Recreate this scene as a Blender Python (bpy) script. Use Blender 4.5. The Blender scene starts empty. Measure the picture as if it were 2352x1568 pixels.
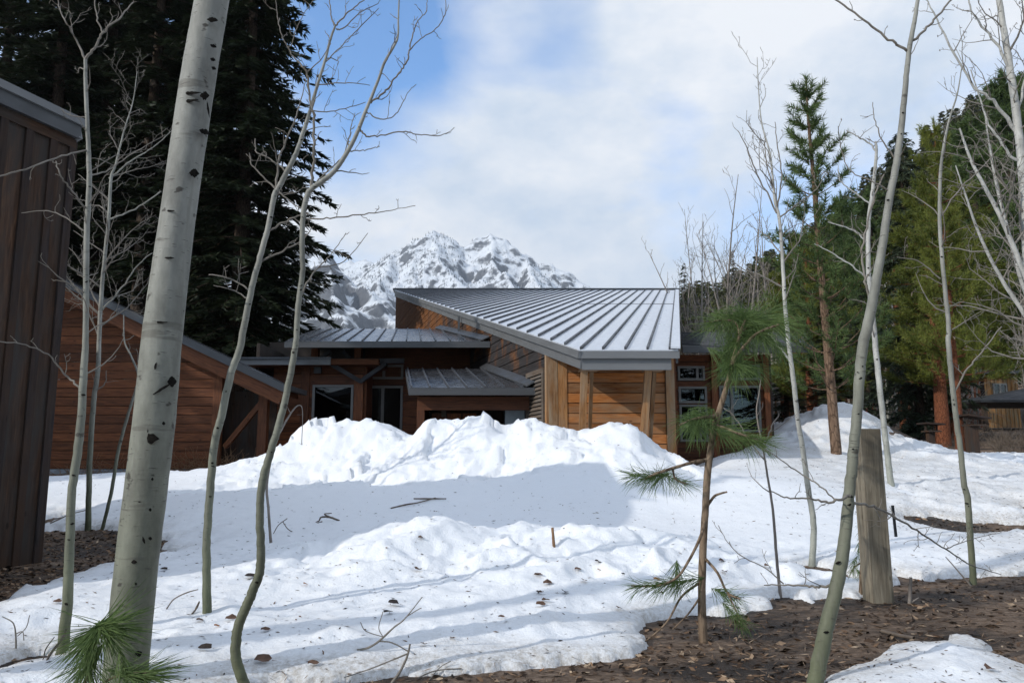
import bpy, math, random
import numpy as np
from mathutils import Vector, Matrix

# ------------------------------------------------------------------ camera, sky, sun, exposure
sc = bpy.context.scene
COL = sc.collection
FPX, CX, CY, PITCH, CAMZ = 1800.0, 1176.0, 784.0, math.radians(8.5), 1.6
cam_d = bpy.data.cameras.new('camera')
cam_d.sensor_width = 36.0
cam_d.lens = 36.0 * FPX / 2352.0
cam_d.clip_start, cam_d.clip_end = 0.05, 20000.0
cam = bpy.data.objects.new('camera', cam_d)
cam.location = (0, 0, CAMZ)
cam.rotation_euler = (math.radians(90) + PITCH, 0, 0)
COL.objects.link(cam)
sc.camera = cam

SUN_EL = math.radians(27.5)
SHX, SHY = 0.847, 0.532            # horizontal direction in which shadows fall
sun_d = bpy.data.lights.new('sun', 'SUN')
sun_d.energy = 2.55
sun_d.angle = math.radians(0.53)
sun_d.color = (1.0, 0.945, 0.86)
sun = bpy.data.objects.new('sun', sun_d)
COL.objects.link(sun)
_to_sun = Vector((-SHX * math.cos(SUN_EL), -SHY * math.cos(SUN_EL), math.sin(SUN_EL)))
sun.rotation_euler = _to_sun.to_track_quat('Z', 'Y').to_euler()
sun.location = (-30, -20, 40)

world = bpy.data.worlds.new('World')
sc.world = world
world.use_nodes = True
wn, wl = world.node_tree.nodes, world.node_tree.links
for n in list(wn):
    wn.remove(n)
w_out = wn.new('ShaderNodeOutputWorld')
w_bg = wn.new('ShaderNodeBackground')
w_bg.inputs['Strength'].default_value = 0.15
wl.new(w_bg.outputs[0], w_out.inputs[0])
sky = wn.new('ShaderNodeTexSky')
sky.sky_type = 'NISHITA'
sky.sun_disc = False
sky.sun_elevation = SUN_EL
sky.sun_rotation = math.atan2(_to_sun.x, _to_sun.y)
sky.altitude = 500
sky.air_density, sky.dust_density, sky.ozone_density = 1.0, 0.6, 1.6
w_tc = wn.new('ShaderNodeTexCoord')
w_map = wn.new('ShaderNodeMapping')
w_map.inputs['Location'].default_value = (0.31, 0.12, 0.4)
w_map.inputs['Scale'].default_value = (1.0, 1.0, 1.7)
wl.new(w_tc.outputs['Generated'], w_map.inputs['Vector'])
w_ns = wn.new('ShaderNodeTexNoise')
w_ns.inputs['Scale'].default_value = 3.0
w_ns.inputs['Detail'].default_value = 9.0
w_ns.inputs['Roughness'].default_value = 0.52
w_ns.inputs['Distortion'].default_value = 0.25
wl.new(w_map.outputs[0], w_ns.inputs['Vector'])
w_sum = w_ns.outputs['Fac']


def _raydir(u, v):
    a, b = (u - CX) / FPX, (CY - v) / FPX
    d = Vector((a, math.cos(PITCH) - b * math.sin(PITCH), math.sin(PITCH) + b * math.cos(PITCH)))
    return d.normalized()


# openings of blue and thicker cloud as broad lobes on the sky's dome
for (u, v, k, amp) in ((880, 60, 110, -0.30), (790, 220, 260, -0.22), (1300, 70, 700, -0.12), (1560, 300, 500, -0.17), (1530, 640, 600, -0.07),
                       (1330, 560, 120, 0.14), (1050, 420, 60, 0.16), (1650, 60, 60, 0.13), (2250, 60, 160, -0.10),
                       (100, 120, 90, -0.08)):
    d = _raydir(u, v)
    dot = wn.new('ShaderNodeVectorMath'); dot.operation = 'DOT_PRODUCT'
    nrm = wn.new('ShaderNodeVectorMath'); nrm.operation = 'NORMALIZE'
    wl.new(w_tc.outputs['Generated'], nrm.inputs[0])
    wl.new(nrm.outputs[0], dot.inputs[0])
    dot.inputs[1].default_value = d
    s1 = wn.new('ShaderNodeMath'); s1.operation = 'SUBTRACT'; s1.inputs[1].default_value = 1.0
    wl.new(dot.outputs['Value'], s1.inputs[0])
    s2 = wn.new('ShaderNodeMath'); s2.operation = 'MULTIPLY'; s2.inputs[1].default_value = float(k)
    wl.new(s1.outputs[0], s2.inputs[0])
    s3 = wn.new('ShaderNodeMath'); s3.operation = 'EXPONENT'
    wl.new(s2.outputs[0], s3.inputs[0])
    s4 = wn.new('ShaderNodeMath'); s4.operation = 'MULTIPLY_ADD'; s4.inputs[1].default_value = amp
    wl.new(s3.outputs[0], s4.inputs[0])
    wl.new(w_sum, s4.inputs[2])
    w_sum = s4.outputs[0]
w_rmp = wn.new('ShaderNodeValToRGB')
w_rmp.color_ramp.elements[0].position = 0.26
w_rmp.color_ramp.elements[0].color = (0, 0, 0, 1)
w_rmp.color_ramp.elements[1].position = 0.56
w_rmp.color_ramp.elements[1].color = (0.97, 0.97, 0.97, 1)
wl.new(w_sum, w_rmp.inputs['Fac'])
w_n2 = wn.new('ShaderNodeTexNoise')
w_n2.inputs['Scale'].default_value = 4.5
w_n2.inputs['Detail'].default_value = 10.0
w_n2.inputs['Roughness'].default_value = 0.6
wl.new(w_map.outputs[0], w_n2.inputs['Vector'])
w_cr = wn.new('ShaderNodeValToRGB')
w_cr.color_ramp.elements[0].position = 0.36
w_cr.color_ramp.elements[0].color = (0.64, 0.74, 0.87, 1)
w_cr.color_ramp.elements[1].position = 0.60
w_cr.color_ramp.elements[1].color = (0.94, 0.965, 1.0, 1)
wl.new(w_n2.outputs['Fac'], w_cr.inputs['Fac'])
w_cm = wn.new('ShaderNodeMix'); w_cm.data_type = 'RGBA'; w_cm.blend_type = 'MULTIPLY'
w_cm.inputs['Factor'].default_value = 1.0
wl.new(w_cr.outputs[0], w_cm.inputs['A'])
w_cm.inputs['B'].default_value = (6.1, 6.1, 6.1, 1)
w_mix = wn.new('ShaderNodeMix'); w_mix.data_type = 'RGBA'
wl.new(w_rmp.outputs[0], w_mix.inputs['Factor'])
w_sk = wn.new('ShaderNodeMix'); w_sk.data_type = 'RGBA'; w_sk.blend_type = 'MULTIPLY'; w_sk.inputs['Factor'].default_value = 1.0
w_sk.inputs['B'].default_value = (1.0, 1.38, 1.68, 1)
wl.new(sky.outputs[0], w_sk.inputs['A'])
wl.new(w_sk.outputs['Result'], w_mix.inputs['A'])
wl.new(w_cm.outputs['Result'], w_mix.inputs['B'])
wl.new(w_mix.outputs['Result'], w_bg.inputs['Color'])

sc.view_settings.view_transform = 'Standard'
sc.view_settings.look = 'None'
sc.view_settings.exposure = 0.15
sc.view_settings.gamma = 1.0
sc.view_settings.use_curve_mapping = False
sc.cycles.use_denoising = True
sc.cycles.max_bounces = 5
sc.cycles.diffuse_bounces = 3
sc.cycles.glossy_bounces = 2
sc.cycles.transmission_bounces = 2
sc.cycles.volume_bounces = 0
sc.cycles.transparent_max_bounces = 6

# ------------------------------------------------------------------ picture geometry
COSP, SINP = math.cos(PITCH), math.sin(PITCH)


def P(u, v, Y):
    """world point at depth Y seen at (u, v) of the 2352x1568 picture"""
    b = (CY - v) / FPX
    ry, rz = COSP - b * SINP, SINP + b * COSP
    t = Y / ry
    return Vector(((u - CX) / FPX * t, Y, CAMZ + rz * t))


def SL(v):
    b = (CY - v) / FPX
    return (SINP + b * COSP) / (COSP - b * SINP)


def V3(p):
    return Vector((float(p[0]), float(p[1]), float(p[2])))


# ------------------------------------------------------------------ object helpers
ORG = {}


def tag(o, label=None, cat=None, group=None, kind=None):
    if label: o['label'] = label
    if cat: o['category'] = cat
    if group: o['group'] = group
    if kind: o['kind'] = kind
    return o


def thing(name, loc, label, cat, group=None):
    o = bpy.data.objects.new(name, None)
    o.empty_display_size = 0.2
    COL.objects.link(o)
    o.location = loc
    ORG[o.name] = Vector(loc)
    return tag(o, label, cat, group)


def link_obj(name, me, origin, parent=None, rot=None):
    o = bpy.data.objects.new(name, me)
    COL.objects.link(o)
    origin = Vector(origin)
    ORG[o.name] = origin
    base = ORG[parent.name] if parent is not None else Vector((0, 0, 0))
    if parent is not None:
        o.parent = parent
    o.location = origin - base
    if rot is not None:
        # parents that carry parts never rotate, except planks; sub-parts are only hung on unrotated parts
        o.rotation_euler = rot.to_euler()
    return o


def mesh_np(name, verts, faces, mats, smooth=False, face_mat=None):
    """faces: list/array of equal-length index rows, or a list of lists"""
    me = bpy.data.meshes.new(name)
    verts = np.asarray(verts, dtype=np.float32)
    if isinstance(faces, np.ndarray):
        n, k = faces.shape
        me.vertices.add(len(verts))
        me.vertices.foreach_set('co', verts.ravel())
        me.loops.add(n * k)
        me.loops.foreach_set('vertex_index', faces.astype(np.int32).ravel())
        me.polygons.add(n)
        me.polygons.foreach_set('loop_start', np.arange(0, n * k, k, dtype=np.int32))
        me.polygons.foreach_set('loop_total', np.full(n, k, dtype=np.int32))
        if smooth:
            me.polygons.foreach_set('use_smooth', np.ones(n, dtype=bool))
        me.update(calc_edges=True)
        me.validate()
    else:
        me.from_pydata([tuple(v) for v in verts.tolist()], [], faces)
        if smooth:
            me.polygons.foreach_set('use_smooth', np.ones(len(me.polygons), dtype=bool))
    for m in (mats if isinstance(mats, (list, tuple)) else [mats]):
        me.materials.append(m)
    if face_mat is not None:
        me.polygons.foreach_set('material_index', np.asarray(face_mat, dtype=np.int32))
    return me


def mk(name, verts, faces, mat, parent=None, origin=None, smooth=False, face_mat=None):
    verts = np.asarray(verts, dtype=np.float64)
    if origin is None:
        origin = ORG[parent.name] if parent is not None else Vector((0, 0, 0))
    me = mesh_np(name, verts - np.array(origin), faces, mat, smooth, face_mat)
    return link_obj(name, me, origin, parent)


def prism(name, pts, tvec, mat, parent=None, xdir=None):
    """polygon (planar, world) extruded by tvec; local X runs along xdir so wood grain follows it"""
    pts = [Vector(p) for p in pts]
    tvec = Vector(tvec)
    c = sum(pts, Vector((0, 0, 0))) / len(pts) + tvec / 2
    X = Vector(xdir).normalized() if xdir is not None else (pts[1] - pts[0]).normalized()
    Z = tvec.normalized()
    Z = (Z - X * Z.dot(X))
    if Z.length < 1e-4:
        Z = X.orthogonal()
    Z.normalize()
    Yv = Z.cross(X).normalized()
    R = Matrix((X, Yv, Z)).transposed()
    Ri = R.transposed()
    vs = [Ri @ (p - c) for p in pts] + [Ri @ (p + tvec - c) for p in pts]
    n = len(pts)
    fs = [list(range(n))[::-1], [n + i for i in range(n)]]
    fs += [[i, (i + 1) % n, n + (i + 1) % n, n + i] for i in range(n)]
    # orient outwards
    nrm = (vs[1] - vs[0]).cross(vs[2] - vs[1])
    tl = Ri @ tvec
    if nrm.dot(tl) < 0:
        fs = [f[::-1] for f in fs]
    me = bpy.data.meshes.new(name)
    me.from_pydata([tuple(v) for v in vs], [], fs)
    me.materials.append(mat)
    return link_obj(name, me, c, parent, R)


def bar(name, a, b, w, t, mat, parent=None, up=(0, 0, 1)):
    """straight timber from a to b, w across 'up' side, t thick"""
    a, b = Vector(a), Vector(b)
    X = (b - a).normalized()
    U = Vector(up)
    U = (U - X * U.dot(X)).normalized()
    T = X.cross(U).normalized()
    p = [a - U * w / 2 - T * t / 2, b - U * w / 2 - T * t / 2, b + U * w / 2 - T * t / 2, a + U * w / 2 - T * t / 2]
    return prism(name, p, T * t, mat, parent, X)


def boxw(name, x0, x1, y0, y1, z0, z1, mat, parent=None, xdir=(1, 0, 0)):
    return prism(name, [(x0, y0, z0), (x1, y0, z0), (x1, y0, z1), (x0, y0, z1)], (0, y1 - y0, 0), mat, parent, xdir)


def clip2(poly, nx, ny, c):
    """keep the part of a 2D polygon with nx*x+ny*y <= c"""
    out = []
    n = len(poly)
    for i in range(n):
        p, q = poly[i], poly[(i + 1) % n]
        dp, dq = nx * p[0] + ny * p[1] - c, nx * q[0] + ny * q[1] - c
        if dp <= 0: out.append(p)
        if (dp < 0 < dq) or (dq < 0 < dp):
            t = dp / (dp - dq)
            out.append((p[0] + t * (q[0] - p[0]), p[1] + t * (q[1] - p[1])))
    return out


def cells(x, y, size, seed):
    """broken-block noise: every cell has its own height and tilt"""
    gx, gy = np.asarray(x) / size, np.asarray(y) / size
    ix, iy = np.floor(gx), np.floor(gy)
    best = np.full(gx.shape, 1e9); out = np.zeros(gx.shape)
    for ox in (-1, 0, 1):
        for oy in (-1, 0, 1):
            cx_, cy_ = ix + ox, iy + oy
            fx, fy = cx_ + _hash(cx_, cy_, seed), cy_ + _hash(cx_, cy_, seed + 1)
            d = (gx - fx) ** 2 + (gy - fy) ** 2
            h = (_hash(cx_, cy_, seed + 2) - .5) + 1.1 * (_hash(cx_, cy_, seed + 3) - .5) * (gx - fx) + 1.1 * (_hash(cx_, cy_, seed + 4) - .5) * (gy - fy)
            m = d < best
            best = np.where(m, d, best); out = np.where(m, h, out)
    return out


# noise ----------------------------------------------------------------
def _hash(ix, iy, seed):
    h = (ix.astype(np.int64) * 374761393 + iy.astype(np.int64) * 668265263 + seed * 1442695041) & 0x7fffffff
    h = ((h ^ (h >> 13)) * 1274126177) & 0x7fffffff
    h = h ^ (h >> 16)
    return (h & 0xffff) / 65535.0


def vnoise(x, y, seed=0):
    ix, iy = np.floor(x), np.floor(y)
    fx, fy = x - ix, y - iy
    fx = fx * fx * fx * (fx * (fx * 6 - 15) + 10); fy = fy * fy * fy * (fy * (fy * 6 - 15) + 10)
    a = _hash(ix, iy, seed); b = _hash(ix + 1, iy, seed)
    c = _hash(ix, iy + 1, seed); d = _hash(ix + 1, iy + 1, seed)
    return (a * (1 - fx) + b * fx) * (1 - fy) + (c * (1 - fx) + d * fx) * fy


def fbm(x, y, scale, octv=4, seed=0, gain=0.5):
    s, a, tot = 0.0, 1.0, 0.0
    x = np.asarray(x, dtype=np.float64) / scale; y = np.asarray(y, dtype=np.float64) / scale
    for i in range(octv):
        c_, s_ = math.cos(0.6 + i), math.sin(0.6 + i)
        s = s + a * (vnoise(x * c_ - y * s_ + 17.3 * i, x * s_ + y * c_ - 9.1 * i, seed + i) * 2 - 1)
        tot += a
        a *= gain; x = x * 2.03; y = y * 2.03
    return s / tot


def billow(x, y, scale, octv=3, seed=0, gain=0.5):
    s, a, tot = 0.0, 1.0, 0.0
    x = np.asarray(x, dtype=np.float64) / scale; y = np.asarray(y, dtype=np.float64) / scale
    for i in range(octv):
        c_, s_ = math.cos(1.1 + i), math.sin(1.1 + i)
        s = s + a * np.abs(vnoise(x * c_ - y * s_ + 31.3 * i, x * s_ + y * c_ - 5.1 * i, seed + i) * 2 - 1)
        tot += a
        a *= gain; x = x * 2.1; y = y * 2.1
    return s / tot


# ------------------------------------------------------------------ materials
def nmat(name):
    m = bpy.data.materials.new(name)
    m.use_nodes = True
    nt = m.node_tree
    b = nt.nodes['Principled BSDF']
    return m, nt, b


def nd(nt, kind, **kw):
    n = nt.nodes.new(kind)
    for k, v in kw.items():
        setattr(n, k, v)
    return n


def coords(nt, kind='Object', scale=(1, 1, 1), loc=(0, 0, 0), rnd=False):
    tc = nd(nt, 'ShaderNodeTexCoord')
    mp = nd(nt, 'ShaderNodeMapping')
    mp.inputs['Scale'].default_value = scale
    mp.inputs['Location'].default_value = loc
    src = tc.outputs[kind]
    if rnd:
        oi = nd(nt, 'ShaderNodeObjectInfo')
        ml = nd(nt, 'ShaderNodeVectorMath', operation='SCALE')
        cb = nd(nt, 'ShaderNodeCombineXYZ')
        for i in range(3):
            nt.links.new(oi.outputs['Random'], cb.inputs[i])
        nt.links.new(cb.outputs[0], ml.inputs[0])
        ml.inputs['Scale'].default_value = 37.0
        ad = nd(nt, 'ShaderNodeVectorMath', operation='ADD')
        nt.links.new(src, ad.inputs[0]); nt.links.new(ml.outputs[0], ad.inputs[1])
        src = ad.outputs[0]
    nt.links.new(src, mp.inputs['Vector'])
    return mp.outputs[0]


def noise(nt, vec, scale, detail=4, rough=0.55, dist=0.0):
    n = nd(nt, 'ShaderNodeTexNoise')
    n.inputs['Scale'].default_value = scale
    n.inputs['Detail'].default_value = detail
    n.inputs['Roughness'].default_value = rough
    n.inputs['Distortion'].default_value = dist
    if vec is not None: nt.links.new(vec, n.inputs['Vector'])
    return n.outputs['Fac']


def ramp(nt, fac, stops, interp='LINEAR'):
    r = nd(nt, 'ShaderNodeValToRGB')
    r.color_ramp.interpolation = interp
    els = r.color_ramp.elements
    while len(els) < len(stops): els.new(0.5)
    for e, (p, c) in zip(els, stops):
        e.position = p
        e.color = (c, c, c, 1) if not isinstance(c, tuple) else (*c, 1)
    nt.links.new(fac, r.inputs['Fac'])
    return r.outputs['Color']


def mixc(nt, fac, a, b, blend='MIX'):
    m = nd(nt, 'ShaderNodeMix', data_type='RGBA', blend_type=blend)
    for key, val in (('Factor', fac), ('A', a), ('B', b)):
        s = m.inputs[key]
        if isinstance(val, (int, float)): s.default_value = val
        elif isinstance(val, tuple): s.default_value = (*val, 1)
        else: nt.links.new(val, s)
    return m.outputs['Result']


def math2(nt, op, a, b=0.0, c=None):
    m = nd(nt, 'ShaderNodeMath', operation=op)
    for i, val in enumerate((a, b) if c is None else (a, b, c)):
        if isinstance(val, (int, float)): m.inputs[i].default_value = val
        else: nt.links.new(val, m.inputs[i])
    return m.outputs[0]


def bump(nt, bsdf, h, strength=0.3, dist=0.02):
    b = nd(nt, 'ShaderNodeBump')
    b.inputs['Strength'].default_value = strength
    b.inputs['Distance'].default_value = dist
    nt.links.new(h, b.inputs['Height'])
    nt.links.new(b.outputs[0], bsdf.inputs['Normal'])


def wood(name, dark, mid, light, rough=0.8, grey=None, grey_amt=0.0, knots=True, spec=0.25):
    m, nt, b = nmat(name)
    v = coords(nt, 'Object', (1.2, 14, 14), rnd=True)
    g = noise(nt, v, 2.2, 5, 0.6, 0.6)
    col = ramp(nt, g, [(0.25, dark), (0.5, mid), (0.78, light)])
    oi = nd(nt, 'ShaderNodeObjectInfo')
    col = mixc(nt, 1.0, col, ramp(nt, oi.outputs['Random'], [(0, 0.58), (1, 1.30)]), 'MULTIPLY')
    if grey is not None:
        v2 = coords(nt, 'Object', (0.8, 3, 3), rnd=True)
        col = mixc(nt, ramp(nt, noise(nt, v2, 1.3, 5, 0.65), [(0.5 - grey_amt * .35, 0.0), (0.78 - grey_amt * .35, 1.0)]), col, grey)
    if knots:
        vk = coords(nt, 'Object', (2.0, 4.5, 4.5), rnd=True)
        vo = nd(nt, 'ShaderNodeTexVoronoi')
        vo.inputs['Scale'].default_value = 1.1
        nt.links.new(vk, vo.inputs['Vector'])
        col = mixc(nt, ramp(nt, vo.outputs['Distance'], [(0.05, 0.75), (0.11, 0.0)]), col, tuple(c * 0.35 for c in dark))
    nt.links.new(col, b.inputs['Base Color'])
    b.inputs['Roughness'].default_value = rough
    b.inputs['Specular IOR Level'].default_value = spec
    bump(nt, b, g, 0.35, 0.006)
    return m


M = {}
M['red_siding'] = wood('red_siding', (0.038, 0.013, 0.005), (0.12, 0.040, 0.015), (0.21, 0.075, 0.027), 0.6)
M['red_beam'] = wood('red_beam', (0.055, 0.020, 0.009), (0.13, 0.046, 0.019), (0.20, 0.075, 0.03), 0.6)
M['dark_board'] = wood('dark_board', (0.024, 0.013, 0.008), (0.066, 0.035, 0.021), (0.125, 0.068, 0.040), 0.85, (0.040, 0.035, 0.032), 0.4)
M['dark_batten'] = wood('dark_batten', (0.013, 0.011, 0.011), (0.032, 0.026, 0.026), (0.06, 0.048, 0.046), 0.9, (0.045, 0.026, 0.017), 0.35)
M['cedar'] = wood('cedar', (0.15, 0.048, 0.013), (0.32, 0.118, 0.032), (0.43, 0.19, 0.062), 0.75, (0.28, 0.175, 0.10), 0.25)
M['cedar_trim'] = wood('cedar_trim', (0.12, 0.05, 0.018), (0.27, 0.13, 0.048), (0.38, 0.21, 0.09), 0.8, (0.28, 0.21, 0.14), 0.4)
M['grey_wood'] = wood('grey_wood', (0.045, 0.032, 0.023), (0.105, 0.075, 0.053), (0.18, 0.135, 0.10), 0.9, (0.13, 0.115, 0.10), 0.4)
M['soffit'] = wood('soffit', (0.05, 0.02, 0.01), (0.12, 0.045, 0.02), (0.2, 0.08, 0.035), 0.75, knots=False)
M['cabin_board'] = wood('cabin_board', (0.16, 0.075, 0.025), (0.32, 0.15, 0.045), (0.42, 0.22, 0.08), 0.8, (0.20, 0.16, 0.10), 0.3)


def stained():
    """cedar siding blackened by weather, orange where the eave has kept it dry"""
    m, nt, b = nmat('weathered_siding')
    v = coords(nt, 'Object', (1.0, 14, 14), rnd=True)
    g = noise(nt, v, 2.2, 5, 0.6, 0.6)
    org = ramp(nt, g, [(0.25, (0.055, 0.021, 0.008)), (0.5, (0.15, 0.06, 0.021)), (0.78, (0.26, 0.12, 0.045))])
    blk = ramp(nt, g, [(0.3, (0.014, 0.012, 0.012)), (0.75, (0.055, 0.050, 0.050))])
    geo = nd(nt, 'ShaderNodeNewGeometry')
    mp = nd(nt, 'ShaderNodeMapping')
    mp.inputs['Scale'].default_value = (0.5, 0.5, 0.35)
    nt.links.new(geo.outputs['Position'], mp.inputs['Vector'])
    st = noise(nt, mp.outputs[0], 1.9, 6, 0.65, 0.4)
    sx = nd(nt, 'ShaderNodeSeparateXYZ')
    nt.links.new(geo.outputs['Position'], sx.inputs[0])
    far = ramp(nt, math2(nt, 'MULTIPLY', sx.outputs['Y'], 0.02), [(0.56, 0.0), (0.70, 0.33)])
    # dryness under the rake: height relative to the sloping roof
    dry = math2(nt, 'SUBTRACT', sx.outputs['Z'], math2(nt, 'MULTIPLY_ADD', sx.outputs['Y'], 0.2565, -0.55))
    dryr = ramp(nt, math2(nt, 'MULTIPLY_ADD', dry, 0.4, 0.9), [(0.2, 0.0), (0.75, 0.22)])
    f = math2(nt, 'ADD', math2(nt, 'ADD', st, far), dryr)
    k = ramp(nt, f, [(0.66, 0.0), (0.84, 1.0)])
    col = mixc(nt, k, blk, org)
    nt.links.new(col, b.inputs['Base Color'])
    b.inputs['Roughness'].default_value = 0.85
    b.inputs['Specular IOR Level'].default_value = 0.2
    bump(nt, b, g, 0.35, 0.006)
    return m


M['weathered_siding'] = stained()


def metal(name, base, rough, metallic=0.6, streak=0.5, sc_=1.0):
    m, nt, b = nmat(name)
    v = coords(nt, 'Object', (0.5 * sc_, 6 * sc_, 6 * sc_), rnd=True)
    g = noise(nt, v, 1.5, 5, 0.6)
    col = mixc(nt, 1.0, ramp(nt, g, [(0.3, tuple(c * (1 - 0.35 * streak) for c in base)), (0.75, tuple(min(1, c * (1 + 0.25 * streak)) for c in base))]),
               (1.0, 1.0, 1.0), 'MULTIPLY')
    nt.links.new(col, b.inputs['Base Color'])
    b.inputs['Metallic'].default_value = metallic
    v2 = coords(nt, 'Object', (1.5, 3, 3), rnd=True)
    rr = ramp(nt, noise(nt, v2, 2.0, 4), [(0.3, rough * 0.75), (0.7, min(1, rough * 1.3))])
    nt.links.new(rr, b.inputs['Roughness'])
    vb = coords(nt, 'Object', (0.8, 1.6, 1.6), rnd=True)
    bump(nt, b, noise(nt, vb, 1.2, 2), 0.15, 0.02)
    return m


M['roof_metal'] = metal('roof_metal', (0.60, 0.63, 0.68), 0.36, 0.30, 0.18)
M['roof_dark'] = metal('roof_dark', (0.055, 0.057, 0.063), 0.25, 0.25, 0.8)
M['roof_black'] = metal('roof_black', (0.014, 0.015, 0.018), 0.6, 0.0, 0.4)
M['shaded_rib_metal'] = metal('shaded_rib_metal', (0.055, 0.058, 0.066), 0.5, 0.2, 0.3)  # coloured dark to stand for the ribs' shaded sides and shadows
M['fascia'] = metal('fascia', (0.155, 0.16, 0.165), 0.5, 0.25, 0.3)
M['fascia_dark'] = metal('fascia_dark', (0.06, 0.063, 0.068), 0.5, 0.25, 0.3)
M['bracket'] = metal('bracket', (0.028, 0.030, 0.036), 0.6, 0.2, 0.3)


def plain(name, c, rough=0.7, var=0.25, scale=6.0, metallic=0.0, spec=0.4):
    m, nt, b = nmat(name)
    v = coords(nt, 'Object', rnd=True)
    g = noise(nt, v, scale, 5)
    nt.links.new(ramp(nt, g, [(0.3, tuple(x * (1 - var) for x in c)), (0.7, tuple(min(1, x * (1 + var)) for x in c))]), b.inputs['Base Color'])
    b.inputs['Roughness'].default_value = rough
    b.inputs['Metallic'].default_value = metallic
    b.inputs['Specular IOR Level'].default_value = spec
    bump(nt, b, g, 0.2, 0.01)
    return m


M['frame'] = plain('window_frame_paint', (0.15, 0.15, 0.145), 0.5, 0.08)
M['cabinet'] = plain('cabinet_paint', (0.26, 0.31, 0.35), 0.45, 0.08)
M['concrete'] = plain('concrete', (0.22, 0.24, 0.27), 0.9, 0.25)
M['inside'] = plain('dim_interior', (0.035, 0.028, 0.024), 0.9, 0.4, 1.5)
M['car_red'] = plain('car_paint', (0.30, 0.012, 0.014), 0.25, 0.05, spec=0.6)
M['tyre'] = plain('tyre_rubber', (0.02, 0.02, 0.02), 0.8, 0.1)
M['lamp_red'] = plain('lamp_lens', (0.35, 0.02, 0.02), 0.2, 0.05)
M['plate'] = plain('number_plate', (0.7, 0.7, 0.7), 0.4, 0.05)


def glass():
    m, nt, b = nmat('window_glass')
    nt.nodes.remove(b)
    out = nt.nodes['Material Output']
    gl = nd(nt, 'ShaderNodeBsdfGlossy'); gl.inputs['Roughness'].default_value = 0.015
    gl.inputs['Color'].default_value = (0.9, 0.95, 1.0, 1)
    tr = nd(nt, 'ShaderNodeBsdfTransparent'); tr.inputs['Color'].default_value = (0.42, 0.46, 0.46, 1)
    fr = nd(nt, 'ShaderNodeFresnel'); fr.inputs['IOR'].default_value = 1.7
    v = coords(nt, 'Object', (1, 1, 1), rnd=True)
    bp = nd(nt, 'ShaderNodeBump'); bp.inputs['Strength'].default_value = 0.012; bp.inputs['Distance'].default_value = 0.03
    nt.links.new(noise(nt, v, 1.3, 2), bp.inputs['Height'])
    nt.links.new(bp.outputs[0], gl.inputs['Normal'])
    mx = nd(nt, 'ShaderNodeMixShader')
    nt.links.new(math2(nt, 'MULTIPLY_ADD', fr.outputs[0], 0.5, 0.015), mx.inputs[0])
    nt.links.new(tr.outputs[0], mx.inputs[1]); nt.links.new(gl.outputs[0], mx.inputs[2])
    nt.links.new(mx.outputs[0], out.inputs['Surface'])
    return m


M['glass'] = glass()


def snow_mat():
    m, nt, b = nmat('old_snow')
    geo = nd(nt, 'ShaderNodeNewGeometry')
    mp = nd(nt, 'ShaderNodeMapping')
    nt.links.new(geo.outputs['Position'], mp.inputs['Vector'])
    pos = mp.outputs[0]
    base = (0.82, 0.845, 0.88)
    mp2 = nd(nt, 'ShaderNodeMapping'); mp2.inputs['Scale'].default_value = (0.8, 1.6, 1.2); mp2.inputs['Rotation'].default_value = (0, 0, 0.5)
    nt.links.new(geo.outputs['Position'], mp2.inputs['Vector'])
    at = nd(nt, 'ShaderNodeAttribute', attribute_name='dirt')
    big = noise(nt, mp2.outputs[0], 1.3, 6, 0.62)
    dirtf = math2(nt, 'ADD', math2(nt, 'MULTIPLY_ADD', big, 1.0, -0.62), at.outputs['Fac'])
    k = ramp(nt, dirtf, [(0.0, 0.0), (0.5, 0.85)])
    fine = noise(nt, pos, 26, 6, 0.75)
    k2 = math2(nt, 'MULTIPLY', k, ramp(nt, fine, [(0.40, 0.25), (0.66, 1.0)]))
    col = mixc(nt, k2, base, (0.33, 0.29, 0.235))
    speck = noise(nt, pos, 55, 2, 0.5)
    sm = math2(nt, 'MULTIPLY', ramp(nt, speck, [(0.70, 0.0), (0.76, 1.0)]), ramp(nt, dirtf, [(-0.0, 0.12), (0.5, 0.8)]))
    col = mixc(nt, sm, col, (0.10, 0.075, 0.055))
    nt.links.new(col, b.inputs['Base Color'])
    b.inputs['Roughness'].default_value = 0.55
    b.inputs['Specular IOR Level'].default_value = 0.25
    h = math2(nt, 'ADD', noise(nt, pos, 9, 6, 0.65), math2(nt, 'MULTIPLY', noise(nt, pos, 60, 4, 0.7), 0.5))
    bump(nt, b, h, 0.5, 0.035)
    return m


M['snow'] = snow_mat()


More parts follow.
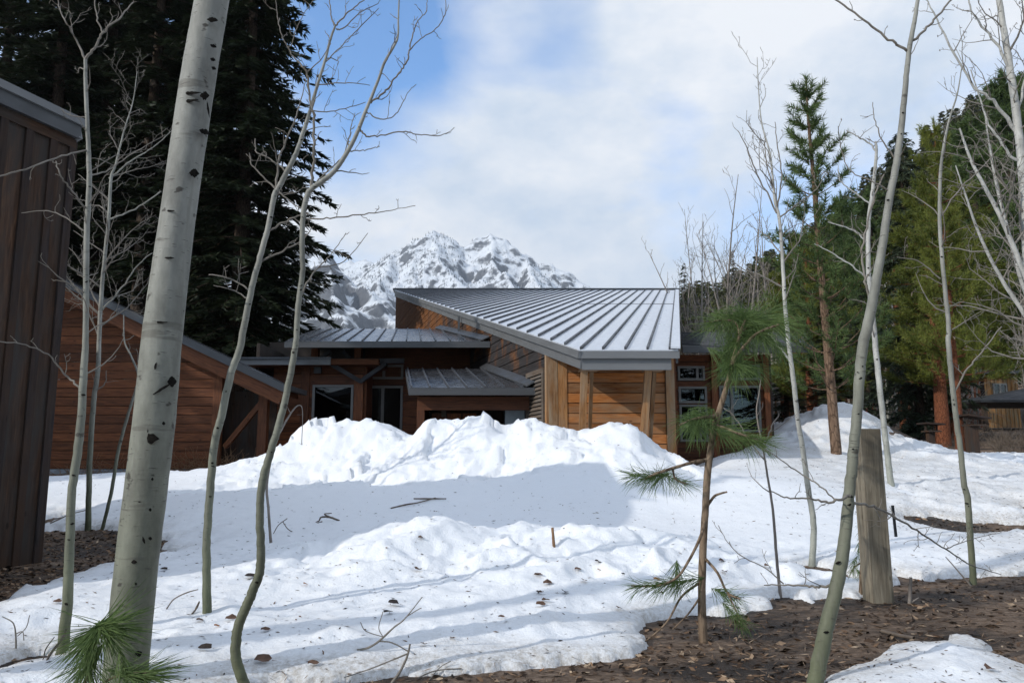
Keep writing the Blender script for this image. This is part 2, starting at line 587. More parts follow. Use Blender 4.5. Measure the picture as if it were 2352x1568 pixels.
def soil_mat():
    m, nt, b = nmat('forest_soil')
    geo = nd(nt, 'ShaderNodeNewGeometry')
    mp = nd(nt, 'ShaderNodeMapping'); mp.inputs['Scale'].default_value = (1, 2.2, 1)
    mp.inputs['Rotation'].default_value = (0, 0, -0.25)
    nt.links.new(geo.outputs['Position'], mp.inputs['Vector'])
    p = mp.outputs[0]
    wet = ramp(nt, noise(nt, p, 0.55, 5, 0.6), [(0.48, 0.0), (0.60, 1.0)])
    f = noise(nt, p, 9, 8, 0.72, 0.5)
    dry = ramp(nt, f, [(0.3, (0.060, 0.038, 0.026)), (0.52, (0.20, 0.142, 0.102)), (0.72, (0.36, 0.28, 0.215))])
    wetc = ramp(nt, f, [(0.3, (0.014, 0.010, 0.008)), (0.55, (0.042, 0.030, 0.023)), (0.78, (0.11, 0.078, 0.058))])
    col = mixc(nt, wet, dry, wetc)
    nt.links.new(col, b.inputs['Base Color'])
    nt.links.new(ramp(nt, wet, [(0, 0.9), (1, 0.6)]), b.inputs['Roughness'])
    b.inputs['Specular IOR Level'].default_value = 0.3
    bump(nt, b, noise(nt, p, 14, 8, 0.75, 0.6), 0.9, 0.05)
    return m


M['soil'] = soil_mat()


def bark_aspen(name, low, high, zl, zh, scar=1.0):
    m, nt, b = nmat(name)
    tc = nd(nt, 'ShaderNodeTexCoord')
    sx = nd(nt, 'ShaderNodeSeparateXYZ'); nt.links.new(tc.outputs['Object'], sx.inputs[0])
    hz = ramp(nt, math2(nt, 'MULTIPLY_ADD', sx.outputs['Z'], 1.0 / (zh - zl), -zl / (zh - zl)), [(0.0, low), (1.0, high)])
    v1 = coords(nt, 'Object', (3, 3, 1.2), rnd=True)
    blot = noise(nt, v1, 2.5, 6, 0.65)
    col = mixc(nt, 1.0, hz, ramp(nt, blot, [(0.3, 0.60), (0.7, 1.30)]), 'MULTIPLY')
    v2 = coords(nt, 'Object', (7, 7, 60), rnd=True)
    len_ = ramp(nt, noise(nt, v2, 1.7, 3, 0.5), [(0.66, 0.0), (0.70, 1.0)])
    col = mixc(nt, math2(nt, 'MULTIPLY', len_, 0.8 * scar), col, (0.06, 0.055, 0.048))
    v3 = coords(nt, 'Object', (1.5, 1.5, 11), rnd=True)
    ring = ramp(nt, noise(nt, v3, 1.0, 4, 0.6), [(0.63, 0.0), (0.68, 1.0)])
    col = mixc(nt, math2(nt, 'MULTIPLY', ring, 0.6 * scar), col, (0.10, 0.095, 0.08))
    v5 = coords(nt, 'Object', (22, 22, 1.1), rnd=True)
    strk = ramp(nt, noise(nt, v5, 1.0, 5, 0.6), [(0.56, 0.0), (0.72, 1.0)])
    col = mixc(nt, math2(nt, 'MULTIPLY', strk, 0.5), col, (0.16, 0.155, 0.135))
    v4 = coords(nt, 'Object', (6, 6, 9), rnd=True)
    sp = ramp(nt, noise(nt, v4, 2.0, 3, 0.5), [(0.66, 0.0), (0.72, 1.0)])
    col = mixc(nt, math2(nt, 'MULTIPLY', sp, 0.85 * scar), col, (0.035, 0.03, 0.026))
    nt.links.new(col, b.inputs['Base Color'])
    b.inputs['Roughness'].default_value = 0.62
    b.inputs['Specular IOR Level'].default_value = 0.3
    bump(nt, b, math2(nt, 'ADD', blot, math2(nt, 'MULTIPLY', noise(nt, v2, 1.7, 3), 0.35)), 0.45, 0.012)
    return m


M['aspen_big'] = bark_aspen('aspen_bark_large', (0.115, 0.122, 0.078), (0.25, 0.255, 0.235), -0.1, 2.6)
M['aspen'] = bark_aspen('aspen_bark', (0.10, 0.11, 0.065), (0.26, 0.262, 0.238), 0.1, 2.6, 0.9)
M['aspen_white'] = bark_aspen('aspen_bark_white', (0.27, 0.28, 0.245), (0.39, 0.388, 0.365), 0.2, 2.5, 0.9)
M['twig'] = plain('twig_bark', (0.17, 0.155, 0.135), 0.7, 0.25)
M['twig_dark'] = plain('twig_bark_dark', (0.12, 0.095, 0.075), 0.8, 0.3)
M['twig_grey'] = plain('twig_bark_grey', (0.20, 0.175, 0.155), 0.8, 0.3)
M['twig_rust'] = plain('twig_bark_rust', (0.20, 0.115, 0.06), 0.8, 0.3)
M['scar'] = plain('bark_scar', (0.012, 0.011, 0.010), 1.0, 0.5, 60, spec=0.05)


def bark_conifer(name, a, b_, c):
    m, nt, b = nmat(name)
    v = coords(nt, 'Object', (5, 5, 1.4), rnd=True)
    vo = nd(nt, 'ShaderNodeTexVoronoi', feature='DISTANCE_TO_EDGE')
    vo.inputs['Scale'].default_value = 3.0
    nt.links.new(v, vo.inputs['Vector'])
    f = noise(nt, v, 4, 6, 0.7)
    col = ramp(nt, f, [(0.3, a), (0.55, b_), (0.8, c)])
    col = mixc(nt, ramp(nt, vo.outputs['Distance'], [(0.0, 0.7), (0.12, 0.0)]), col, tuple(x * 0.3 for x in a))
    nt.links.new(col, b.inputs['Base Color'])
    b.inputs['Roughness'].default_value = 0.9
    b.inputs['Specular IOR Level'].default_value = 0.15
    bump(nt, b, math2(nt, 'ADD', f, vo.outputs['Distance']), 0.6, 0.03)
    return m


M['fir_bark'] = bark_conifer('fir_bark', (0.03, 0.024, 0.02), (0.075, 0.055, 0.042), (0.15, 0.11, 0.085))
M['pine_bark'] = bark_conifer('pine_bark', (0.09, 0.058, 0.040), (0.19, 0.125, 0.085), (0.30, 0.22, 0.16))
M['red_bark'] = bark_conifer('ponderosa_bark', (0.09, 0.032, 0.017), (0.21, 0.078, 0.04), (0.33, 0.14, 0.08))
M['sap_bark'] = bark_conifer('sapling_bark', (0.12, 0.085, 0.06), (0.23, 0.17, 0.12), (0.34, 0.27, 0.20))


def foliage(name, dark, light, scale=0.6, transl=0.15):
    m, nt, b = nmat(name)
    v = coords(nt, 'Object', rnd=True)
    g = noise(nt, v, scale, 4, 0.6)
    f = noise(nt, v, scale * 12, 2, 0.6)
    col = ramp(nt, math2(nt, 'MULTIPLY_ADD', f, 0.5, math2(nt, 'MULTIPLY', g, 0.5)), [(0.36, dark), (0.64, light)])
    nt.links.new(col, b.inputs['Base Color'])
    b.inputs['Roughness'].default_value = 0.6
    b.inputs['Specular IOR Level'].default_value = 0.25
    if transl:
        out = nt.nodes['Material Output']
        tr = nd(nt, 'ShaderNodeBsdfTranslucent'); nt.links.new(col, tr.inputs['Color'])
        mx = nd(nt, 'ShaderNodeMixShader'); mx.inputs[0].default_value = transl
        nt.links.new(b.outputs[0], mx.inputs[1]); nt.links.new(tr.outputs[0], mx.inputs[2])
        nt.links.new(mx.outputs[0], out.inputs['Surface'])
    return m


M['fir_leaf'] = foliage('fir_needles', (0.010, 0.016, 0.008), (0.032, 0.046, 0.020))
M['spruce_leaf'] = foliage('spruce_needles', (0.026, 0.040, 0.022), (0.085, 0.11, 0.066), 0.8)
M['pine_leaf'] = foliage('pine_needles', (0.038, 0.070, 0.024), (0.13, 0.185, 0.060), 1.2, 0.25)
M['olive_leaf'] = foliage('olive_pine_needles', (0.060, 0.085, 0.016), (0.21, 0.23, 0.045), 0.5, 0.35)
M['long_leaf'] = foliage('long_pine_needles', (0.048, 0.090, 0.028), (0.155, 0.225, 0.075), 6.0, 0.35)
M['hill_leaf'] = foliage('hill_needles', (0.060, 0.072, 0.024), (0.175, 0.18, 0.055), 0.05, 0.1)
M['peak_tree'] = plain('peak_tree_needles', (0.06, 0.072, 0.075), 0.9, 0.3, 0.02)


def leafy(name):
    m, nt, b = nmat(name)
    at = nd(nt, 'ShaderNodeAttribute', attribute_name='tone')
    nt.links.new(ramp(nt, at.outputs['Fac'], [(0.0, (0.012, 0.009, 0.007)), (0.3, (0.055, 0.033, 0.021)), (0.6, (0.20, 0.125, 0.075)), (0.9, (0.40, 0.31, 0.22)), (1.0, (0.28, 0.11, 0.035))]), b.inputs['Base Color'])
    b.inputs['Roughness'].default_value = 0.8
    b.inputs['Specular IOR Level'].default_value = 0.2
    return m


M['litter'] = leafy('litter_scraps')
M['dead_leaf'] = plain('dead_leaf_brown', (0.11, 0.06, 0.038), 0.7, 0.45, 25)
M['dead_leaf_dark'] = plain('dead_leaf_dark', (0.03, 0.02, 0.016), 0.7, 0.4, 25)
M['dead_leaf_orange'] = plain('dead_leaf_orange', (0.32, 0.13, 0.045), 0.7, 0.35, 25)


def rock_mat():
    m, nt, b = nmat('snowy_rock')
    geo = nd(nt, 'ShaderNodeNewGeometry')
    mp = nd(nt, 'ShaderNodeMapping'); mp.inputs['Scale'].default_value = (0.01, 0.01, 0.01)
    nt.links.new(geo.outputs['Position'], mp.inputs['Vector'])
    p = mp.outputs[0]
    sx = nd(nt, 'ShaderNodeSeparateXYZ'); nt.links.new(geo.outputs['Normal'], sx.inputs[0])
    px = nd(nt, 'ShaderNodeSeparateXYZ'); nt.links.new(geo.outputs['Position'], px.inputs[0])
    n1 = noise(nt, p, 0.9, 10, 0.66)
    n2 = noise(nt, p, 5.5, 9, 0.68)
    f = math2(nt, 'ADD', math2(nt, 'MULTIPLY', sx.outputs['Z'], 0.85), math2(nt, 'ADD', math2(nt, 'MULTIPLY', n1, 1.0), math2(nt, 'MULTIPLY', n2, 0.32)))
    near = ramp(nt, math2(nt, 'MULTIPLY', px.outputs['Y'], 0.0004), [(0.76, -0.0), (0.95, 1.0)])   # the lower spur has lost much of its snow
    f = math2(nt, 'ADD', f, math2(nt, 'MULTIPLY_ADD', near, 0.10, -0.10))
    k = ramp(nt, math2(nt, 'MULTIPLY', f, 0.5), [(0.555, 0.0), (0.615, 1.0)])
    mpv = nd(nt, 'ShaderNodeMapping'); mpv.inputs['Scale'].default_value = (0.05, 0.05, 0.008)
    nt.links.new(geo.outputs['Position'], mpv.inputs['Vector'])
    rk = ramp(nt, noise(nt, mpv.outputs[0], 1.0, 8, 0.75), [(0.3, (0.05, 0.055, 0.065)), (0.7, (0.17, 0.175, 0.185))])
    col = mixc(nt, k, rk, (0.74, 0.77, 0.81))
    mps = nd(nt, 'ShaderNodeMapping'); mps.inputs['Scale'].default_value = (0.13, 0.13, 0.035)
    nt.links.new(geo.outputs['Position'], mps.inputs['Vector'])
    burn = math2(nt, 'MULTIPLY', ramp(nt, noise(nt, mps.outputs[0], 1.0, 3, 0.6), [(0.58, 0.0), (0.66, 1.0)]),
                 ramp(nt, noise(nt, p, 0.7, 3), [(0.42, 0.1), (0.58, 0.6)]))
    col = mixc(nt, burn, col, (0.15, 0.15, 0.16))
    nt.links.new(col, b.inputs['Base Color'])
    b.inputs['Roughness'].default_value = 0.9
    b.inputs['Specular IOR Level'].default_value = 0.1
    bump(nt, b, math2(nt, 'ADD', n2, noise(nt, mpv.outputs[0], 1.0, 8, 0.75)), 0.5, 18.0)
    return m


M['rock'] = rock_mat()
M['hill_soil'] = plain('hill_ground', (0.10, 0.075, 0.055), 0.95, 0.4, 0.05)
# ------------------------------------------------------------------ terrain
CTRL = []


def c(u, v, Y):
    p = P(u, v, Y); CTRL.append((p.x, p.y, p.z))


def wz(u, Y, z):
    CTRL.append(((u - CX) / FPX * Y / 1.01, Y, z))


for u in range(0, 2353, 294): c(u, 1568, 4.3)
for (u, v, Y) in [(200, 1480, 5.2), (600, 1480, 5.2), (1000, 1480, 5.2), (1400, 1480, 5.2), (1615, 1475, 5.2), (1900, 1480, 5.2), (2300, 1480, 5.2),
                  (2030, 1385, 6.3), (2300, 1385, 6.3), (1780, 1385, 6.3), (475, 1406, 6.0), (0, 1350, 7.0), (90, 1280, 9.0), (200, 1215, 11.4), (400, 1250, 10.0),
                  (700, 1400, 6.2), (900, 1400, 6.2), (1100, 1400, 6.2), (1300, 1400, 6.2), (1450, 1400, 6.2), (850, 1310, 7.0), (1000, 1300, 7.2), (1200, 1300, 7.2), (1400, 1310, 7.2), (1550, 1320, 7.2),
                  (695, 1322, 7.2), (841, 1276, 7.6), (880, 1250, 7.8), (929, 1222, 8.0), (980, 1216, 8.0), (1033, 1218, 8.0), (1090, 1238, 8.0), (1150, 1255, 7.9), (1191, 1246, 8.0), (1250, 1240, 8.05), (1304, 1226, 8.1), (1345, 1224, 8.1), (1429, 1243, 8.1), (1504, 1239, 8.1), (1554, 1260, 8.0),
                  (1000, 1205, 10.3), (1250, 1205, 10.4), (500, 1310, 8.0), (650, 1280, 8.8), (800, 1230, 9.8),
                  (500, 1150, 12.5), (800, 1150, 12.3), (1100, 1150, 12.2), (1300, 1150, 12.2), (1500, 1180, 11.5), (1600, 1200, 11.2),
                  (440, 1110, 15.0), (700, 1105, 14.0), (900, 1100, 13.6), (1100, 1095, 13.4), (150, 1100, 17.5), (350, 1088, 18.2), (550, 1068, 18.0),
                  # ploughed bank, its crest
                  (637, 1036, 16.2), (662, 1015, 16.2), (690, 985, 16.0), (716, 963, 15.9), (762, 965, 15.8), (810, 962, 15.8), (845, 959, 15.7), (879, 963, 15.6), (904, 999, 15.4), (937, 1007, 15.3), (966, 972, 15.2), (1012, 970, 15.1), (1054, 978, 15.0),
                  (1066, 965, 15.0), (1091, 962, 15.0), (1116, 960, 15.0), (1137, 976, 15.0), (1166, 984, 15.0), (1199, 961, 14.9), (1229, 972, 14.8), (1262, 980, 14.8), (1312, 986, 14.6), (1345, 976, 14.5), (1395, 972, 14.4), (1466, 974, 14.3), (1487, 995, 14.3), (1520, 1028, 14.3), (1566, 1053, 14.2), (1616, 1086, 14.0),
                  (700, 1040, 15.2), (800, 1045, 15.0), (900, 1060, 14.4), (1000, 1045, 14.3), (1100, 1040, 14.1), (1200, 1040, 13.9), (1300, 1040, 13.6), (1450, 1040, 13.5), (1520, 1090, 13.0),
                  (1600, 1125, 12.9), (1650, 1068, 16.5), (1700, 1052, 17.3),
                  # pile on the right
                  (1758, 989, 21), (1814, 972, 21), (1858, 950, 21), (1902, 937, 21), (1952, 937, 21), (1996, 953, 21), (2034, 984, 21.3), (2090, 1003, 21.6), (2145, 1022, 22), (2200, 1039, 23),
                  (1918, 1042, 18), (1750, 1042, 18.3), (2000, 1052, 18), (2100, 1062, 18), (2250, 1062, 20), (2352, 1058, 22),
                  (1750, 1120, 13), (1900, 1120, 13.8), (2100, 1120, 14.5), (2300, 1120, 15), (1750, 1200, 11), (1900, 1200, 11), (2100, 1200, 11.5), (2300, 1200, 11.8),
                  (1700, 1300, 8.3), (1865, 1295, 8.5), (2100, 1300, 8.5), (2300, 1300, 8.5),
                  (2300, 1040, 28), (2300, 1000, 36), (2150, 1004, 34), (2060, 975, 55), (1997, 954, 100), (2350, 985, 55)]:
    c(u, v, Y)
for (u, Y, z) in [(950, 9.3, .66), (1100, 9.3, .66), (1300, 9.3, .66), (1500, 9.2, .64), (650, 18.5, 1.3), (750, 17.6, 1.35), (900, 17.0, 1.3), (1100, 16.8, 1.3), (1300, 15.7, 1.3), (1450, 15.6, 1.3), (1560, 16.2, 1.0),
                  (1800, 24, 1.7), (1950, 25, 1.8), (300, 21, 1.3), (1100, 22, 1.2), (1500, 22, 1.4)]:
    wz(u, Y, z)
for q in [(-4, 2, .38), (0, 1.5, .36), (4, 2, .38), (-7, -2, .3), (0, -4, .25), (7, -2, .3), (-12, 6, .55), (-14, 13, .9), (13, 8, .6), (14, 14, 1.0), (22, 26, 2.2),
          (-16, 24, 1.6), (-15, 34, 2.2), (-5, 42, 3.0), (12, 46, 3.6), (-32, 60, 5), (0, 100, 8.0), (60, 100, 12), (-60, 100, 10), (-30, 8, .8), (30, 8, 1.0), (-45, 30, 2), (45, 35, 4), (-40, -15, .2), (40, -15, .3)]:
    CTRL.append(q)
CTRL = np.array(CTRL)
_RC = 0.35
_d = np.sqrt((CTRL[:, None, 0] - CTRL[None, :, 0]) ** 2 + (CTRL[:, None, 1] - CTRL[None, :, 1]) ** 2 + _RC ** 2)
_n = len(CTRL)
_A = np.zeros((_n + 3, _n + 3))
_A[:_n, :_n] = _d - np.eye(_n) * 0.02
_A[:_n, _n] = 1; _A[:_n, _n + 1:] = CTRL[:, :2]
_A[_n, :_n] = 1; _A[_n + 1:, :_n] = CTRL[:, :2].T
_W = np.linalg.solve(_A, np.concatenate([CTRL[:, 2], np.zeros(3)]))


def B(x, y):
    x = np.asarray(x, dtype=np.float64); y = np.asarray(y, dtype=np.float64)
    sh = x.shape
    xf, yf = x.ravel(), y.ravel()
    out = np.empty_like(xf)
    for i in range(0, len(xf), 20000):
        a, b = xf[i:i + 20000], yf[i:i + 20000]
        d = np.sqrt((a[:, None] - CTRL[None, :, 0]) ** 2 + (b[:, None] - CTRL[None, :, 1]) ** 2 + _RC ** 2)
        out[i:i + 20000] = d @ _W[:_n] + _W[_n] + a * _W[_n + 1] + b * _W[_n + 2]
    return out.reshape(sh)


def cast(u, v, fn=None, y0=2.0, y1=130.0):
    """first point of the surface seen at picture point (u, v)"""
    fn = fn or B
    ys = np.geomspace(y0, y1, 700)
    b = (CY - v) / FPX
    ry, rz = COSP - b * SINP, SINP + b * COSP
    xs = (u - CX) / FPX * ys / ry
    zs = CAMZ + rz * ys / ry
    g = fn(xs, ys)
    k = np.where(zs <= g)[0]
    if len(k) == 0:
        i = len(ys) - 1
        return Vector((xs[i], ys[i], zs[i]))
    i = max(k[0], 1)
    t = (zs[i - 1] - g[i - 1]) / max(1e-9, (zs[i - 1] - g[i - 1]) - (zs[i] - g[i]))
    y = ys[i - 1] + t * (ys[i] - ys[i - 1])
    return Vector(((u - CX) / FPX * y / ry, y, CAMZ + rz * y / ry))


def pxpoly(pts):
    return np.array([[*(cast(u, v))[:2]] for u, v in pts])


near_edge = [(500, 1590), (545, 1570), (616, 1556), (677, 1558), (751, 1554), (840, 1547), (922, 1537), (1020, 1532), (1054, 1526), (1160, 1517), (1262, 1509), (1366, 1501), (1454, 1493), (1479, 1468), (1464, 1432), (1491, 1414), (1533, 1407), (1619, 1396), (1709, 1392), (1781, 1385), (1785, 1378), (1758, 1366), (1811, 1361), (1867, 1370), (1908, 1360), (1966, 1361), (2001, 1355), (2050, 1345), (2062, 1312), (2132, 1318), (2170, 1317), (2228, 1316), (2352, 1311), (2700, 1305)]
main_xy = np.concatenate([pxpoly(near_edge), np.array([[16, 12], [17, 24], [16, 27.5]]), pxpoly([(2345, 1040), (2200, 1042), (2050, 1000)]), np.array([[10.5, 24.5], [7.0, 23.6], [6.55, 20.6], [5.6, 19.3], [4.2, 18.0], [3.4, 16.3], [-6, 19.5]]),
                          pxpoly([(560, 1066), (500, 1078), (440, 1084), (335, 1089), (100, 1100)]), np.array([[-16, 17], [-14, 6], [-9, 2], [-4, 1.5], [-2.2, 3.4]])])
hole_left = np.concatenate([pxpoly([(92, 1212), (180, 1209), (275, 1208), (330, 1224), (400, 1232), (385, 1248), (406, 1262), (370, 1275), (300, 1285), (262, 1292), (225, 1299), (190, 1310), (150, 1325), (85, 1345), (60, 1334), (30, 1350), (0, 1376), (-120, 1420)]), np.array([[-7.5, 5], [-9.5, 8], [-7, 12.5]])])
hole_debris = pxpoly([(-40, 1528), (0, 1512), (70, 1488), (150, 1486), (172, 1497), (110, 1512), (40, 1524), (-40, 1545)])
hole_aspen = pxpoly([(1822, 1293), (1850, 1288), (1880, 1292), (1925, 1300), (1962, 1312), (1975, 1330), (1940, 1326), (1890, 1318), (1845, 1312), (1826, 1303)])
hole_right = pxpoly([(2055, 1176), (2109, 1178), (2160, 1182), (2209, 1190), (2352, 1200), (2500, 1210), (2500, 1238), (2352, 1222), (2280, 1226), (2209, 1225), (2151, 1212), (2093, 1195)])
hole_right2 = pxpoly([(2310, 1163), (2352, 1158), (2420, 1165), (2352, 1171)])
patch_low = pxpoly([(1850, 1600), (1885, 1560), (1920, 1538), (1981, 1519), (2047, 1477), (2113, 1475), (2159, 1469), (2190, 1453), (2228, 1452), (2278, 1477), (2267, 1485), (2305, 1504), (2352, 1521), (2430, 1560), (2500, 1640), (1900, 1660)])


def sdist(x, y, poly):
    """signed distance to polygon, + inside"""
    sh = x.shape
    x, y = x.ravel(), y.ravel()
    dmin = np.full(x.shape, 1e9)
    ins = np.zeros(x.shape, dtype=bool)
    n = len(poly)
    for i in range(n):
        ax, ay = poly[i]; bx, by = poly[(i + 1) % n]
        ex, ey = bx - ax, by - ay
        L = ex * ex + ey * ey + 1e-12
        t = np.clip(((x - ax) * ex + (y - ay) * ey) / L, 0, 1)
        dmin = np.minimum(dmin, (x - ax - t * ex) ** 2 + (y - ay - t * ey) ** 2)
        cr = ((ay > y) != (by > y))
        with np.errstate(divide='ignore', invalid='ignore'):
            xi = (bx - ax) * (y - ay) / (by - ay + 1e-15) + ax
        ins ^= cr & (x < xi)
    d = np.sqrt(dmin)
    return np.where(ins, d, -d).reshape(sh)


def snowdist(x, y):
    d = sdist(x, y, main_xy)
    for h in (hole_left, hole_debris, hole_aspen, hole_right, hole_right2):
        d = np.minimum(d, -sdist(x, y, h))
    d = np.maximum(d, sdist(x, y, patch_low))
    amp = np.clip(0.045 + 0.014 * (y - 4), 0.045, 0.25)
    return d + amp * (fbm(x, y, 0.35, 4, 5) + 0.8 * fbm(x, y, 0.13, 4, 8, .65))


def smooth(a, b, t):
    t = np.clip((t - a) / (b - a), 0, 1)
    return t * t * (3 - 2 * t)


def relief(x, y):
    berm = smooth(6.2, 7.0, y) * (1 - smooth(8.3, 9.0, y)) * smooth(-3.6, -2.0, x) * (1 - smooth(2.2, 3.4, x))
    bank = smooth(12.6, 13.8, y) * (1 - smooth(16.3, 17.2, y)) * smooth(-6, -5, x) * (1 - smooth(2.8, 3.8, x))
    pile = smooth(16.5, 18.5, y) * smooth(5.5, 7.5, x) * (1 - smooth(24, 26, y))
    rough = smooth(8.2, 10.5, y) * (1 - smooth(16, 18, y)) * smooth(5.0, 7.0, x)
    r = 0.018 * fbm(x, y, 0.9, 4, 2) + 0.008 * fbm(x, y, 0.22, 3, 3)
    near = 1 - smooth(8.5, 10.5, y)
    r += near * (0.060 * (0.35 - billow(x, y, 0.55, 3, 21)) + 0.014 * fbm(x, y, 0.14, 3, 31))
    r += berm * (0.15 * (0.33 - billow(x, y, 0.52, 3, 11, 0.45)) + 0.06 * fbm(x, y, 0.36, 3, 12) + .03 * cells(x + .06 * fbm(x, y, .2, 2, 26), y, .3, 140))
    wxx, wyy = x + .12 * fbm(x, y, .4, 3, 24), y + .12 * fbm(x, y, .4, 3, 25)
    r += bank * (0.16 * (0.30 - billow(x, y, 0.95, 4, 13, 0.5)) + 0.17 * cells(wxx, wyy, .75, 100) + .055 * cells(wxx, wyy, .26, 110) + 0.10 * fbm(x, y, 0.5, 5, 14, .6) - .10)
    r += pile * (0.16 * (.3 - billow(x, y, 0.7, 4, 15, 0.55)) + .10 * cells(x, y, .6, 120) + 0.05 * fbm(x, y, 0.3, 3, 16))
    r += rough * (0.12 * (0.33 - billow(x, y, 0.5, 4, 17, 0.55)) + .06 * cells(x, y, .4, 130))
    return r


def lip(d):
    q = np.clip(d / 0.16, 0, 1)
    return 0.075 * np.sqrt(np.clip(1 - (1 - q) ** 2, 0, 1)) + 0.085 * smooth(0.05, 0.7, d)


def snow_z(x, y):
    d = snowdist(x, y)
    return B(x, y) - 0.05 + lip(d) + relief(x, y) * smooth(0.0, 0.5, d)


def ground_z(x, y):
    x = np.asarray(x, dtype=np.float64); y = np.asarray(y, dtype=np.float64)
    return B(x, y) - 0.05 + 0.012 * fbm(x, y, 0.5, 4, 41) + 0.006 * fbm(x, y, 0.1, 3, 42) - 0.35 * smooth(0.3, 1.2, snowdist(x, y)) * smooth(6, 8, y)


def surf_z(x, y):
    x = np.atleast_1d(np.asarray(x, dtype=np.float64)); y = np.atleast_1d(np.asarray(y, dtype=np.float64))
    d = snowdist(x, y)
    return np.where(d > 0, np.maximum(snow_z(x, y), ground_z(x, y)), ground_z(x, y))


def castS(u, v, y1=60.0):
    return cast(u, v, surf_z, 2.5, y1)


def fan_grid(y0, y1, nr, ncol, half):
    ys = np.geomspace(y0 + 2.5, y1 + 2.5, nr) - 2.5
    s = np.linspace(-1, 1, ncol)
    X = s[None, :] * (ys[:, None] + 2.5) * half
    Y = np.repeat(ys[:, None], ncol, 1)
    return X, Y


def grid_faces(nr, nc):
    i = np.arange(nr - 1)[:, None] * nc + np.arange(nc - 1)[None, :]
    return np.stack([i, i + 1, i + nc + 1, i + nc], -1).reshape(-1, 4)


# snow sheet
X, Y = fan_grid(1.8, 29.0, 560, 600, 0.82)
D = snowdist(X, Y)
Z = B(X, Y) - 0.05 + lip(D) + relief(X, Y) * smooth(0.0, 0.5, D)
F = grid_faces(*X.shape)
keep = (D.ravel()[F] > -0.02).any(1)
F = F[keep]
Zf = Z.ravel().copy()
Zf[D.ravel() < 0] -= 0.03
used = np.unique(F)
remap = np.full(X.size, -1); remap[used] = np.arange(len(used))
vs = np.stack([X.ravel(), Y.ravel(), Zf], 1)[used]
snow = mk('snow_cover', vs, remap[F], M['snow'], smooth=True)
tag(snow, 'melting snow lying over the yard in banks and mounds', None, None, 'structure')
dirt = 0.45 * (1 - smooth(0.0, 0.5, D)) + 0.40 * smooth(4.0, 6.0, X) * smooth(7, 9, Y) * (1 - .6 * smooth(18, 20, Y)) - 0.12 * smooth(12.6, 13.8, Y) * (1 - smooth(3, 5, X)) \
    + 0.30 * np.exp(-((X - 9.0) / 1.6) ** 2 - ((Y - 20.3) / 0.8) ** 2) + 0.10 * smooth(1.5, 4, X) * (1 - smooth(8, 10, Y)) + 0.20 * (1 - smooth(4.8, 6.6, Y)) - 0.04
at = snow.data.attributes.new('dirt', 'FLOAT', 'POINT')
at.data.foreach_set('value', dirt.ravel()[used].astype(np.float32))

# ground sheet to the horizon
ys = np.concatenate([np.linspace(-25, 1.6, 14), np.geomspace(4.3, 42.5, 330) - 2.5, np.geomspace(44, 1500, 40)])
s = np.linspace(-1, 1, 330)
hw = np.where(ys < 2, 30.0, np.maximum((ys + 2.5) * 0.9, 3.9))
hw = np.where(ys < 2, 3.9 + (1.8 - ys) * 2, hw)
X = s[None, :] * hw[:, None]; Yg = np.repeat(ys[:, None], 330, 1)
Zg = ground_z(np.clip(X, -80, 80), np.minimum(Yg, 110))
far = np.clip(Yg - 110, 0, None)
Zg = Zg + far * 0.03
ground = mk('ground', np.stack([X.ravel(), Yg.ravel(), Zg.ravel()], 1), grid_faces(len(ys), 330), M['soil'], smooth=True)
tag(ground, None, None, None, 'structure')
# side aprons so that the yard goes on outside the picture
for sgn in (-1, 1):
    xs = np.concatenate([[0.0], np.geomspace(1, 200, 14)])
    yy = ys[ys < 60]
    hwv = hw[ys < 60]
    Xa = sgn * (hwv[:, None] + xs[None, :]); Ya = np.repeat(yy[:, None], len(xs), 1)
    Za = ground_z(np.clip(Xa, -60, 60), Ya) - 0.0
    fa = grid_faces(len(yy), len(xs))
    if sgn > 0: pass
    else: fa = fa[:, ::-1]
    o = mk('ground', np.stack([Xa.ravel(), Ya.ravel(), Za.ravel()], 1), fa, M['soil'], smooth=True)
    tag(o, None, None, None, 'structure')

# ------------------------------------------------------------------ mountain
def ridge(*pts): return np.array([[*P(u, v, Yd)] for u, v, Yd in pts])


RID = [
    (ridge((300, 760, 3500), (560, 690, 3450), (700, 640, 3400), (760, 612, 3400), (800, 592, 3380), (850, 600, 3330), (862, 604, 3300), (905, 577, 3250), (925, 570, 3220), (960, 550, 3200), (985, 535, 3200), (1000, 527, 3200), (1014, 531, 3200), (1030, 540, 3200), (1044, 558, 3200), (1060, 566, 3200), (1090, 555, 3200), (1118, 544, 3200), (1135, 539, 3200), (1155, 549, 3200), (1170, 565, 3200), (1200, 582, 3180), (1250, 602, 3150), (1290, 620, 3130), (1330, 642, 3100), (1358, 664, 3100), (1450, 730, 3080), (1600, 820, 3050)), 0.95),
    (ridge((1006, 530, 3190), (1012, 590, 2950), (1060, 650, 2700), (1120, 740, 2400), (1180, 850, 2150)), 0.9),
    (ridge((905, 577, 3240), (880, 630, 2850), (850, 690, 2550), (850, 760, 2300)), 0.9),
    (ridge((960, 550, 3200), (950, 620, 2900), (980, 700, 2600), (1020, 800, 2300)), 0.9),
    (ridge((1135, 540, 3190), (1130, 600, 3000), (1190, 670, 2700), (1250, 760, 2400)), 0.9),
    (ridge((1200, 582, 3180), (1230, 640, 2900), (1330, 720, 2500)), 0.85),
    (ridge((450, 530, 2500), (640, 540, 2250), (700, 550, 2150), (735, 566, 2100), (760, 612, 2020), (800, 640, 1980), (840, 660, 1930), (872, 690, 1880), (905, 735, 1820), (960, 830, 1750)), 1.15),
    (ridge((735, 566, 2100), (760, 660, 1850), (780, 760, 1650)), 0.95),
]


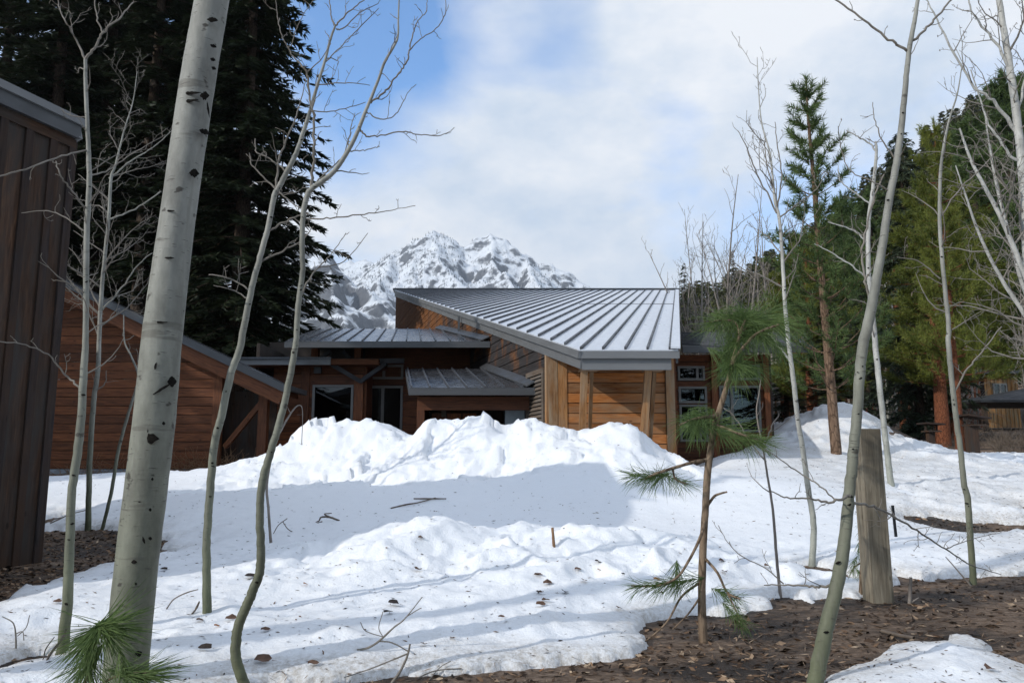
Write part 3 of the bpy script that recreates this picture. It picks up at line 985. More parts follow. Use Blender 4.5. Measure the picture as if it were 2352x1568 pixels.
def mount_z(x, y):
    out = np.full(x.shape, -1e9)
    wx = x + 22 * fbm(x, y, 160, 3, 91); wy = y + 22 * fbm(x, y, 160, 3, 92)
    for pts, sl in RID:
        for i in range(len(pts) - 1):
            a, b = pts[i], pts[i + 1]
            ex, ey = b[0] - a[0], b[1] - a[1]
            t = np.clip(((wx - a[0]) * ex + (wy - a[1]) * ey) / (ex * ex + ey * ey), 0, 1)
            d = np.hypot(wx - a[0] - t * ex, wy - a[1] - t * ey)
            z = a[2] + t * (b[2] - a[2])
            h = z - sl * d * (1 + 0.00035 * np.minimum(d, 900)) + np.clip(d / 60, 0, 1) * 85 * (0.36 - billow(x, y, 190, 5, 51, 0.55))
            out = np.maximum(out, h)
    out += 24 * fbm(x, y, 48, 4, 61) + 5 * fbm(x, y, 13, 2, 66)
    return out


gx = np.linspace(-2300, 1500, 420)
gy = np.concatenate([np.linspace(1400, 3320, 300), np.linspace(3340, 4300, 30)])
Xm, Ym = np.meshgrid(gx, gy)
Zm = np.maximum(mount_z(Xm, Ym), -20.0)
mountain = mk('mountain', np.stack([Xm.ravel(), Ym.ravel(), Zm.ravel()], 1), grid_faces(*Xm.shape), M['rock'], smooth=True)
tag(mountain, 'snowy rock mountain with two peaks behind the lodge', None, None, 'structure')
# trees standing on its ridges and slopes
rng = np.random.default_rng(4)
tx = rng.uniform(-1300, 700, 15000); ty = rng.uniform(1650, 3300, 15000)
dens = fbm(tx, ty, 260, 3, 71)
tz = mount_z(tx, ty)
sel = (dens + rng.uniform(-.35, .35, tx.size) + np.where(ty < 2200, .12, 0) > 0.2) & (tz > 0)
tx, ty, tz = tx[sel], ty[sel], tz[sel]
hh = rng.uniform(6, 13, tx.size)
rr = hh * 0.17
ang = np.array([0, 2.094, 4.189])
vb = np.stack([np.stack([tx + rr * math.cos(a), ty + rr * math.sin(a), tz - 2], 1) for a in ang] + [np.stack([tx, ty, tz + hh], 1)], 1).reshape(-1, 3)
i0 = np.arange(tx.size)[:, None] * 4
tf = np.concatenate([i0 + np.array([[0, 1, 3]]), i0 + np.array([[1, 2, 3]]), i0 + np.array([[2, 0, 3]])])
o = mk('mountain_trees', vb, tf, M['peak_tree'])
tag(o, 'sparse dark conifers scattered over the snowy mountain slopes', None, None, 'stuff')

# ------------------------------------------------------------------ wooded hillside on the right
gx = np.linspace(-20, 420, 90); gy = np.linspace(112, 420, 60)
Xh, Yh = np.meshgrid(gx, gy)


def hill_z(x, y):
    top = np.interp(x / y, [0.1, 0.22, 0.30, 0.42, 0.55, 0.66, 1.2], [0.14, 0.165, 0.19, 0.27, 0.37, 0.45, 0.60]) * 320
    return 8 + (top - 8) * smooth(120, 320, y) + 3 * fbm(x, y, 40, 3, 81)


Zh = hill_z(Xh, Yh)
o = mk('hillside', np.stack([Xh.ravel(), Yh.ravel(), Zh.ravel()], 1), grid_faces(*Xh.shape), M['hill_soil'], smooth=True)
tag(o, None, None, None, 'structure')
# ------------------------------------------------------------------ buildings
def part(name, parent):
    o = bpy.data.objects.new(name, None)
    o.empty_display_size = 0.1
    COL.objects.link(o)
    o.parent = parent
    ORG[o.name] = ORG[parent.name].copy()
    return o


def seam_roof(parent, poly, zf, sdir, spacing, x0, y0, m_panel, m_rib, rib_h=0.05, rib_w=0.035, thick=0.03, up=0.0):
    """standing-seam roof: 2D outline, height zf(x, y), seams along sdir=(dx per y); panels and ribs are single pieces"""
    dx = sdir
    n0 = min((p[0] - dx * (p[1] - y0) - x0) / spacing for p in poly)
    n1 = max((p[0] - dx * (p[1] - y0) - x0) / spacing for p in poly)
    along = Vector((dx, 1.0, zf(dx, y0 + 1) - zf(0, y0)))
    for k in range(math.floor(n0) - 1, math.ceil(n1) + 1):
        a, b = x0 + k * spacing, x0 + (k + 1) * spacing
        # x - dx*(y-y0) in [a, b]
        g = 0.001
        pl = clip2(clip2(poly, 1, -dx, b - g - dx * y0), -1, dx, -(a + g) + dx * y0)
        if len(pl) >= 3:
            area = abs(sum(pl[i][0] * pl[(i + 1) % len(pl)][1] - pl[(i + 1) % len(pl)][0] * pl[i][1] for i in range(len(pl)))) / 2
            if area > 0.004:
                jz = random.uniform(-0.002, 0.002)
                prism('panel', [(p[0], p[1], zf(*p) + up + jz) for p in pl], (0, 0, thick), m_panel, parent, along)
        h = rib_w / 2
        rl = clip2(clip2(poly, 1, -dx, a + h - dx * y0), -1, dx, -(a - h) + dx * y0)
        if len(rl) >= 3:
            ys_ = [p[1] for p in rl]
            if max(ys_) - min(ys_) > 0.25:
                prism('seam', [(p[0], p[1], zf(*p) + up + thick - 0.004) for p in rl], (0, 0, rib_h), m_rib, parent, along)


def window(parent, u0, v0, u1, v1, Y, depth=0.06, fw=0.055, mull=(), bars=(), room=True, inside=None):
    a, b = P(u0, v0, Y), P(u1, v1, Y)
    return window_w(parent, a.x, b.x, b.z, a.z, Y, depth, fw, mull, bars)


def window_w(parent, x0, x1, z0, z1, Y, depth=0.06, fw=0.055, mull=(), bars=()):
    w = part('window', parent)
    y0, y1 = Y - depth, Y + 0.05
    f = part('frame', w) if False else w
    boxw('frame', x0, x1, y0, y1, z1 - fw, z1, M['frame'], w)
    boxw('frame', x0, x1, y0, y1, z0, z0 + fw, M['frame'], w)
    boxw('frame', x0, x0 + fw, y0 + .002, y1, z0 + fw, z1 - fw, M['frame'], w, (0, 0, 1))
    boxw('frame', x1 - fw, x1, y0 + .002, y1, z0 + fw, z1 - fw, M['frame'], w, (0, 0, 1))
    for t in mull:
        xm = x0 + t * (x1 - x0)
        boxw('mullion', xm - fw * .6, xm + fw * .6, y0 + .004, y1, z0 + fw, z1 - fw, M['frame'], w, (0, 0, 1))
    for t in bars:
        zm = z0 + t * (z1 - z0)
        boxw('mullion', x0 + fw, x1 - fw, y0 + .006, y1, zm - fw * .6, zm + fw * .6, M['frame'], w)
    boxw('pane', x0 + fw * .5, x1 - fw * .5, Y - 0.012, Y - 0.004, z0 + fw * .5, z1 - fw * .5, M['glass'], w)
    return w


def siding(parent, x0, x1, z0, z1, Y, h, mat, holes=(), top=None, thick=0.03, lap=0.012, name='board', maxlen=None):
    """horizontal boards on a wall facing -Y; holes (x0,x1,z0,z1) stay open; top(x)->z cuts the upper edge (linear)"""
    r = random.Random(int(abs(x0 * 100 + z0 * 10 + Y)))
    z = z0
    while z < z1 - 0.02:
        zt = min(z + h - 0.016, z1)
        zrow, z = z, z
        zc = sorted({z, zt, *[q for w_ in holes for q in (w_[2], w_[3]) if z + .01 < q < zt - .01]})
        for z, zt in zip(zc[:-1], zc[1:]):
         segs = [(x0, x1)]
         for hx0, hx1, hz0, hz1 in holes:
            if hz1 > z + 0.005 and hz0 < zt - 0.005:
                new = []
                for a, b in segs:
                    if hx1 <= a or hx0 >= b: new.append((a, b)); continue
                    if hx0 > a + 0.02: new.append((a, hx0))
                    if hx1 < b - 0.02: new.append((hx1, b))
                segs = new
         if maxlen:
            ns = []
            for a, b in segs:
                while b - a > maxlen * 1.3:
                    cpt = a + maxlen * r.uniform(0.6, 1.1)
                    ns.append((a, cpt - 0.003)); a = cpt
                ns.append((a, b))
            segs = ns
         for a, b in segs:
            pl = [(a, z), (b, z), (b, zt), (a, zt)]
            if top is not None:
                # top: (slope, icpt): z <= slope*x+icpt
                pl = clip2(pl, -top[0], 1, top[1])
            if len(pl) >= 3 and max(p[0] for p in pl) - min(p[0] for p in pl) > 0.03:
                y = Y - r.uniform(0, 0.012)
                prism(name, [(p[0], y - thick, p[1]) for p in pl], (0, thick, 0), mat, parent, (1, 0, 0))
        z = zrow + h


random.seed(3)
# ---------------------------------------------- main lodge
lodge = thing('lodge', (1.5, 17, 1.2), 'large cedar lodge with long grey standing-seam roof rising to the mountain', 'building')
YE, YR, SDX, SSL = 14.5, 43.5, 0.2174, 0.2565
ER = P(1558, 806, YE); EL = P(1330, 806, YE)
ZE = ER.z
LFX = P(905, 668, YR).x
LSL = (LFX - EL.x) / (YR - YE)          # left rake runs x = EL.x + LSL*(y-YE)


def mz(x, y): return ZE + SSL * (y - YE)


roof_poly = [(EL.x, YE), (ER.x, YE), (ER.x + SDX * (YR - YE), YR), (LFX, YR)]
roof = part('main_roof', lodge)
seam_roof(roof, roof_poly, mz, SDX, 0.415, ER.x - 0.16, YE, M['roof_metal'], M['shaded_rib_metal'], 0.055, 0.04)
# cap along the right rake and the ridge
al = Vector((SDX, 1, SSL))
prism('rake_cap', [(ER.x - .15, YE - .05, mz(0, YE) + .04), (ER.x + .03, YE - .05, mz(0, YE) + .04), (ER.x + .03 + SDX * 29.05, YR, mz(0, YR) + .04), (ER.x - .15 + SDX * 29.05, YR, mz(0, YR) + .04)], (0, 0, .035), M['roof_metal'], roof, al)
bar('ridge_cap', (LFX - .05, YR, mz(0, YR) + .06), (ER.x + SDX * 29 + .05, YR, mz(0, YR) + .06), 0.10, 0.22, M['fascia_dark'], roof)
bar('lap_joint', (P(1330, 700, 29.4).x, 29.4, mz(0, 29.4) + .036), (ER.x + SDX * 14.9 - .1, 29.4, mz(0, 29.4) + .036), .03, .02, M['shaded_rib_metal'], roof, (0, 1, SSL))
# roof edge: two stepped metal fascias along the eave and along the left rake, wooden underside
prism('soffit', [(EL.x + .08, YE + .14, mz(0, YE + .14) - .30), (ER.x - .12, YE + .14, mz(0, YE + .14) - .30), (ER.x - .12 + SDX * 28.8, YR - .1, mz(0, YR) - .30), (LFX + .12, YR - .1, mz(0, YR) - .30)], (0, 0, .285), M['soffit'], roof, al)
bar('fascia', (EL.x - .02, YE + .02, ZE - .065), (ER.x + .02, YE + .02, ZE - .065), .14, .05, M['fascia'], roof)
bar('fascia', (EL.x + .06, YE + .11, ZE - .235), (ER.x - .12, YE + .11, ZE - .235), .215, .06, M['fascia'], roof)
ra = Vector((LSL, 1, SSL)).normalized()
off = Vector((1, -LSL, 0)).normalized()
a0, a1 = Vector((EL.x, YE, ZE)), Vector((LFX, YR, mz(0, YR)))
bar('fascia', a0 + Vector((0, 0, -.065)) - ra * .03 - off * .005, a1 + Vector((0, 0, -.065)), .14, .05, M['fascia'], roof)
bar('fascia', a0 + Vector((0, 0, -.235)) + off * .07 + ra * .07, a1 + Vector((0, 0, -.235)) + off * .07, .21, .05, M['fascia'], roof)
bar('fascia', (ER.x - .02, YE + .05, ZE - .12), (ER.x - .02 + SDX * 29, YR, mz(0, YR) - .12), .2, .04, M['fascia_dark'], roof)
# little drain on the left rake
p = a0 + (a1 - a0) * 0.37
bar('drain', p - off * .05 + Vector((0, 0, -.12)), p - off * .05 + Vector((0, 0, -.75)), .07, .07, M['fascia_dark'], roof, (1, 0, 0))

# wall under the left rake, boards level
YW = 16.6
wx0 = EL.x + LSL * (YW - YE) + 0.11
wdir = Vector((LSL, 1, 0)).normalized()
wn_ = Vector((-wdir.y, wdir.x, 0))       # outward, to the left
wallL = part('side_wall', lodge)
LW = (43.2 - YW) / wdir.y
k = SSL * wdir.y                          # rise per metre along the wall
ztop0 = mz(0, YW) - .30
z = 1.6
while z < ztop0 + k * LW - .05:
    pl = clip2([(0, z), (LW, z), (LW, z + .218), (0, z + .218)], -k, 1, ztop0)
    if len(pl) >= 3:
        # cut into two or three lengths
        cuts = [0] + sorted(random.Random(int(z * 100)).sample([6.0, 8.2, 10.4, 12.6, 15, 17.2, 19.4, 22], 3)) + [LW]
        for s0, s1 in zip(cuts[:-1], cuts[1:]):
            q = clip2(clip2(pl, 1, 0, s1 - .004), -1, 0, -(s0 + .004))
            if len(q) >= 3 and max(t[0] for t in q) - min(t[0] for t in q) > .05:
                jj = random.uniform(0, .006)
                prism('board', [Vector((wx0, YW, 0)) + wdir * s + wn_ * jj + Vector((0, 0, zz)) for s, zz in q], wn_ * .03, M['weathered_siding'], wallL, wdir)
    z += .24
base = Vector((wx0, YW, 0))
prism('sheathing', [base + Vector((.02, 0, 0.9)), base + wdir * LW + Vector((.02, 0, .9)), base + wdir * LW + Vector((.02, 0, ztop0 + k * LW)), base + Vector((.02, 0, ztop0))], -wn_ * .06, M['inside'], wallL, wdir)
# louvre near the corner of that wall
lv = part('louvre', lodge)


def onwall(s, z, o_=0.0): return base + wdir * s + wn_ * (0.035 + o_) + Vector((0, 0, z))


lv0, lv1, lz0, lz1 = .22, 1.30, 1.95, 3.42
prism('backing', [onwall(lv0, lz0), onwall(lv1, lz0), onwall(lv1, lz1), onwall(lv0, lz1)], wn_ * .012, M['inside'], lv, wdir)
for s0, s1, z0, z1 in ((lv0 - .11, lv1 + .11, lz1, lz1 + .11), (lv0 - .11, lv1 + .11, lz0 - .11, lz0), (lv0 - .11, lv0, lz0, lz1), (lv1, lv1 + .11, lz0, lz1)):
    prism('louvre_frame', [onwall(s0, z0), onwall(s1, z0), onwall(s1, z1), onwall(s0, z1)], wn_ * .07, M['grey_wood'], lv, wdir if s1 - s0 > .5 else (0, 0, 1))
nsl = 17
for i in range(nsl):
    z = lz0 + (i + .5) * (lz1 - lz0) / nsl
    prism('slat', [onwall(lv0, z - .035, .055), onwall(lv1, z - .035, .055), onwall(lv1, z + .035, .015), onwall(lv0, z + .035, .015)], wn_ * .014, M['grey_wood'], lv, wdir)

# front gable wall under the eave
xa, xb = wx0 + .02, P(1546, 950, YW).x
wallF = part('front_wall', lodge)
zt = mz(0, YW) - .30
siding(wallF, xa + .36, xb - .16, 1.05, zt, YW, .215, M['cedar'], thick=.035)
boxw('sheathing', xa + .02, xb - .02, YW + .002, YW + .08, .9, zt, M['inside'], wallF)
boxw('corner_board', xa - .03, xa + .16, YW - .065, YW, 1.05, zt, M['cedar_trim'], wallF, (0, 0, 1))
boxw('corner_board', xa + .17, xa + .36, YW - .06, YW, 1.05, zt, M['cedar_trim'], wallF, (0, 0, 1))
prism('corner_board', [base + wn_ * .06 + Vector((0, 0, 1.2)), base + wn_ * .06 + wdir * .11 + Vector((0, 0, 1.2)), base + wn_ * .06 + wdir * .11 + Vector((0, 0, ztop0)), base + wn_ * .06 + Vector((0, 0, ztop0))], -wn_ * .06, M['cedar_trim'], wallF, (0, 0, 1))
boxw('corner_post', xb - .15, xb + .03, YW - .10, YW + .02, .95, zt, M['cedar_trim'], wallF, (0, 0, 1))
# return of the corner to the right wing
boxw('return_wall', xb + .03, xb + .08, YW, 19.6, .9, zt, M['red_siding'], lodge, (0, 0, 1))
# raking posts that carry the eave
zb = mz(0, 15.1) - .30
boxw('eave_beam', EL.x + .35, ER.x - .25, 15.02, 15.18, zb - .02, zb + .12, M['cedar_trim'], lodge)
for (ut, ub) in ((1343, 1337), (1490, 1478)):
    tt, bb = P(ut, 853, 15.1), P(ub, 1010, 15.35)
    bb = tt + (bb - tt) * 1.35
    bar('post', bb, Vector((tt.x, tt.y, zb)), .13, .14, M['cedar_trim'], lodge, (1, 0, 0))
    bar('post', bb + Vector((.17, .22, 0)), Vector((tt.x + .16, tt.y + .2, zb)), .07, .12, M['cedar_trim'], lodge, (1, 0, 0))
    boxw('post_cap', tt.x - .1, tt.x + .26, 14.98, 15.32, zb - .16, zb - .02, M['cedar_trim'], lodge)

# ---------------------------------------------- hall on the left of the lodge: raised roof, windows, entry
YB0, YB1 = 21.5, 29.0
bl = P(655, 786, YB0); blt = P(731, 757, YB1)
SB = (blt.z - bl.z) / (YB1 - YB0)


def bz(x, y): return bl.z + SB * (y - YB0)


def lwx(y): return EL.x + LSL * (y - YE) + .08      # face of the side wall


roofB = part('hall_roof', lodge)
polyB = [(bl.x, YB0), (lwx(YB0), YB0), (lwx(YB1), YB1), (blt.x, YB1)]
seam_roof(roofB, polyB, bz, (blt.x - bl.x) / (YB1 - YB0), .41, bl.x + .08, YB0, M['roof_dark'], M['shaded_rib_metal'], .045, .035)
bar('fascia', (bl.x - .02, YB0 + .02, bl.z - .07), (lwx(YB0) - .02, YB0 + .02, bl.z - .07), .15, .05, M['fascia_dark'], roofB)
bar('fascia', (bl.x, YB0 + .05, bl.z - .07), (blt.x, YB1, blt.z - .07), .15, .05, M['fascia_dark'], roofB)
prism('soffit', [(bl.x + .1, YB0 + .06, bz(0, YB0) - .14), (lwx(YB0) - .1, YB0 + .06, bz(0, YB0) - .14), (lwx(YB1) - .1, YB1, bz(0, YB1) - .14), (blt.x + .1, YB1, bz(0, YB1) - .14)], (0, 0, .12), M['soffit'], roofB)
prism('flashing', [(lwx(YB0) - .26, YB0, bz(0, YB0) + .05), (lwx(YB0) - .05, YB0, bz(0, YB0) + .15), (lwx(YB1) - .05, YB1, bz(0, YB1) + .15), (lwx(YB1) - .26, YB1, bz(0, YB1) + .05)], (0, 0, .03), M['fascia_dark'], roofB, (LSL, 1, SB))

YC0, YC1 = 17.3, 21.8
cl = P(941, 893, YC0); clt = P(933, 849, YC1)
SC = (clt.z - cl.z) / (YC1 - YC0)


def cz(x, y): return cl.z + SC * (y - YC0)


roofC = part('entry_roof', lodge)
polyC = [(cl.x, YC0), (lwx(YC0) - .02, YC0), (lwx(YC1), YC1), (clt.x, YC1)]
seam_roof(roofC, polyC, cz, (clt.x - cl.x) / (YC1 - YC0), .41, cl.x + .04, YC0, M['roof_dark'], M['shaded_rib_metal'], .045, .035)
bar('fascia', (cl.x - .02, YC0 + .02, cl.z - .06), (lwx(YC0) - .05, YC0 + .02, cl.z - .06), .15, .05, M['fascia_dark'], roofC)
bar('fascia', (cl.x, YC0 + .05, cl.z - .06), (clt.x, YC1, clt.z - .06), .15, .05, M['fascia_dark'], roofC)
prism('soffit', [(cl.x + .08, YC0 + .06, cl.z - .14), (lwx(YC0) - .1, YC0 + .06, cl.z - .14), (lwx(YC1) - .1, YC1, clt.z - .14), (clt.x + .1, YC1, clt.z - .14)], (0, 0, .12), M['soffit'], roofC)
prism('flashing', [(lwx(YC0) - .24, YC0, cz(0, YC0) + .05), (lwx(YC0) - .04, YC0, cz(0, YC0) + .16), (lwx(YC1) - .04, YC1, cz(0, YC1) + .16), (lwx(YC1) - .24, YC1, cz(0, YC1) + .05)], (0, 0, .03), M['fascia_dark'], roofC, (LSL, 1, SC))

# entry volume under the small roof
entry = part('entry', lodge)
ex0 = cl.x + .12
zc_ = cl.z - .14
boxw('header_beam', ex0, lwx(17.75) - .05, 17.7, 17.85, zc_ - .30, zc_, M['red_beam'], entry)
boxw('post', ex0, ex0 + .17, 17.69, 17.86, 1.0, zc_ - .30, M['red_beam'], entry, (0, 0, 1))
prism('side_boards', [(ex0 - .02, 17.9, 1.0), (ex0 - .02, 23.9, 1.0), (ex0 - .02 - .6, 23.9, cz(0, 22) - .1), (ex0 - .02, 17.9, zc_)], (.05, 0, 0), M['red_siding'], entry, (0, 0, 1))
for i in range(3):
    x0 = ex0 + .24 + i * .36
    boxw('door_panel', x0, x0 + .33, 18.7, 18.75, 1.0, zc_ - .32, M['red_siding'], entry, (0, 0, 1))
for i in range(9):
    x0 = ex0 + i * .34
    if x0 < .5: boxw('board', x0, x0 + .33, 20.2, 20.25, 1.0, zc_ + .3, M['dark_board'], entry, (0, 0, 1))
pp = P(1018, 945, 18.6)
boxw('notice', pp.x - .05, pp.x + .06, 18.66, 18.69, pp.z - .12, pp.z + .10, M['grey_wood'], entry)

# window wall of the hall
Y1 = 24.0
hall = part('hall_wall', lodge)
x0, x1 = P(836, 900, Y1).x, lwx(Y1) - .02
dz1, dz0 = P(880, 886, Y1).z, 1.3
tz1, tz0 = P(880, 838, Y1).z, P(880, 871, Y1).z
wa, wb = P(845, 900, Y1).x, P(926, 900, Y1).x
siding(hall, x0, x1, 1.2, bz(0, Y1) - .15, Y1, .24, M['red_siding'], [(wa, wb, dz0, dz1), (wa, wb, tz0, tz1)])
window_w(lodge, wa, wb, dz0, dz1, Y1 - .02, fw=.07, mull=(.43,))
window_w(lodge, wa, wb, tz0, tz1, Y1 - .02, fw=.07, mull=(.45,))
Y2 = 23.0
wallB = part('window_wall', lodge)
x0b, x1b = P(628, 900, Y2).x, P(838, 900, Y2).x
wz1, wz0 = P(760, 884, Y2).z, P(760, 984, Y2).z
wc, wd = P(719, 900, Y2).x, P(813, 900, Y2).x
dz = P(650, 838, Y2).z
siding(wallB, x0b, x1b, 1.2, dz, Y2, .24, M['red_siding'], [(wc, wd, wz0, wz1)])
window_w(lodge, wc, wd, wz0, wz1, Y2 - .02, fw=.07)
boxw('trim_board', x0b, x1b, Y2 - .07, Y2 - .036, wz1 + .02, wz1 + .26, M['red_beam'], wallB)
boxw('post', P(693, 900, Y2).x, P(712, 900, Y2).x, Y2 - .10, Y2 - .04, 1.2, dz, M['red_beam'], wallB, (0, 0, 1))
boxw('post', P(815, 900, Y2).x, P(836, 900, Y2).x, Y2 - .14, Y2 + .05, 1.2, P(826, 862, Y2).z, M['red_beam'], wallB, (0, 0, 1))
boxw('side_boards', x1b, x1b + .05, Y2, Y1, 1.2, dz, M['red_siding'], wallB, (0, 0, 1))
lx = P(732, 850, 22.9)
boxw('lamp', lx.x - .1, lx.x + .1, 22.75, 22.9, lx.z - .1, lx.z + .08, M['fascia_dark'], wallB)
# dim room behind the glass
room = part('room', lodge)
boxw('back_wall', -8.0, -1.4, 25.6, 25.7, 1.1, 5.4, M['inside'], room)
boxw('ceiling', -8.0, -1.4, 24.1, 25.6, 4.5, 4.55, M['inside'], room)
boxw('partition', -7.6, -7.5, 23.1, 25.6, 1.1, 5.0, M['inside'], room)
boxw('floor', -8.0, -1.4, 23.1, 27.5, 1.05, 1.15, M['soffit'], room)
# flat roof left of the raised roof
flat = part('flat_roof', lodge)
fl, fr = P(552, 830, 22.3), P(760, 830, 22.3)
ft, fb = P(650, 823, 22.3).z, P(650, 838, 22.3).z
boxw('fascia', fl.x, fr.x, 22.25, 22.30, fb, ft, M['fascia'], flat)
boxw('drip_edge', fl.x, fr.x + .02, 22.2, 22.26, ft - .03, ft + .03, M['roof_dark'], flat)
boxw('roof_deck', fl.x, x1b + .5, 22.31, 27.6, fb + .02, ft - .01, M['soffit'], flat)
# trussed bracket under the raised roof
tr = part('truss', lodge)
zb0, zb1 = P(800, 834, 22.6).z, P(800, 823, 22.6).z
boxw('truss_beam', P(716, 830, 22.6).x, P(928, 830, 22.6).x, 22.55, 22.7, zb0, zb1, M['bracket'], tr)
for (ua, va, ub, vb_) in ((757, 834, 829, 876), (887, 834, 829, 876)):
    bar('brace', P(ua, va, 22.6), P(ub, vb_, 22.85), .14, .12, M['bracket'], tr, (0, 1, 0))
for u in (724, 823):
    q0, q1 = P(u - 8, 823, 22.6), P(u + 8, 803, 22.6)
    boxw('truss_post', q0.x, q1.x, 22.5, 22.75, zb1, bz(0, 22.6) - .14, M['soffit'], tr, (0, 0, 1))
bar('brace', P(738, 822, 22.6), P(760, 806, 22.6), .1, .1, M['bracket'], tr, (0, 1, 0))
bar('brace', P(802, 822, 22.6), P(788, 806, 22.6), .1, .1, M['bracket'], tr, (0, 1, 0))
q0 = P(838, 820, 23.9)
boxw('clerestory_wall', q0.x, x1, 23.95, 24.0, zb1 - .4, bz(0, 24) - .14, M['soffit'], hall)

# ---------------------------------------------- right wing
YWR = 19.6
wr = part('right_wing_wall', lodge)
rx0, rx1 = xb + .08, P(1768, 900, YWR).x
zr = P(1700, 815, YWR).z
wins = []
for (u0, v0, u1, v1, mu, ba) in ((1555, 841, 1618, 874, (.72,), ()), (1557, 888, 1623, 926, (), ()), (1559, 929, 1626, 1014, (.72,), ()),
                                 (1652, 838, 1745, 873, (.33,), ()), (1650, 886, 1748, 992, (.3,), ())):
    a, b = P(u0, v0, YWR), P(u1, v1, YWR)
    wins.append((a.x, b.x, b.z, a.z, mu, ba))
siding(wr, rx0, rx1, .9, zr, YWR, .24, M['red_siding'], [w[:4] for w in wins])
for w in wins:
    window_w(lodge, w[0], w[1], w[2], w[3], YWR - .02, fw=.055, mull=w[4], bars=w[5])
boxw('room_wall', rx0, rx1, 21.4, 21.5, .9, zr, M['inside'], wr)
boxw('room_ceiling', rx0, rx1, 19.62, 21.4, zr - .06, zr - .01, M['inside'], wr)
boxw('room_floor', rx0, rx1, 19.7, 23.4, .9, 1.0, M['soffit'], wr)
boxw('post', P(1632, 900, YWR).x, P(1645, 900, YWR).x, YWR - .14, YWR - .04, .9, zr, M['red_beam'], wr, (0, 0, 1))
boxw('end_wall', rx1, rx1 + .06, YWR, 23.5, .9, zr, M['dark_board'], wr, (0, 0, 1))
boxw('post', P(1752, 900, YWR).x, P(1764, 900, YWR).x, YWR - .14, YWR - .04, .9, zr, M['red_beam'], wr, (0, 0, 1))
roofE = part('right_wing_roof', lodge)
e0, e1 = P(1556, 797, 18.6), P(1870, 797, 18.6)
et = P(1556, 767, 25.0)
SE = (et.z - e0.z) / (25.0 - 18.6)


def ezf(x, y): return e0.z + SE * (y - 18.6)


polyE = [(ER.x + SDX * 4.2 + .06, 18.6), (e1.x, 18.6), (e1.x + 2.2, 25.0), (ER.x + SDX * 10.5 + .06, 25.0)]
seam_roof(roofE, polyE, ezf, -1.9, .42 * 2.15, e0.x, 18.6, M['roof_black'], M['roof_dark'], .045, .05)
bar('fascia', (polyE[0][0], 18.58, e0.z - .06), (e1.x, 18.58, e0.z - .06), .15, .05, M['fascia_dark'], roofE)
prism('soffit', [(polyE[0][0], 18.64, e0.z - .13), (e1.x - .1, 18.64, e0.z - .13), (e1.x + 2, 25.0, et.z - .13), (polyE[3][0], 25.0, et.z - .13)], (0, 0, .11), M['soffit'], roofE)

# grey electrical cabinet in the entry
ca, cb = P(1160, 926, 18.3), P(1206, 1000, 18.3)
cab = thing('utility_cabinet', ((ca.x + cb.x) / 2, 18.4, 1.3), 'blue-grey metal utility cabinet standing in the dark entry recess', 'cabinet')
boxw('body', ca.x, cb.x, 18.3, 18.62, 1.25, ca.z, M['cabinet'], cab)
xm = ca.x + (cb.x - ca.x) * .46
boxw('door', ca.x + .012, xm - .006, 18.28, 18.299, 1.3, ca.z - .03, M['cabinet'], cab)
boxw('door', xm + .006, cb.x - .012, 18.28, 18.299, 1.3, ca.z - .03, M['cabinet'], cab)
boxw('handle', xm - .03, xm - .015, 18.255, 18.28, 1.9, 2.0, M['bracket'], cab, (0, 0, 1))

# ---------------------------------------------- left wing: log-sided cabin with raking roof
YL = 20.0
wing = thing('log_cabin', (-10, 20, 1.3), 'red-brown log-sided cabin with raking grey roof edge behind the aspens', 'building')
pa, pb = P(60, 606, 19.1), P(657, 892, 19.1)
rs = (pb.z - pa.z) / (pb.x - pa.x)


def rz(x): return pa.z + rs * (x - pa.x)


lw0, lw1 = P(60, 900, YL).x, P(492, 900, YL).x
wl_ = part('log_wall', wing)
siding(wl_, lw0, lw1, 1.36, 7.0, YL, .225, M['red_siding'], top=(rs, rz(0) - .38), thick=.06, maxlen=4.2)
boxw('sheathing', lw0, lw1, YL + .004, YL + .06, 1.2, 3.6, M['inside'], wl_)
boxw('foundation', lw0, lw1, YL - .05, YL + .1, .9, 1.34, M['concrete'], wing)
boxw('corner_post', lw1, P(512, 900, YL).x, YL - .08, YL + .12, 1.0, rz(lw1 + .2) - .4, M['red_beam'], wing, (0, 0, 1))
qx = P(605, 900, YL).x
boxw('porch_post', qx, qx + .22, YL - .35, YL - .13, 1.0, rz(qx + .2) - .40, M['red_beam'], wing, (0, 0, 1))
bar('brace', (qx + .1, YL - .24, rz(qx) - .62), (lw1 + .32, YL + .1, 1.9), .14, .12, M['red_beam'], wing, (0, 1, 0))
boxw('porch_wall', lw1, qx + .2, 20.5, 20.56, 1.0, rz(qx + .2) - .25, M['dark_board'], wing, (0, 0, 1))
boxw('side_wall', lw1 + .02, lw1 + .08, YL + .12, 20.5, 1.0, 3.6, M['dark_board'], wing, (0, 0, 1))
rf = part('roof', wing)
xl, xr = pa.x - 1.5, pb.x
rv = Vector((1, 0, rs)).normalized()
prism('roof_panel', [(xl, 19.12, rz(xl)), (xr, 19.12, rz(xr)), (xr, 20.7, rz(xr)), (xl, 20.7, rz(xl))], (0, 0, .05), M['roof_dark'], rf, (1, 0, rs))
bar('fascia', Vector((xl, 19.1, rz(xl) - .02)), Vector((xr + .05, 19.1, rz(xr + .05) - .02)), .17, .05, M['fascia_dark'], rf, (0, 0, 1))  # darker metal stands in for the shade on this roof edge
bar('barge_board', Vector((xl, 19.22, rz(xl) - .28)), Vector((xr - .12, 19.22, rz(xr - .12) - .28)), .34, .09, M['red_beam'], rf, (0, 0, 1))
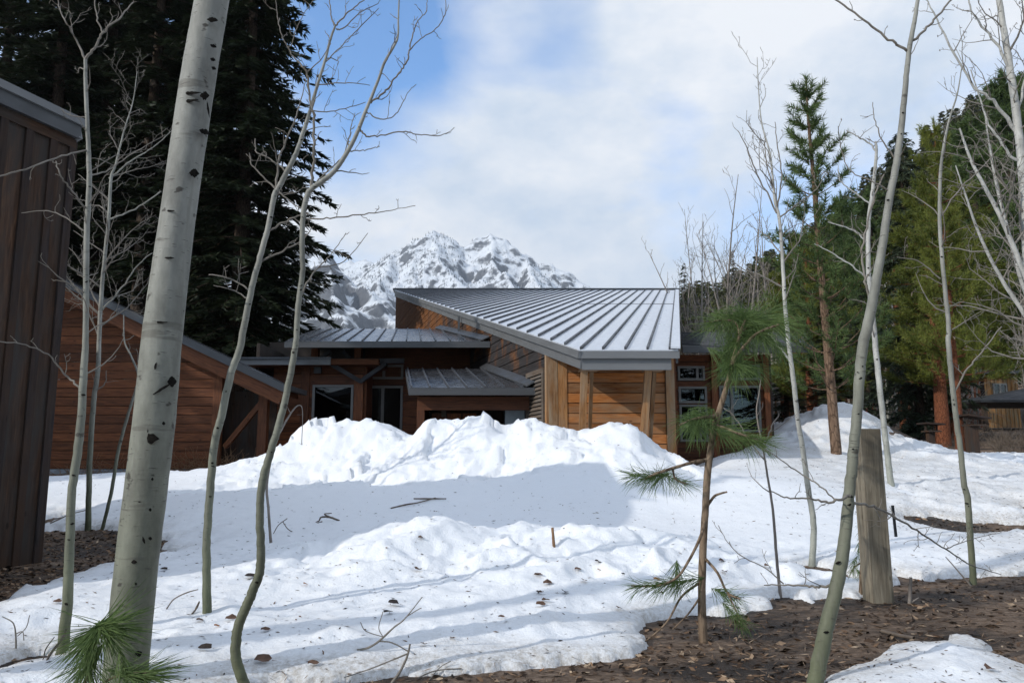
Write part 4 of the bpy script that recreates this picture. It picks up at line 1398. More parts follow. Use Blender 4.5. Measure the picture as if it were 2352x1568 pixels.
prism('soffit', [(xl, 19.3, rz(xl) - .2), (xr - .1, 19.3, rz(xr - .1) - .2), (xr - .1, 20.6, rz(xr - .1) - .2), (xl, 20.6, rz(xl) - .2)], (0, 0, .16), M['soffit'], rf, (0, 1, 0))
bar('gutter', (xr + .03, 19.1, rz(xr) + .02), (xr + .03, 20.7, rz(xr) + .02), .12, .12, M['fascia_dark'], rf)

# ---------------------------------------------- near shed on the left, board and batten
cb_ = P(92, 1277, 9.0)
shed = thing('board_shed', (cb_.x, cb_.y, cb_.z - .1), 'tall dark shed of weathered vertical boards at the left edge', 'building')
sd = Vector((-.348, -1, 0)).normalized()        # along the wall, towards the viewer
sn = Vector((-sd.y, sd.x, 0)); sn = sn if sn.x > 0 else -sn     # outward
cB = Vector((cb_.x, cb_.y, 0))
et_ = P(190, 290, 9.0)
ZS = P(172, 330, 9.0).z
z0 = cb_.z - .15
LS = 4.4
wls = part('board_wall', shed)
s = 0.0
rr_ = random.Random(5)
while s < LS:
    w_ = .305
    q = [cB + sd * s + Vector((0, 0, z0)), cB + sd * (s + w_) + Vector((0, 0, z0)), cB + sd * (s + w_) + Vector((0, 0, ZS)), cB + sd * s + Vector((0, 0, ZS))]
    prism('board', [p_ + sn * rr_.uniform(-.004, .004) for p_ in q], -sn * .025, M['dark_board'], wls, (0, 0, 1))
    if s > .1:
        m_ = cB + sd * s
        prism('batten', [m_ - sd * .045 + Vector((0, 0, z0)) + sn * .032, m_ + sd * .045 + Vector((0, 0, z0)) + sn * .032, m_ + sd * .045 + Vector((0, 0, ZS)) + sn * .032, m_ - sd * .045 + Vector((0, 0, ZS)) + sn * .032], -sn * .026, M['dark_batten'], wls, (0, 0, 1))
    s += w_ + .004
prism('corner_board', [cB + Vector((0, 0, z0)) + sn * .034, cB + sd * .10 + Vector((0, 0, z0)) + sn * .034, cB + sd * .10 + Vector((0, 0, ZS)) + sn * .034, cB + Vector((0, 0, ZS)) + sn * .034], -sn * .028, M['dark_batten'], wls, (0, 0, 1))
# body behind the boards
en = -sn
Wd = 5.0
kf = .32
bd = [cB - sn * .03, cB + sd * LS - sn * .03, cB + sd * LS + en * Wd, cB + en * Wd]
tops = [ZS - .01, ZS - .01, ZS - kf * Wd, ZS - kf * Wd]
vs_ = [(*p_[:2], z0) for p_ in bd] + [(*p_[:2], t_) for p_, t_ in zip(bd, tops)]
mk('walls', vs_, [[0, 1, 5, 4], [1, 2, 6, 5], [2, 3, 7, 6], [3, 0, 4, 7], [4, 5, 6, 7]], M['dark_board'], shed)
# roof: falls away to the left, metal fascia along the high eave
rfS = part('roof', shed)
ov = .07
e_a = Vector((et_.x, et_.y, 0)) - sd * .02
hi0 = cB + sn * ov + sd * .02
hi1 = cB + sn * ov + sd * (LS + .25)
zt_ = P(190, 283, hi0.y).z
lo0, lo1 = hi0 + en * (Wd + ov + .3), hi1 + en * (Wd + ov + .3)
zl_ = zt_ - kf * (Wd + ov + .3)
prism('roof_panel', [(*hi0[:2], zt_), (*hi1[:2], zt_), (*lo1[:2], zl_), (*lo0[:2], zl_)], (0, 0, .05), M['roof_dark'], rfS, en)
bar('drip_edge', Vector((*hi0[:2], zt_ - .0)) + sn * .03 - sd * .03, Vector((*hi1[:2], zt_)) + sn * .03, .09, .06, M['fascia'], rfS)
bar('fascia', Vector((*hi0[:2], zt_ - .12)), Vector((*hi1[:2], zt_ - .12)), .17, .05, M['fascia_dark'], rfS)
bar('fascia', Vector((*hi0[:2], zt_ - .10)), Vector((*lo0[:2], zl_ - .10)), .2, .05, M['fascia'], rfS)
bar('trim_board', Vector((*hi0[:2], zt_ - .26)) - sn * .06, Vector((*hi1[:2], zt_ - .26)) - sn * .06, .12, .05, M['cedar_trim'] if False else M['dark_board'], rfS)
prism('soffit', [(*(hi0 - sn * .05)[:2], zt_ - .24), (*(hi1 - sn * .05)[:2], zt_ - .24), (*lo1[:2], zl_ - .2), (*lo0[:2], zl_ - .2)], (0, 0, .06), M['soffit'], rfS, sd)

# ---------------------------------------------- far cabins
fc = P(2262, 985, 52)
cabin = thing('plank_cabin', (fc.x + 1, 53, fc.z), 'far cabin of vertical honey-coloured planks with a white-framed window', 'building')
x0, x1 = P(2262, 900, 52).x, P(2338, 900, 52).x
zt0 = P(2300, 860, 52).z; zb_ = fc.z - .6
nb = 16
for i in range(nb):
    a, b = x0 + (x1 - x0) * i / nb, x0 + (x1 - x0) * (i + 1) / nb - .012
    boxw('plank', a, b, 51.96 - .03 * (i % 2), 52, zb_, zt0, M['cabin_board'], cabin, (0, 0, 1))
boxw('core', x0, x1, 52.002, 57, zb_, zt0, M['dark_board'], cabin)
xs = P(2234, 900, 56).x
prism('side_wall', [(x0, 52, zb_), (xs, 57, zb_), (xs, 57, zt0 - .1), (x0, 52, zt0)], (.04, 0, 0), M['cabin_board'], cabin, (0, 0, 1))
prism('roof', [(x0 - .9, 51.5, zt0 + .02), (x1 + .5, 51.5, zt0 + .02), (x1 + .5, 58, zt0 + .1), (xs - .5, 58, zt0 + .1)], (0, 0, .25), M['roof_dark'], cabin)
a, b = P(2279, 880, 51.9), P(2314, 907, 51.9)
window_w(cabin, a.x, b.x, b.z, a.z, 51.9, fw=.1, mull=(.5,))
# small shed beside it
f2 = P(2068, 965, 60)
sh2 = thing('lean_to', (f2.x + .6, 60.5, f2.z), 'small orange plank lean-to with slanting roof far behind the birches', 'shed')
x0, x1 = P(2070, 930, 60).x, P(2112, 930, 60).x
zl0, zl1 = P(2070, 922, 60).z, P(2112, 902, 60).z
n_ = 6
for i in range(n_):
    a, b = x0 + (x1 - x0) * i / n_, x0 + (x1 - x0) * (i + 1) / n_ - .02
    za, zb2 = zl0 + (zl1 - zl0) * i / n_, zl0 + (zl1 - zl0) * (i + 1) / n_
    prism('plank', [(a, 60, f2.z - .5), (b, 60, f2.z - .5), (b, 60, zb2), (a, 60, za)], (0, .05, 0), M['cabin_board'], sh2, (0, 0, 1))
prism('roof', [(x0 - .3, 59.6, zl0 - .05), (x1 + .3, 59.6, zl1 + .1), (x1 + .3, 63, zl1 + .1), (x0 - .3, 63, zl0 - .05)], (0, 0, .14), M['roof_dark'], sh2)
boxw('back', x0, x1, 60.06, 62.5, f2.z - .5, zl0, M['dark_board'], sh2)
# pavilion with dark hipped roof
pv = thing('pavilion', (P(2330, 960, 40).x, 41, P(2330, 1000, 40).z), 'open pavilion with dark hipped metal roof at the right edge', 'pavilion')
a, b = P(2252, 918, 40), P(2600, 918, 40)
ap = P(2425, 878, 42.5)
vs_ = [(a.x, 40, a.z), (b.x, 40, a.z), (b.x, 45, a.z), (a.x, 45, a.z), (ap.x, 42.5, ap.z), (ap.x + .6, 42.5, ap.z)]
vs_ += [(x, y, z - .12) for x, y, z in vs_[:4]]
mk('roof', vs_, [[0, 1, 5, 4], [1, 2, 5], [2, 3, 4, 5], [3, 0, 4], [6, 7, 1, 0], [7, 8, 2, 1], [8, 9, 3, 2], [9, 6, 0, 3], [9, 8, 7, 6]], M['roof_black'], pv)
for xx, yy in ((a.x + .4, 40.4), (a.x + .4, 44.6), (b.x - .4, 40.4)):
    boxw('post', xx - .1, xx + .1, yy - .1, yy + .1, P(2330, 1010, 40).z, a.z - .12, M['fir_bark'], pv, (0, 0, 1))

# ---------------------------------------------- feeders on posts
def feeder(label, u, vt, vb, Y, wpx, tilt, postw):
    t, b0 = P(u, vt, Y), P(u, vb, Y)
    o = thing('bird_feeder', (b0.x, Y, b0.z), label, 'bird feeder')
    w = wpx / FPX * Y / 2
    boxw('post', b0.x - postw / 2, b0.x + postw / 2, Y - postw / 2, Y + postw / 2, b0.z - .4, t.z - .22, M['dark_board'], o, (0, 0, 1))
    prism('roof_board', [(t.x - w, Y - .35, t.z + tilt), (t.x + w, Y - .35, t.z - tilt), (t.x + w, Y + .35, t.z - tilt), (t.x - w, Y + .35, t.z + tilt)], (0, 0, .05), M['dark_batten'], o)
    boxw('tray', t.x - w * .7, t.x + w * .7, Y - .25, Y + .25, t.z - .25, t.z - .20, M['dark_board'], o)
    for sx in (-1, 1):
        boxw('support', t.x + sx * w * .6 - .025, t.x + sx * w * .6 + .025, Y - .03, Y + .03, t.z - .2, t.z - abs(tilt) - .002, M['dark_board'], o, (0, 0, 1))


feeder('low bird feeder with flat board roof on a reddish post', 2138, 975, 1018, 27, 42, .02, .2)
feeder('taller bird feeder with slanted board roof on a thick grey post', 2236, 959, 1046, 23.5, 52, .05, .27)

# ---------------------------------------------- wooden post
gp = castS(2036, 1387)
Yp = gp.y
t0, t1 = P(1976, 984, Yp), P(2030, 984, Yp)
b0, b1 = P(2008, 1386, Yp), P(2062, 1386, Yp)
post = thing('wooden_post', ((b0.x + b1.x) / 2, Yp, b0.z - .02), 'short thick weathered square timber post on the bare ground', 'post')
wv = Vector((math.cos(.10), math.sin(.10), 0)) * ((b1.x - b0.x) * .93)
dv = Vector((-math.sin(.10), math.cos(.10), 0)) * .16
zt_ = t0.z
vs_ = []
for z_, o_ in ((b0.z - .25, 0), (zt_ - .012, t0.x - b0.x), (zt_, t0.x - b0.x)):
    ins = .012 if z_ == zt_ else 0
    o_ = Vector((b0.x + o_ * 1.0, Yp, z_)) + wv * .0
    for f_, g_ in ((ins, ins), (1 - ins, ins), (1 - ins, 1 - ins), (ins, 1 - ins)):
        vs_.append(o_ + wv * f_ + dv * g_)
fs_ = [[3, 2, 1, 0], [8, 9, 10, 11]]
for r_ in (0, 4):
    fs_ += [[r_ + i, r_ + (i + 1) % 4, r_ + 4 + (i + 1) % 4, r_ + 4 + i] for i in range(4)]


def post_mat():
    m, nt, b = nmat('weathered_post')
    v = coords(nt, 'Object', (22, 22, 1.6))
    g = noise(nt, v, 1.5, 6, 0.65, 0.5)
    col = ramp(nt, g, [(0.28, (0.075, 0.063, 0.047)), (0.5, (0.19, 0.165, 0.125)), (0.75, (0.29, 0.26, 0.20))])
    sx = nd(nt, 'ShaderNodeSeparateXYZ'); tc = nd(nt, 'ShaderNodeTexCoord'); nt.links.new(tc.outputs['Object'], sx.inputs[0])
    top_dark = ramp(nt, math2(nt, 'ADD', math2(nt, 'MULTIPLY', sx.outputs['Z'], 0.6), math2(nt, 'MULTIPLY', noise(nt, coords(nt, 'Object', (5, 5, 2)), 1.5, 5), 0.35)), [(0.80, 0.0), (1.0, 0.6)])
    col = mixc(nt, top_dark, col, (0.075, 0.062, 0.045))  # darker brown towards the top, broken up by noise
    vo = nd(nt, 'ShaderNodeTexVoronoi'); vo.inputs['Scale'].default_value = 1.0
    nt.links.new(coords(nt, 'Object', (11, 11, 4)), vo.inputs['Vector'])
    col = mixc(nt, ramp(nt, vo.outputs['Distance'], [(0.06, 0.8), (0.13, 0.0)]), col, (0.06, 0.045, 0.028))
    nt.links.new(col, b.inputs['Base Color'])
    b.inputs['Roughness'].default_value = 0.88
    b.inputs['Specular IOR Level'].default_value = 0.2
    bump(nt, b, g, 0.6, 0.008)
    return m


pm = post_mat()
mk('timber', vs_, fs_, pm, post)
q = P(2054, 1166, Yp + .3)
bar('rod', P(2050, 1160, Yp + .25), P(2058, 1232, Yp + .25), .018, .018, M['bracket'], post, (1, 0, 0))

# ---------------------------------------------- parked car far behind the bank
def car(label, u, v, Y, rot, col):
    g = P(u, v, Y)
    o = thing('parked_car', (g.x, Y, g.z), label, 'car')
    prof = [(-2.1, .35), (2.0, .35), (2.1, .6), (2.05, .85), (1.2, .95), (.55, 1.42), (-1.0, 1.46), (-1.75, 1.0), (-2.1, .92)]
    w = .86
    cr, sr = math.cos(rot), math.sin(rot)

    def T(x, y, z): return Vector((g.x + x * cr - y * sr, Y + x * sr + y * cr, g.z + z))
    vs = []
    for sy in (-1, 1):
        for x, z in prof:
            ww = w * (.82 if z > 1.2 else 1.0)
            vs.append(T(x, sy * ww, z))
    n = len(prof)
    fs = [list(range(n)), [n + i for i in range(n)][::-1]] + [[(i + 1) % n, i, n + i, n + (i + 1) % n] for i in range(n)]
    mk('body', vs, fs, M[col], o)
    # rear window and side windows
    mk('rear_window', [T(-1.72, -.62, 1.05), T(-1.72, .62, 1.05), T(-1.12, .55, 1.42), T(-1.12, -.55, 1.42)], [[0, 1, 2, 3]], M['tyre'], o).location += Vector((-.03 * cr, -.03 * sr, .02))
    for sy in (-1, 1):
        mk('side_window', [T(-1.4, sy * .845, 1.0), T(.95, sy * .845, 1.0), T(.45, sy * .73, 1.37), T(-.95, sy * .73, 1.37)], [[0, 1, 2, 3]], M['tyre'], o)
        mk('tail_light', [T(-2.12, sy * .55, .72), T(-2.12, sy * .82, .72), T(-2.12, sy * .82, .9), T(-2.12, sy * .55, .9)], [[0, 1, 2, 3]], M['lamp_red'], o)
        for wx in (-1.3, 1.35):
            th = np.linspace(0, 2 * math.pi, 13)[:-1]
            vv = [T(wx + .32 * math.cos(a_), sy * (w - .12), .32 + .32 * math.sin(a_)) for a_ in th] + [T(wx + .32 * math.cos(a_), sy * (w + .03), .32 + .32 * math.sin(a_)) for a_ in th]
            ff = [[i, (i + 1) % 12, 12 + (i + 1) % 12, 12 + i] for i in range(12)] + [list(range(12)), [12 + i for i in range(12)]]
            mk('wheel', vv, ff, M['tyre'], o)
    mk('number_plate', [T(-2.13, -.26, .66), T(-2.13, .26, .66), T(-2.13, .26, .8), T(-2.13, -.26, .8)], [[0, 1, 2, 3]], M['plate'], o)


car('dark red car parked far away just above the snow pile', 1992, 953, 100, math.radians(72), 'car_red')
# ------------------------------------------------------------------ vegetation builders
def catmull(pts, n=6):
    pts = [np.array(p, dtype=float) for p in pts]
    if len(pts) < 3:
        return np.array([pts[0] + (pts[-1] - pts[0]) * t for t in np.linspace(0, 1, n + 1)])
    q = [2 * pts[0] - pts[1]] + pts + [2 * pts[-1] - pts[-2]]
    out = []
    for i in range(1, len(q) - 2):
        p0, p1, p2, p3 = q[i - 1], q[i], q[i + 1], q[i + 2]
        for t in np.linspace(0, 1, n, endpoint=False):
            out.append(0.5 * ((2 * p1) + (-p0 + p2) * t + (2 * p0 - 5 * p1 + 4 * p2 - p3) * t * t + (-p0 + 3 * p1 - 3 * p2 + p3) * t ** 3))
    out.append(pts[-1])
    return np.array(out)


class Tubes:
    """collects tapered tubes into one mesh"""
    def __init__(self): self.v, self.f, self.n = [], [], 0

    def add(self, pts, rad, sides=6, wob=0.0, rng=None):
        pts = np.asarray(pts, dtype=float); rad = np.asarray(rad, dtype=float)
        k = len(pts)
        tan = np.gradient(pts, axis=0)
        tan /= np.linalg.norm(tan, axis=1)[:, None] + 1e-9
        ref = np.array([0.0, 1.0, 0.0]) if abs(tan[:, 1].mean()) < 0.8 else np.array([1.0, 0, 0])
        a = np.cross(tan, ref); a /= np.linalg.norm(a, axis=1)[:, None] + 1e-9
        b = np.cross(tan, a)
        th = np.linspace(0, 2 * math.pi, sides, endpoint=False)
        ring = a[:, None, :] * np.cos(th)[None, :, None] + b[:, None, :] * np.sin(th)[None, :, None]
        r = rad[:, None, None]
        if wob and rng is not None:
            r = r * (1 + wob * rng.uniform(-1, 1, (k, sides, 1)))
        v = (pts[:, None, :] + ring * r).reshape(-1, 3)
        i = np.arange(k - 1)[:, None] * sides + np.arange(sides)[None, :]
        j = np.arange(k - 1)[:, None] * sides + (np.arange(sides)[None, :] + 1) % sides
        f = np.stack([i, j, j + sides, i + sides], -1).reshape(-1, 4) + self.n
        self.v.append(v); self.f.append(f); self.n += len(v)

    def build(self, name, mat, parent, origin=None, smooth=True):
        if not self.v: return None
        return mk(name, np.concatenate(self.v), np.concatenate(self.f), mat, parent, origin, smooth)


def twiglets(T, pts, rad, rng, spacing, length, level, up=0.5, spread=1.0, t0=0.15, minr=0.0016, sides=4, ends=None, depth=1.0):
    """side shoots along a limb, recursive"""
    pts = np.asarray(pts)
    seg = np.linalg.norm(np.diff(pts, axis=0), axis=1)
    cum = np.concatenate([[0], np.cumsum(seg)])
    L = cum[-1]
    if ends is not None and level == 0: ends.append(pts[-1])
    s = L * t0 + rng.uniform(0, spacing)
    side = 1
    while s < L:
        t = s / L
        p = np.array([np.interp(s, cum, pts[:, i]) for i in range(3)])
        k = min(len(pts) - 2, np.searchsorted(cum, s) - 1)
        tan = pts[k + 1] - pts[k]; tan /= np.linalg.norm(tan) + 1e-9
        rnd = rng.normal(size=3); rnd[1] *= depth
        lat = rnd - tan * rnd.dot(tan); lat /= np.linalg.norm(lat) + 1e-9
        d = tan * 0.65 + lat * spread; d[2] += up * 0.35; d /= np.linalg.norm(d)
        ln = length * rng.uniform(0.35, 1.15) * (1.15 - 0.7 * t)
        n = 5
        q = [p]
        dd = d.copy()
        for i in range(n):
            dd = dd + rng.normal(size=3) * 0.24 + np.array([0, 0, up * 0.16]); dd /= np.linalg.norm(dd)
            q.append(q[-1] + dd * ln / n)
        q = np.array(q)
        r0 = max(minr, min(np.interp(s, cum, rad) * 0.55, ln * 0.012 + minr))
        rr = np.linspace(r0, minr * 0.7, n + 1)
        T.add(q, rr, sides if r0 > 0.004 else 3)
        if level > 0:
            twiglets(T, q, rr, rng, spacing * 0.75, ln * 0.5, level - 1, up, spread, 0.2, minr, 3, ends, depth)
        elif ends is not None:
            ends.append(q[-1])
        s += spacing * rng.uniform(0.5, 1.6)


def bare_tree(name, label, cat, trunk, Y, mat='aspen', tmat='twig', limbs=(), group=None, auto=(0.35, 0.5, 1), seed=1, base=None, sink=0.12, sides=12,
              limb_auto=None, wob=0.02, minr=0.0018, tw_from=0.35, leaves=0, up=0.5, nobase=False, knots=0):
    """trunk/limbs: lists of (u, v, width_px) in picture space at depth Y; limbs may carry a depth slope as 4th value"""
    rng = np.random.default_rng(seed)
    pts = [np.array(P(t[0], t[1], Y + (t[3] if len(t) > 3 else 0))) for t in trunk]
    kw_ = 1.0 if mat == 'aspen_big' else 0.84
    wid = [kw_ * t[2] / FPX * Y / 2 for t in trunk]
    if not nobase:
        pts[0] = pts[0] - (pts[1] - pts[0]) / np.linalg.norm(pts[1] - pts[0]) * sink
    o = thing(name, (pts[0][0], pts[0][1], pts[0][2] + sink), label, cat, group)
    c = catmull(pts, 8)
    r = np.interp(np.linspace(0, 1, len(c)), np.linspace(0, 1, len(pts)), wid)
    if mat != 'aspen_big': c = c + rng.normal(size=c.shape) * (r * .05)[:, None]
    if not nobase:
        r[0] *= 1.18; r[1] *= 1.12; r[2] *= 1.06
    T = Tubes(); T.add(c, r, sides, wob, rng)
    tr = T.build('trunk', M[mat], o, ORG[o.name])
    Tw = Tubes()
    ends = [] if leaves else None
    sp, ln, lv = auto
    if sp: twiglets(Tw, c, r, rng, sp, ln, lv, up, t0=tw_from, minr=minr, ends=ends)
    for lb in limbs:
        lp = [np.array(P(t[0], t[1], Y + (t[3] if len(t) > 3 else 0))) for t in lb]
        lw = [kw_ * max(t[2], 1.0) / FPX * Y / 2 for t in lb]
        lc = catmull(lp, 6)
        lr = np.interp(np.linspace(0, 1, len(lc)), np.linspace(0, 1, len(lp)), lw)
        lc[1:] += rng.normal(size=lc[1:].shape) * (np.maximum(lr[1:], .003) * .55)[:, None]
        TL = Tubes(); TL.add(lc, lr, 7 if lw[0] > .006 else 5, wob, rng)
        TL.build('branch', M[mat] if lw[0] > 0.012 else M[tmat], o, ORG[o.name])
        a = limb_auto or auto
        if a[0]: twiglets(Tw, lc, lr, rng, a[0], a[1], a[2], up, t0=.15, minr=minr, ends=ends)
    tw_ = Tw.build('twigs', M[tmat], o, ORG[o.name])
    if tw_ is not None: tw_['kind'] = 'stuff'
    if leaves and ends:
        add_catkins(o, np.array(ends), rng, leaves, Y)
    if knots:
        tt = np.array([t[:3] for t in trunk], dtype=float)
        for q in range(int(knots * .6)):
            f = rng.uniform(.08, .8) * (len(tt) - 1)
            u, v, w = [np.interp(f, np.arange(len(tt)), tt[:, i]) for i in range(3)]
            w *= kw_
            if v < 5 or v > 1540: continue
            scar(o, u + rng.uniform(-.25, .25) * w, v, w * rng.uniform(.15, .7), w * rng.uniform(.05, .22), Y, w * .5, u, seed=q, tilt=rng.uniform(-.4, .4))
    return o


def add_catkins(o, ends, rng, prob, Y):
    e = ends[rng.uniform(size=len(ends)) < prob]
    if not len(e): return
    v, f = [], []
    for p in e:
        s = rng.uniform(.02, .045)
        d = rng.normal(size=3) * .4; d[2] -= 1.0; d /= np.linalg.norm(d)
        w = rng.normal(size=3); w /= np.linalg.norm(w)
        i = len(v)
        v += [p, p + d * s * .5 + w * s * .35, p + d * s * 1.3, p + d * s * .5 - w * s * .35]
        f.append([i, i + 1, i + 2, i + 3])
    mk('catkins', v, np.array(f), M['twig_dark'], o, ORG[o.name])['kind'] = 'stuff'


def random_bare(name, label, cat, base, H, r0, seed, mat='twig_grey', tmat='twig_grey', stems=1, lean=0.06, nb=12, blen=0.35, auto=(0.3, .5, 1), group=None, minr=0.003, up=0.8):
    rng = np.random.default_rng(seed)
    o = thing(name, base, label, cat, group)
    base = np.array(base)
    Tt, Tw = Tubes(), Tubes()
    for s in range(stems):
        a = rng.uniform(0, 6.28)
        d = np.array([math.cos(a) * lean, math.sin(a) * lean, 1.0])
        h = H * rng.uniform(.75, 1.0) if s else H
        q = [base + np.array([rng.uniform(-.1, .1), rng.uniform(-.1, .1), -.15]) * (stems > 1) + np.array([0, 0, -.1])]
        for i in range(6):
            d = d + rng.normal(size=3) * np.array([.07, .07, 0]); dn = d / np.linalg.norm(d)
            q.append(q[-1] + dn * h / 6)
        cc = catmull(q, 4)
        rr = np.linspace(r0, r0 * .12, len(cc)) * (1 if s == 0 else .7)
        Tt.add(cc, rr, 7)
        twiglets(Tw, cc, rr, rng, h / nb, h * blen, 2 if auto[2] else 1, up, .75, .22, minr, 4)
    Tt.build('trunk', M[mat], o)
    Tw.build('branches', M[tmat], o)['kind'] = 'stuff'
    return o


def tri_mesh(V):
    """V: (n,3,3) triangles"""
    n = len(V)
    return V.reshape(-1, 3), np.arange(n * 3).reshape(-1, 3)


def conifer_mesh(H, R, seed, base_frac=0.1, whorls=42, per=6, droop=0.35, dens=0.15, spray=0.42, shape=0.75, upc=0.0, ntri=3, width=0.055, hang=0.35, sparse=0.0):
    """crown triangles of a fir or spruce about the origin, plus limb tubes"""
    rng = np.random.default_rng(seed)
    tris = []
    T = Tubes()
    for w in range(whorls):
        t = base_frac + (1 - base_frac) * (w + rng.uniform(-.3, .3)) / whorls
        t = min(max(t, base_frac), .985)
        Lw = R * (1 - t) ** shape + .25
        if t < base_frac + .12: Lw *= .55 + .45 * (t - base_frac) / .12
        for b in range(per):
            if rng.uniform() < sparse: continue
            L = Lw * rng.uniform(.62, 1.12)
            az = rng.uniform(0, 2 * math.pi)
            rad = np.array([math.cos(az), math.sin(az), 0.0]); lat = np.array([-rad[1], rad[0], 0.0])
            z0 = t * H + rng.uniform(-.2, .2)
            m = 7
            ss = np.linspace(0, 1, m)
            sag = droop * rng.uniform(.6, 1.3)
            path = rad[None] * (L * ss)[:, None] + np.array([0, 0, 1.0])[None] * (z0 + L * (upc * ss - sag * ss ** 1.6 + .22 * sag * ss ** 4))[:, None]
            T.add(path, np.linspace(.012 * L + .008, .006, m), 3)
            n = max(4, int(L / dens))
            s = rng.uniform(.12, 1.0, n * 2)
            px = np.stack([np.interp(s, ss, path[:, i]) for i in range(3)], 1)
            sgn = rng.choice([-1, 1], n * 2)
            ln = spray * (0.55 + .6 * (1 - s)) * rng.uniform(.6, 1.25, n * 2) * min(1.0, .5 + L / 3)
            for q in range(ntri):
                fw = rng.uniform(.25, .95, n * 2)
                d = rad[None] * fw[:, None] + lat[None] * (sgn * rng.uniform(.25, 1.0, n * 2))[:, None]
                d[:, 2] -= rng.uniform(.0, 1.0, n * 2) * hang
                d /= np.linalg.norm(d, axis=1)[:, None]
                wv = np.cross(d, np.array([0, 0, 1.0])) + rng.normal(size=(n * 2, 3)) * .5
                wv /= np.linalg.norm(wv, axis=1)[:, None]
                o = px + d * (ln * rng.uniform(0, .35, n * 2))[:, None]
                wd = (width * rng.uniform(.6, 1.4, n * 2))[:, None]
                tris.append(np.stack([o - wv * wd, o + wv * wd, o + d * ln[:, None]], 1))
    V = np.concatenate(tris)
    return V, T


def conifer_proto(H, R, seed, leaf, bark, r0, **kw):
    V, T = conifer_mesh(H, R, seed, **kw)
    v, f = tri_mesh(V)
    crown = mesh_np('crown', v, f, M[leaf])
    Tt = Tubes()
    rng = np.random.default_rng(seed)
    zz = np.linspace(-.6, H * .99, 14)
    cx = np.cumsum(rng.normal(size=14)) * .03
    Tt.add(np.stack([cx, cx[::-1] * .5, zz], 1), r0 * (1 - np.clip(zz / H, 0, 1)) ** .85 + .01, 9)
    trunk = mesh_np('trunk', np.concatenate(Tt.v), np.concatenate(Tt.f), M[bark], True)
    limbs = mesh_np('limbs', np.concatenate(T.v), np.concatenate(T.f), M[bark], True)
    return crown, trunk, limbs


def plant_conifer(proto, name, label, loc, rot, scale, group=None, cat='tree'):
    o = thing(name, loc, label, cat, group)
    o.rotation_euler = (0, 0, rot)
    o.scale = (scale[0], scale[0], scale[1]) if isinstance(scale, tuple) else (scale,) * 3
    for nm, me in zip(('crown', 'trunk', 'branches'), proto):
        ch = bpy.data.objects.new(nm, me)
        COL.objects.link(ch)
        ch.parent = o
        if nm != 'trunk': ch['kind'] = 'stuff'
    return o


def pine_mesh(H, R, seed, base_frac=.25, whorls=16, per=5, tuft=.16, nneed=46, upcurve=.5, width=.008, sub=5, shape=.8, even=False, sub_from=.35):
    """pine with needle brushes at branch ends"""
    rng = np.random.default_rng(seed)
    tris = []
    T = Tubes()
    for w in range(whorls):
        t = base_frac + (1 - base_frac) * (w + (0 if even else rng.uniform(-.3, .3))) / whorls
        Lw = R * max(.08, (1 - t)) ** shape + .12
        for b in range(per):
            L = Lw * (rng.uniform(.65, 1.1) if even else rng.uniform(.4, 1.25))
            az = 2 * math.pi * (b + rng.uniform(-.3, .3)) / per + w * 1.3
            rad = np.array([math.cos(az), math.sin(az), 0.0]); lat = np.array([-rad[1], rad[0], 0.0])
            ss = np.linspace(0, 1, 6)
            uc = upcurve * rng.uniform(.6, 1.3)
            path = rad[None] * (L * ss)[:, None] + np.array([0, 0, 1.0])[None] * (t * H + L * (uc * ss ** 1.5 - .12 * ss))[:, None]
            T.add(path, np.linspace(.010 * L + .006, .005, 6), 4)
            tips = [(path[-1], path[-1] - path[-2])]
            nsub = max(1, int(sub * (.4 + L / R)))
            for k in range(nsub):
                s = rng.uniform(sub_from, .97)
                p = np.array([np.interp(s, ss, path[:, i]) for i in range(3)])
                d = rad * rng.uniform(.3, .9) + lat * rng.uniform(-.9, .9) + np.array([0, 0, rng.uniform(.1, .7)])
                d /= np.linalg.norm(d)
                l = L * .28 * rng.uniform(.5, 1.1) + .08
                q = np.array([p, p + d * l * .5, p + d * l + np.array([0, 0, l * .2])])
                T.add(q, [.006, .005, .004], 3)
                tips.append((q[-1], q[-1] - q[1]))
            for tp, td in tips:
                td = td / (np.linalg.norm(td) + 1e-9)
                n = nneed
                al = rng.uniform(-2.2, .35, n) * tuft
                o = tp[None] + td[None] * al[:, None]
                nd_ = rng.normal(size=(n, 3)); nd_ -= td[None] * (nd_ @ td)[:, None]
                nd_ /= np.linalg.norm(nd_, axis=1)[:, None] + 1e-9
                nd_ = nd_ * .75 + td[None] * rng.uniform(.35, 1.0, n)[:, None]
                nd_ /= np.linalg.norm(nd_, axis=1)[:, None]
                ln = tuft * rng.uniform(.7, 1.15, n)
                wv = np.cross(nd_, rng.normal(size=(n, 3))); wv /= np.linalg.norm(wv, axis=1)[:, None]
                tris.append(np.stack([o - wv * width, o + wv * width, o + nd_ * ln[:, None]], 1))
    # leader
    n = nneed * 2
    o = np.zeros((n, 3)); o[:, 2] = H + rng.uniform(-.5, .05, n)
    nd_ = rng.normal(size=(n, 3)); nd_[:, 2] = np.abs(nd_[:, 2]) + .6; nd_ /= np.linalg.norm(nd_, axis=1)[:, None]
    wv = np.cross(nd_, rng.normal(size=(n, 3))); wv /= np.linalg.norm(wv, axis=1)[:, None]
    tris.append(np.stack([o - wv * width, o + wv * width, o + nd_ * tuft], 1))
    return np.concatenate(tris), T


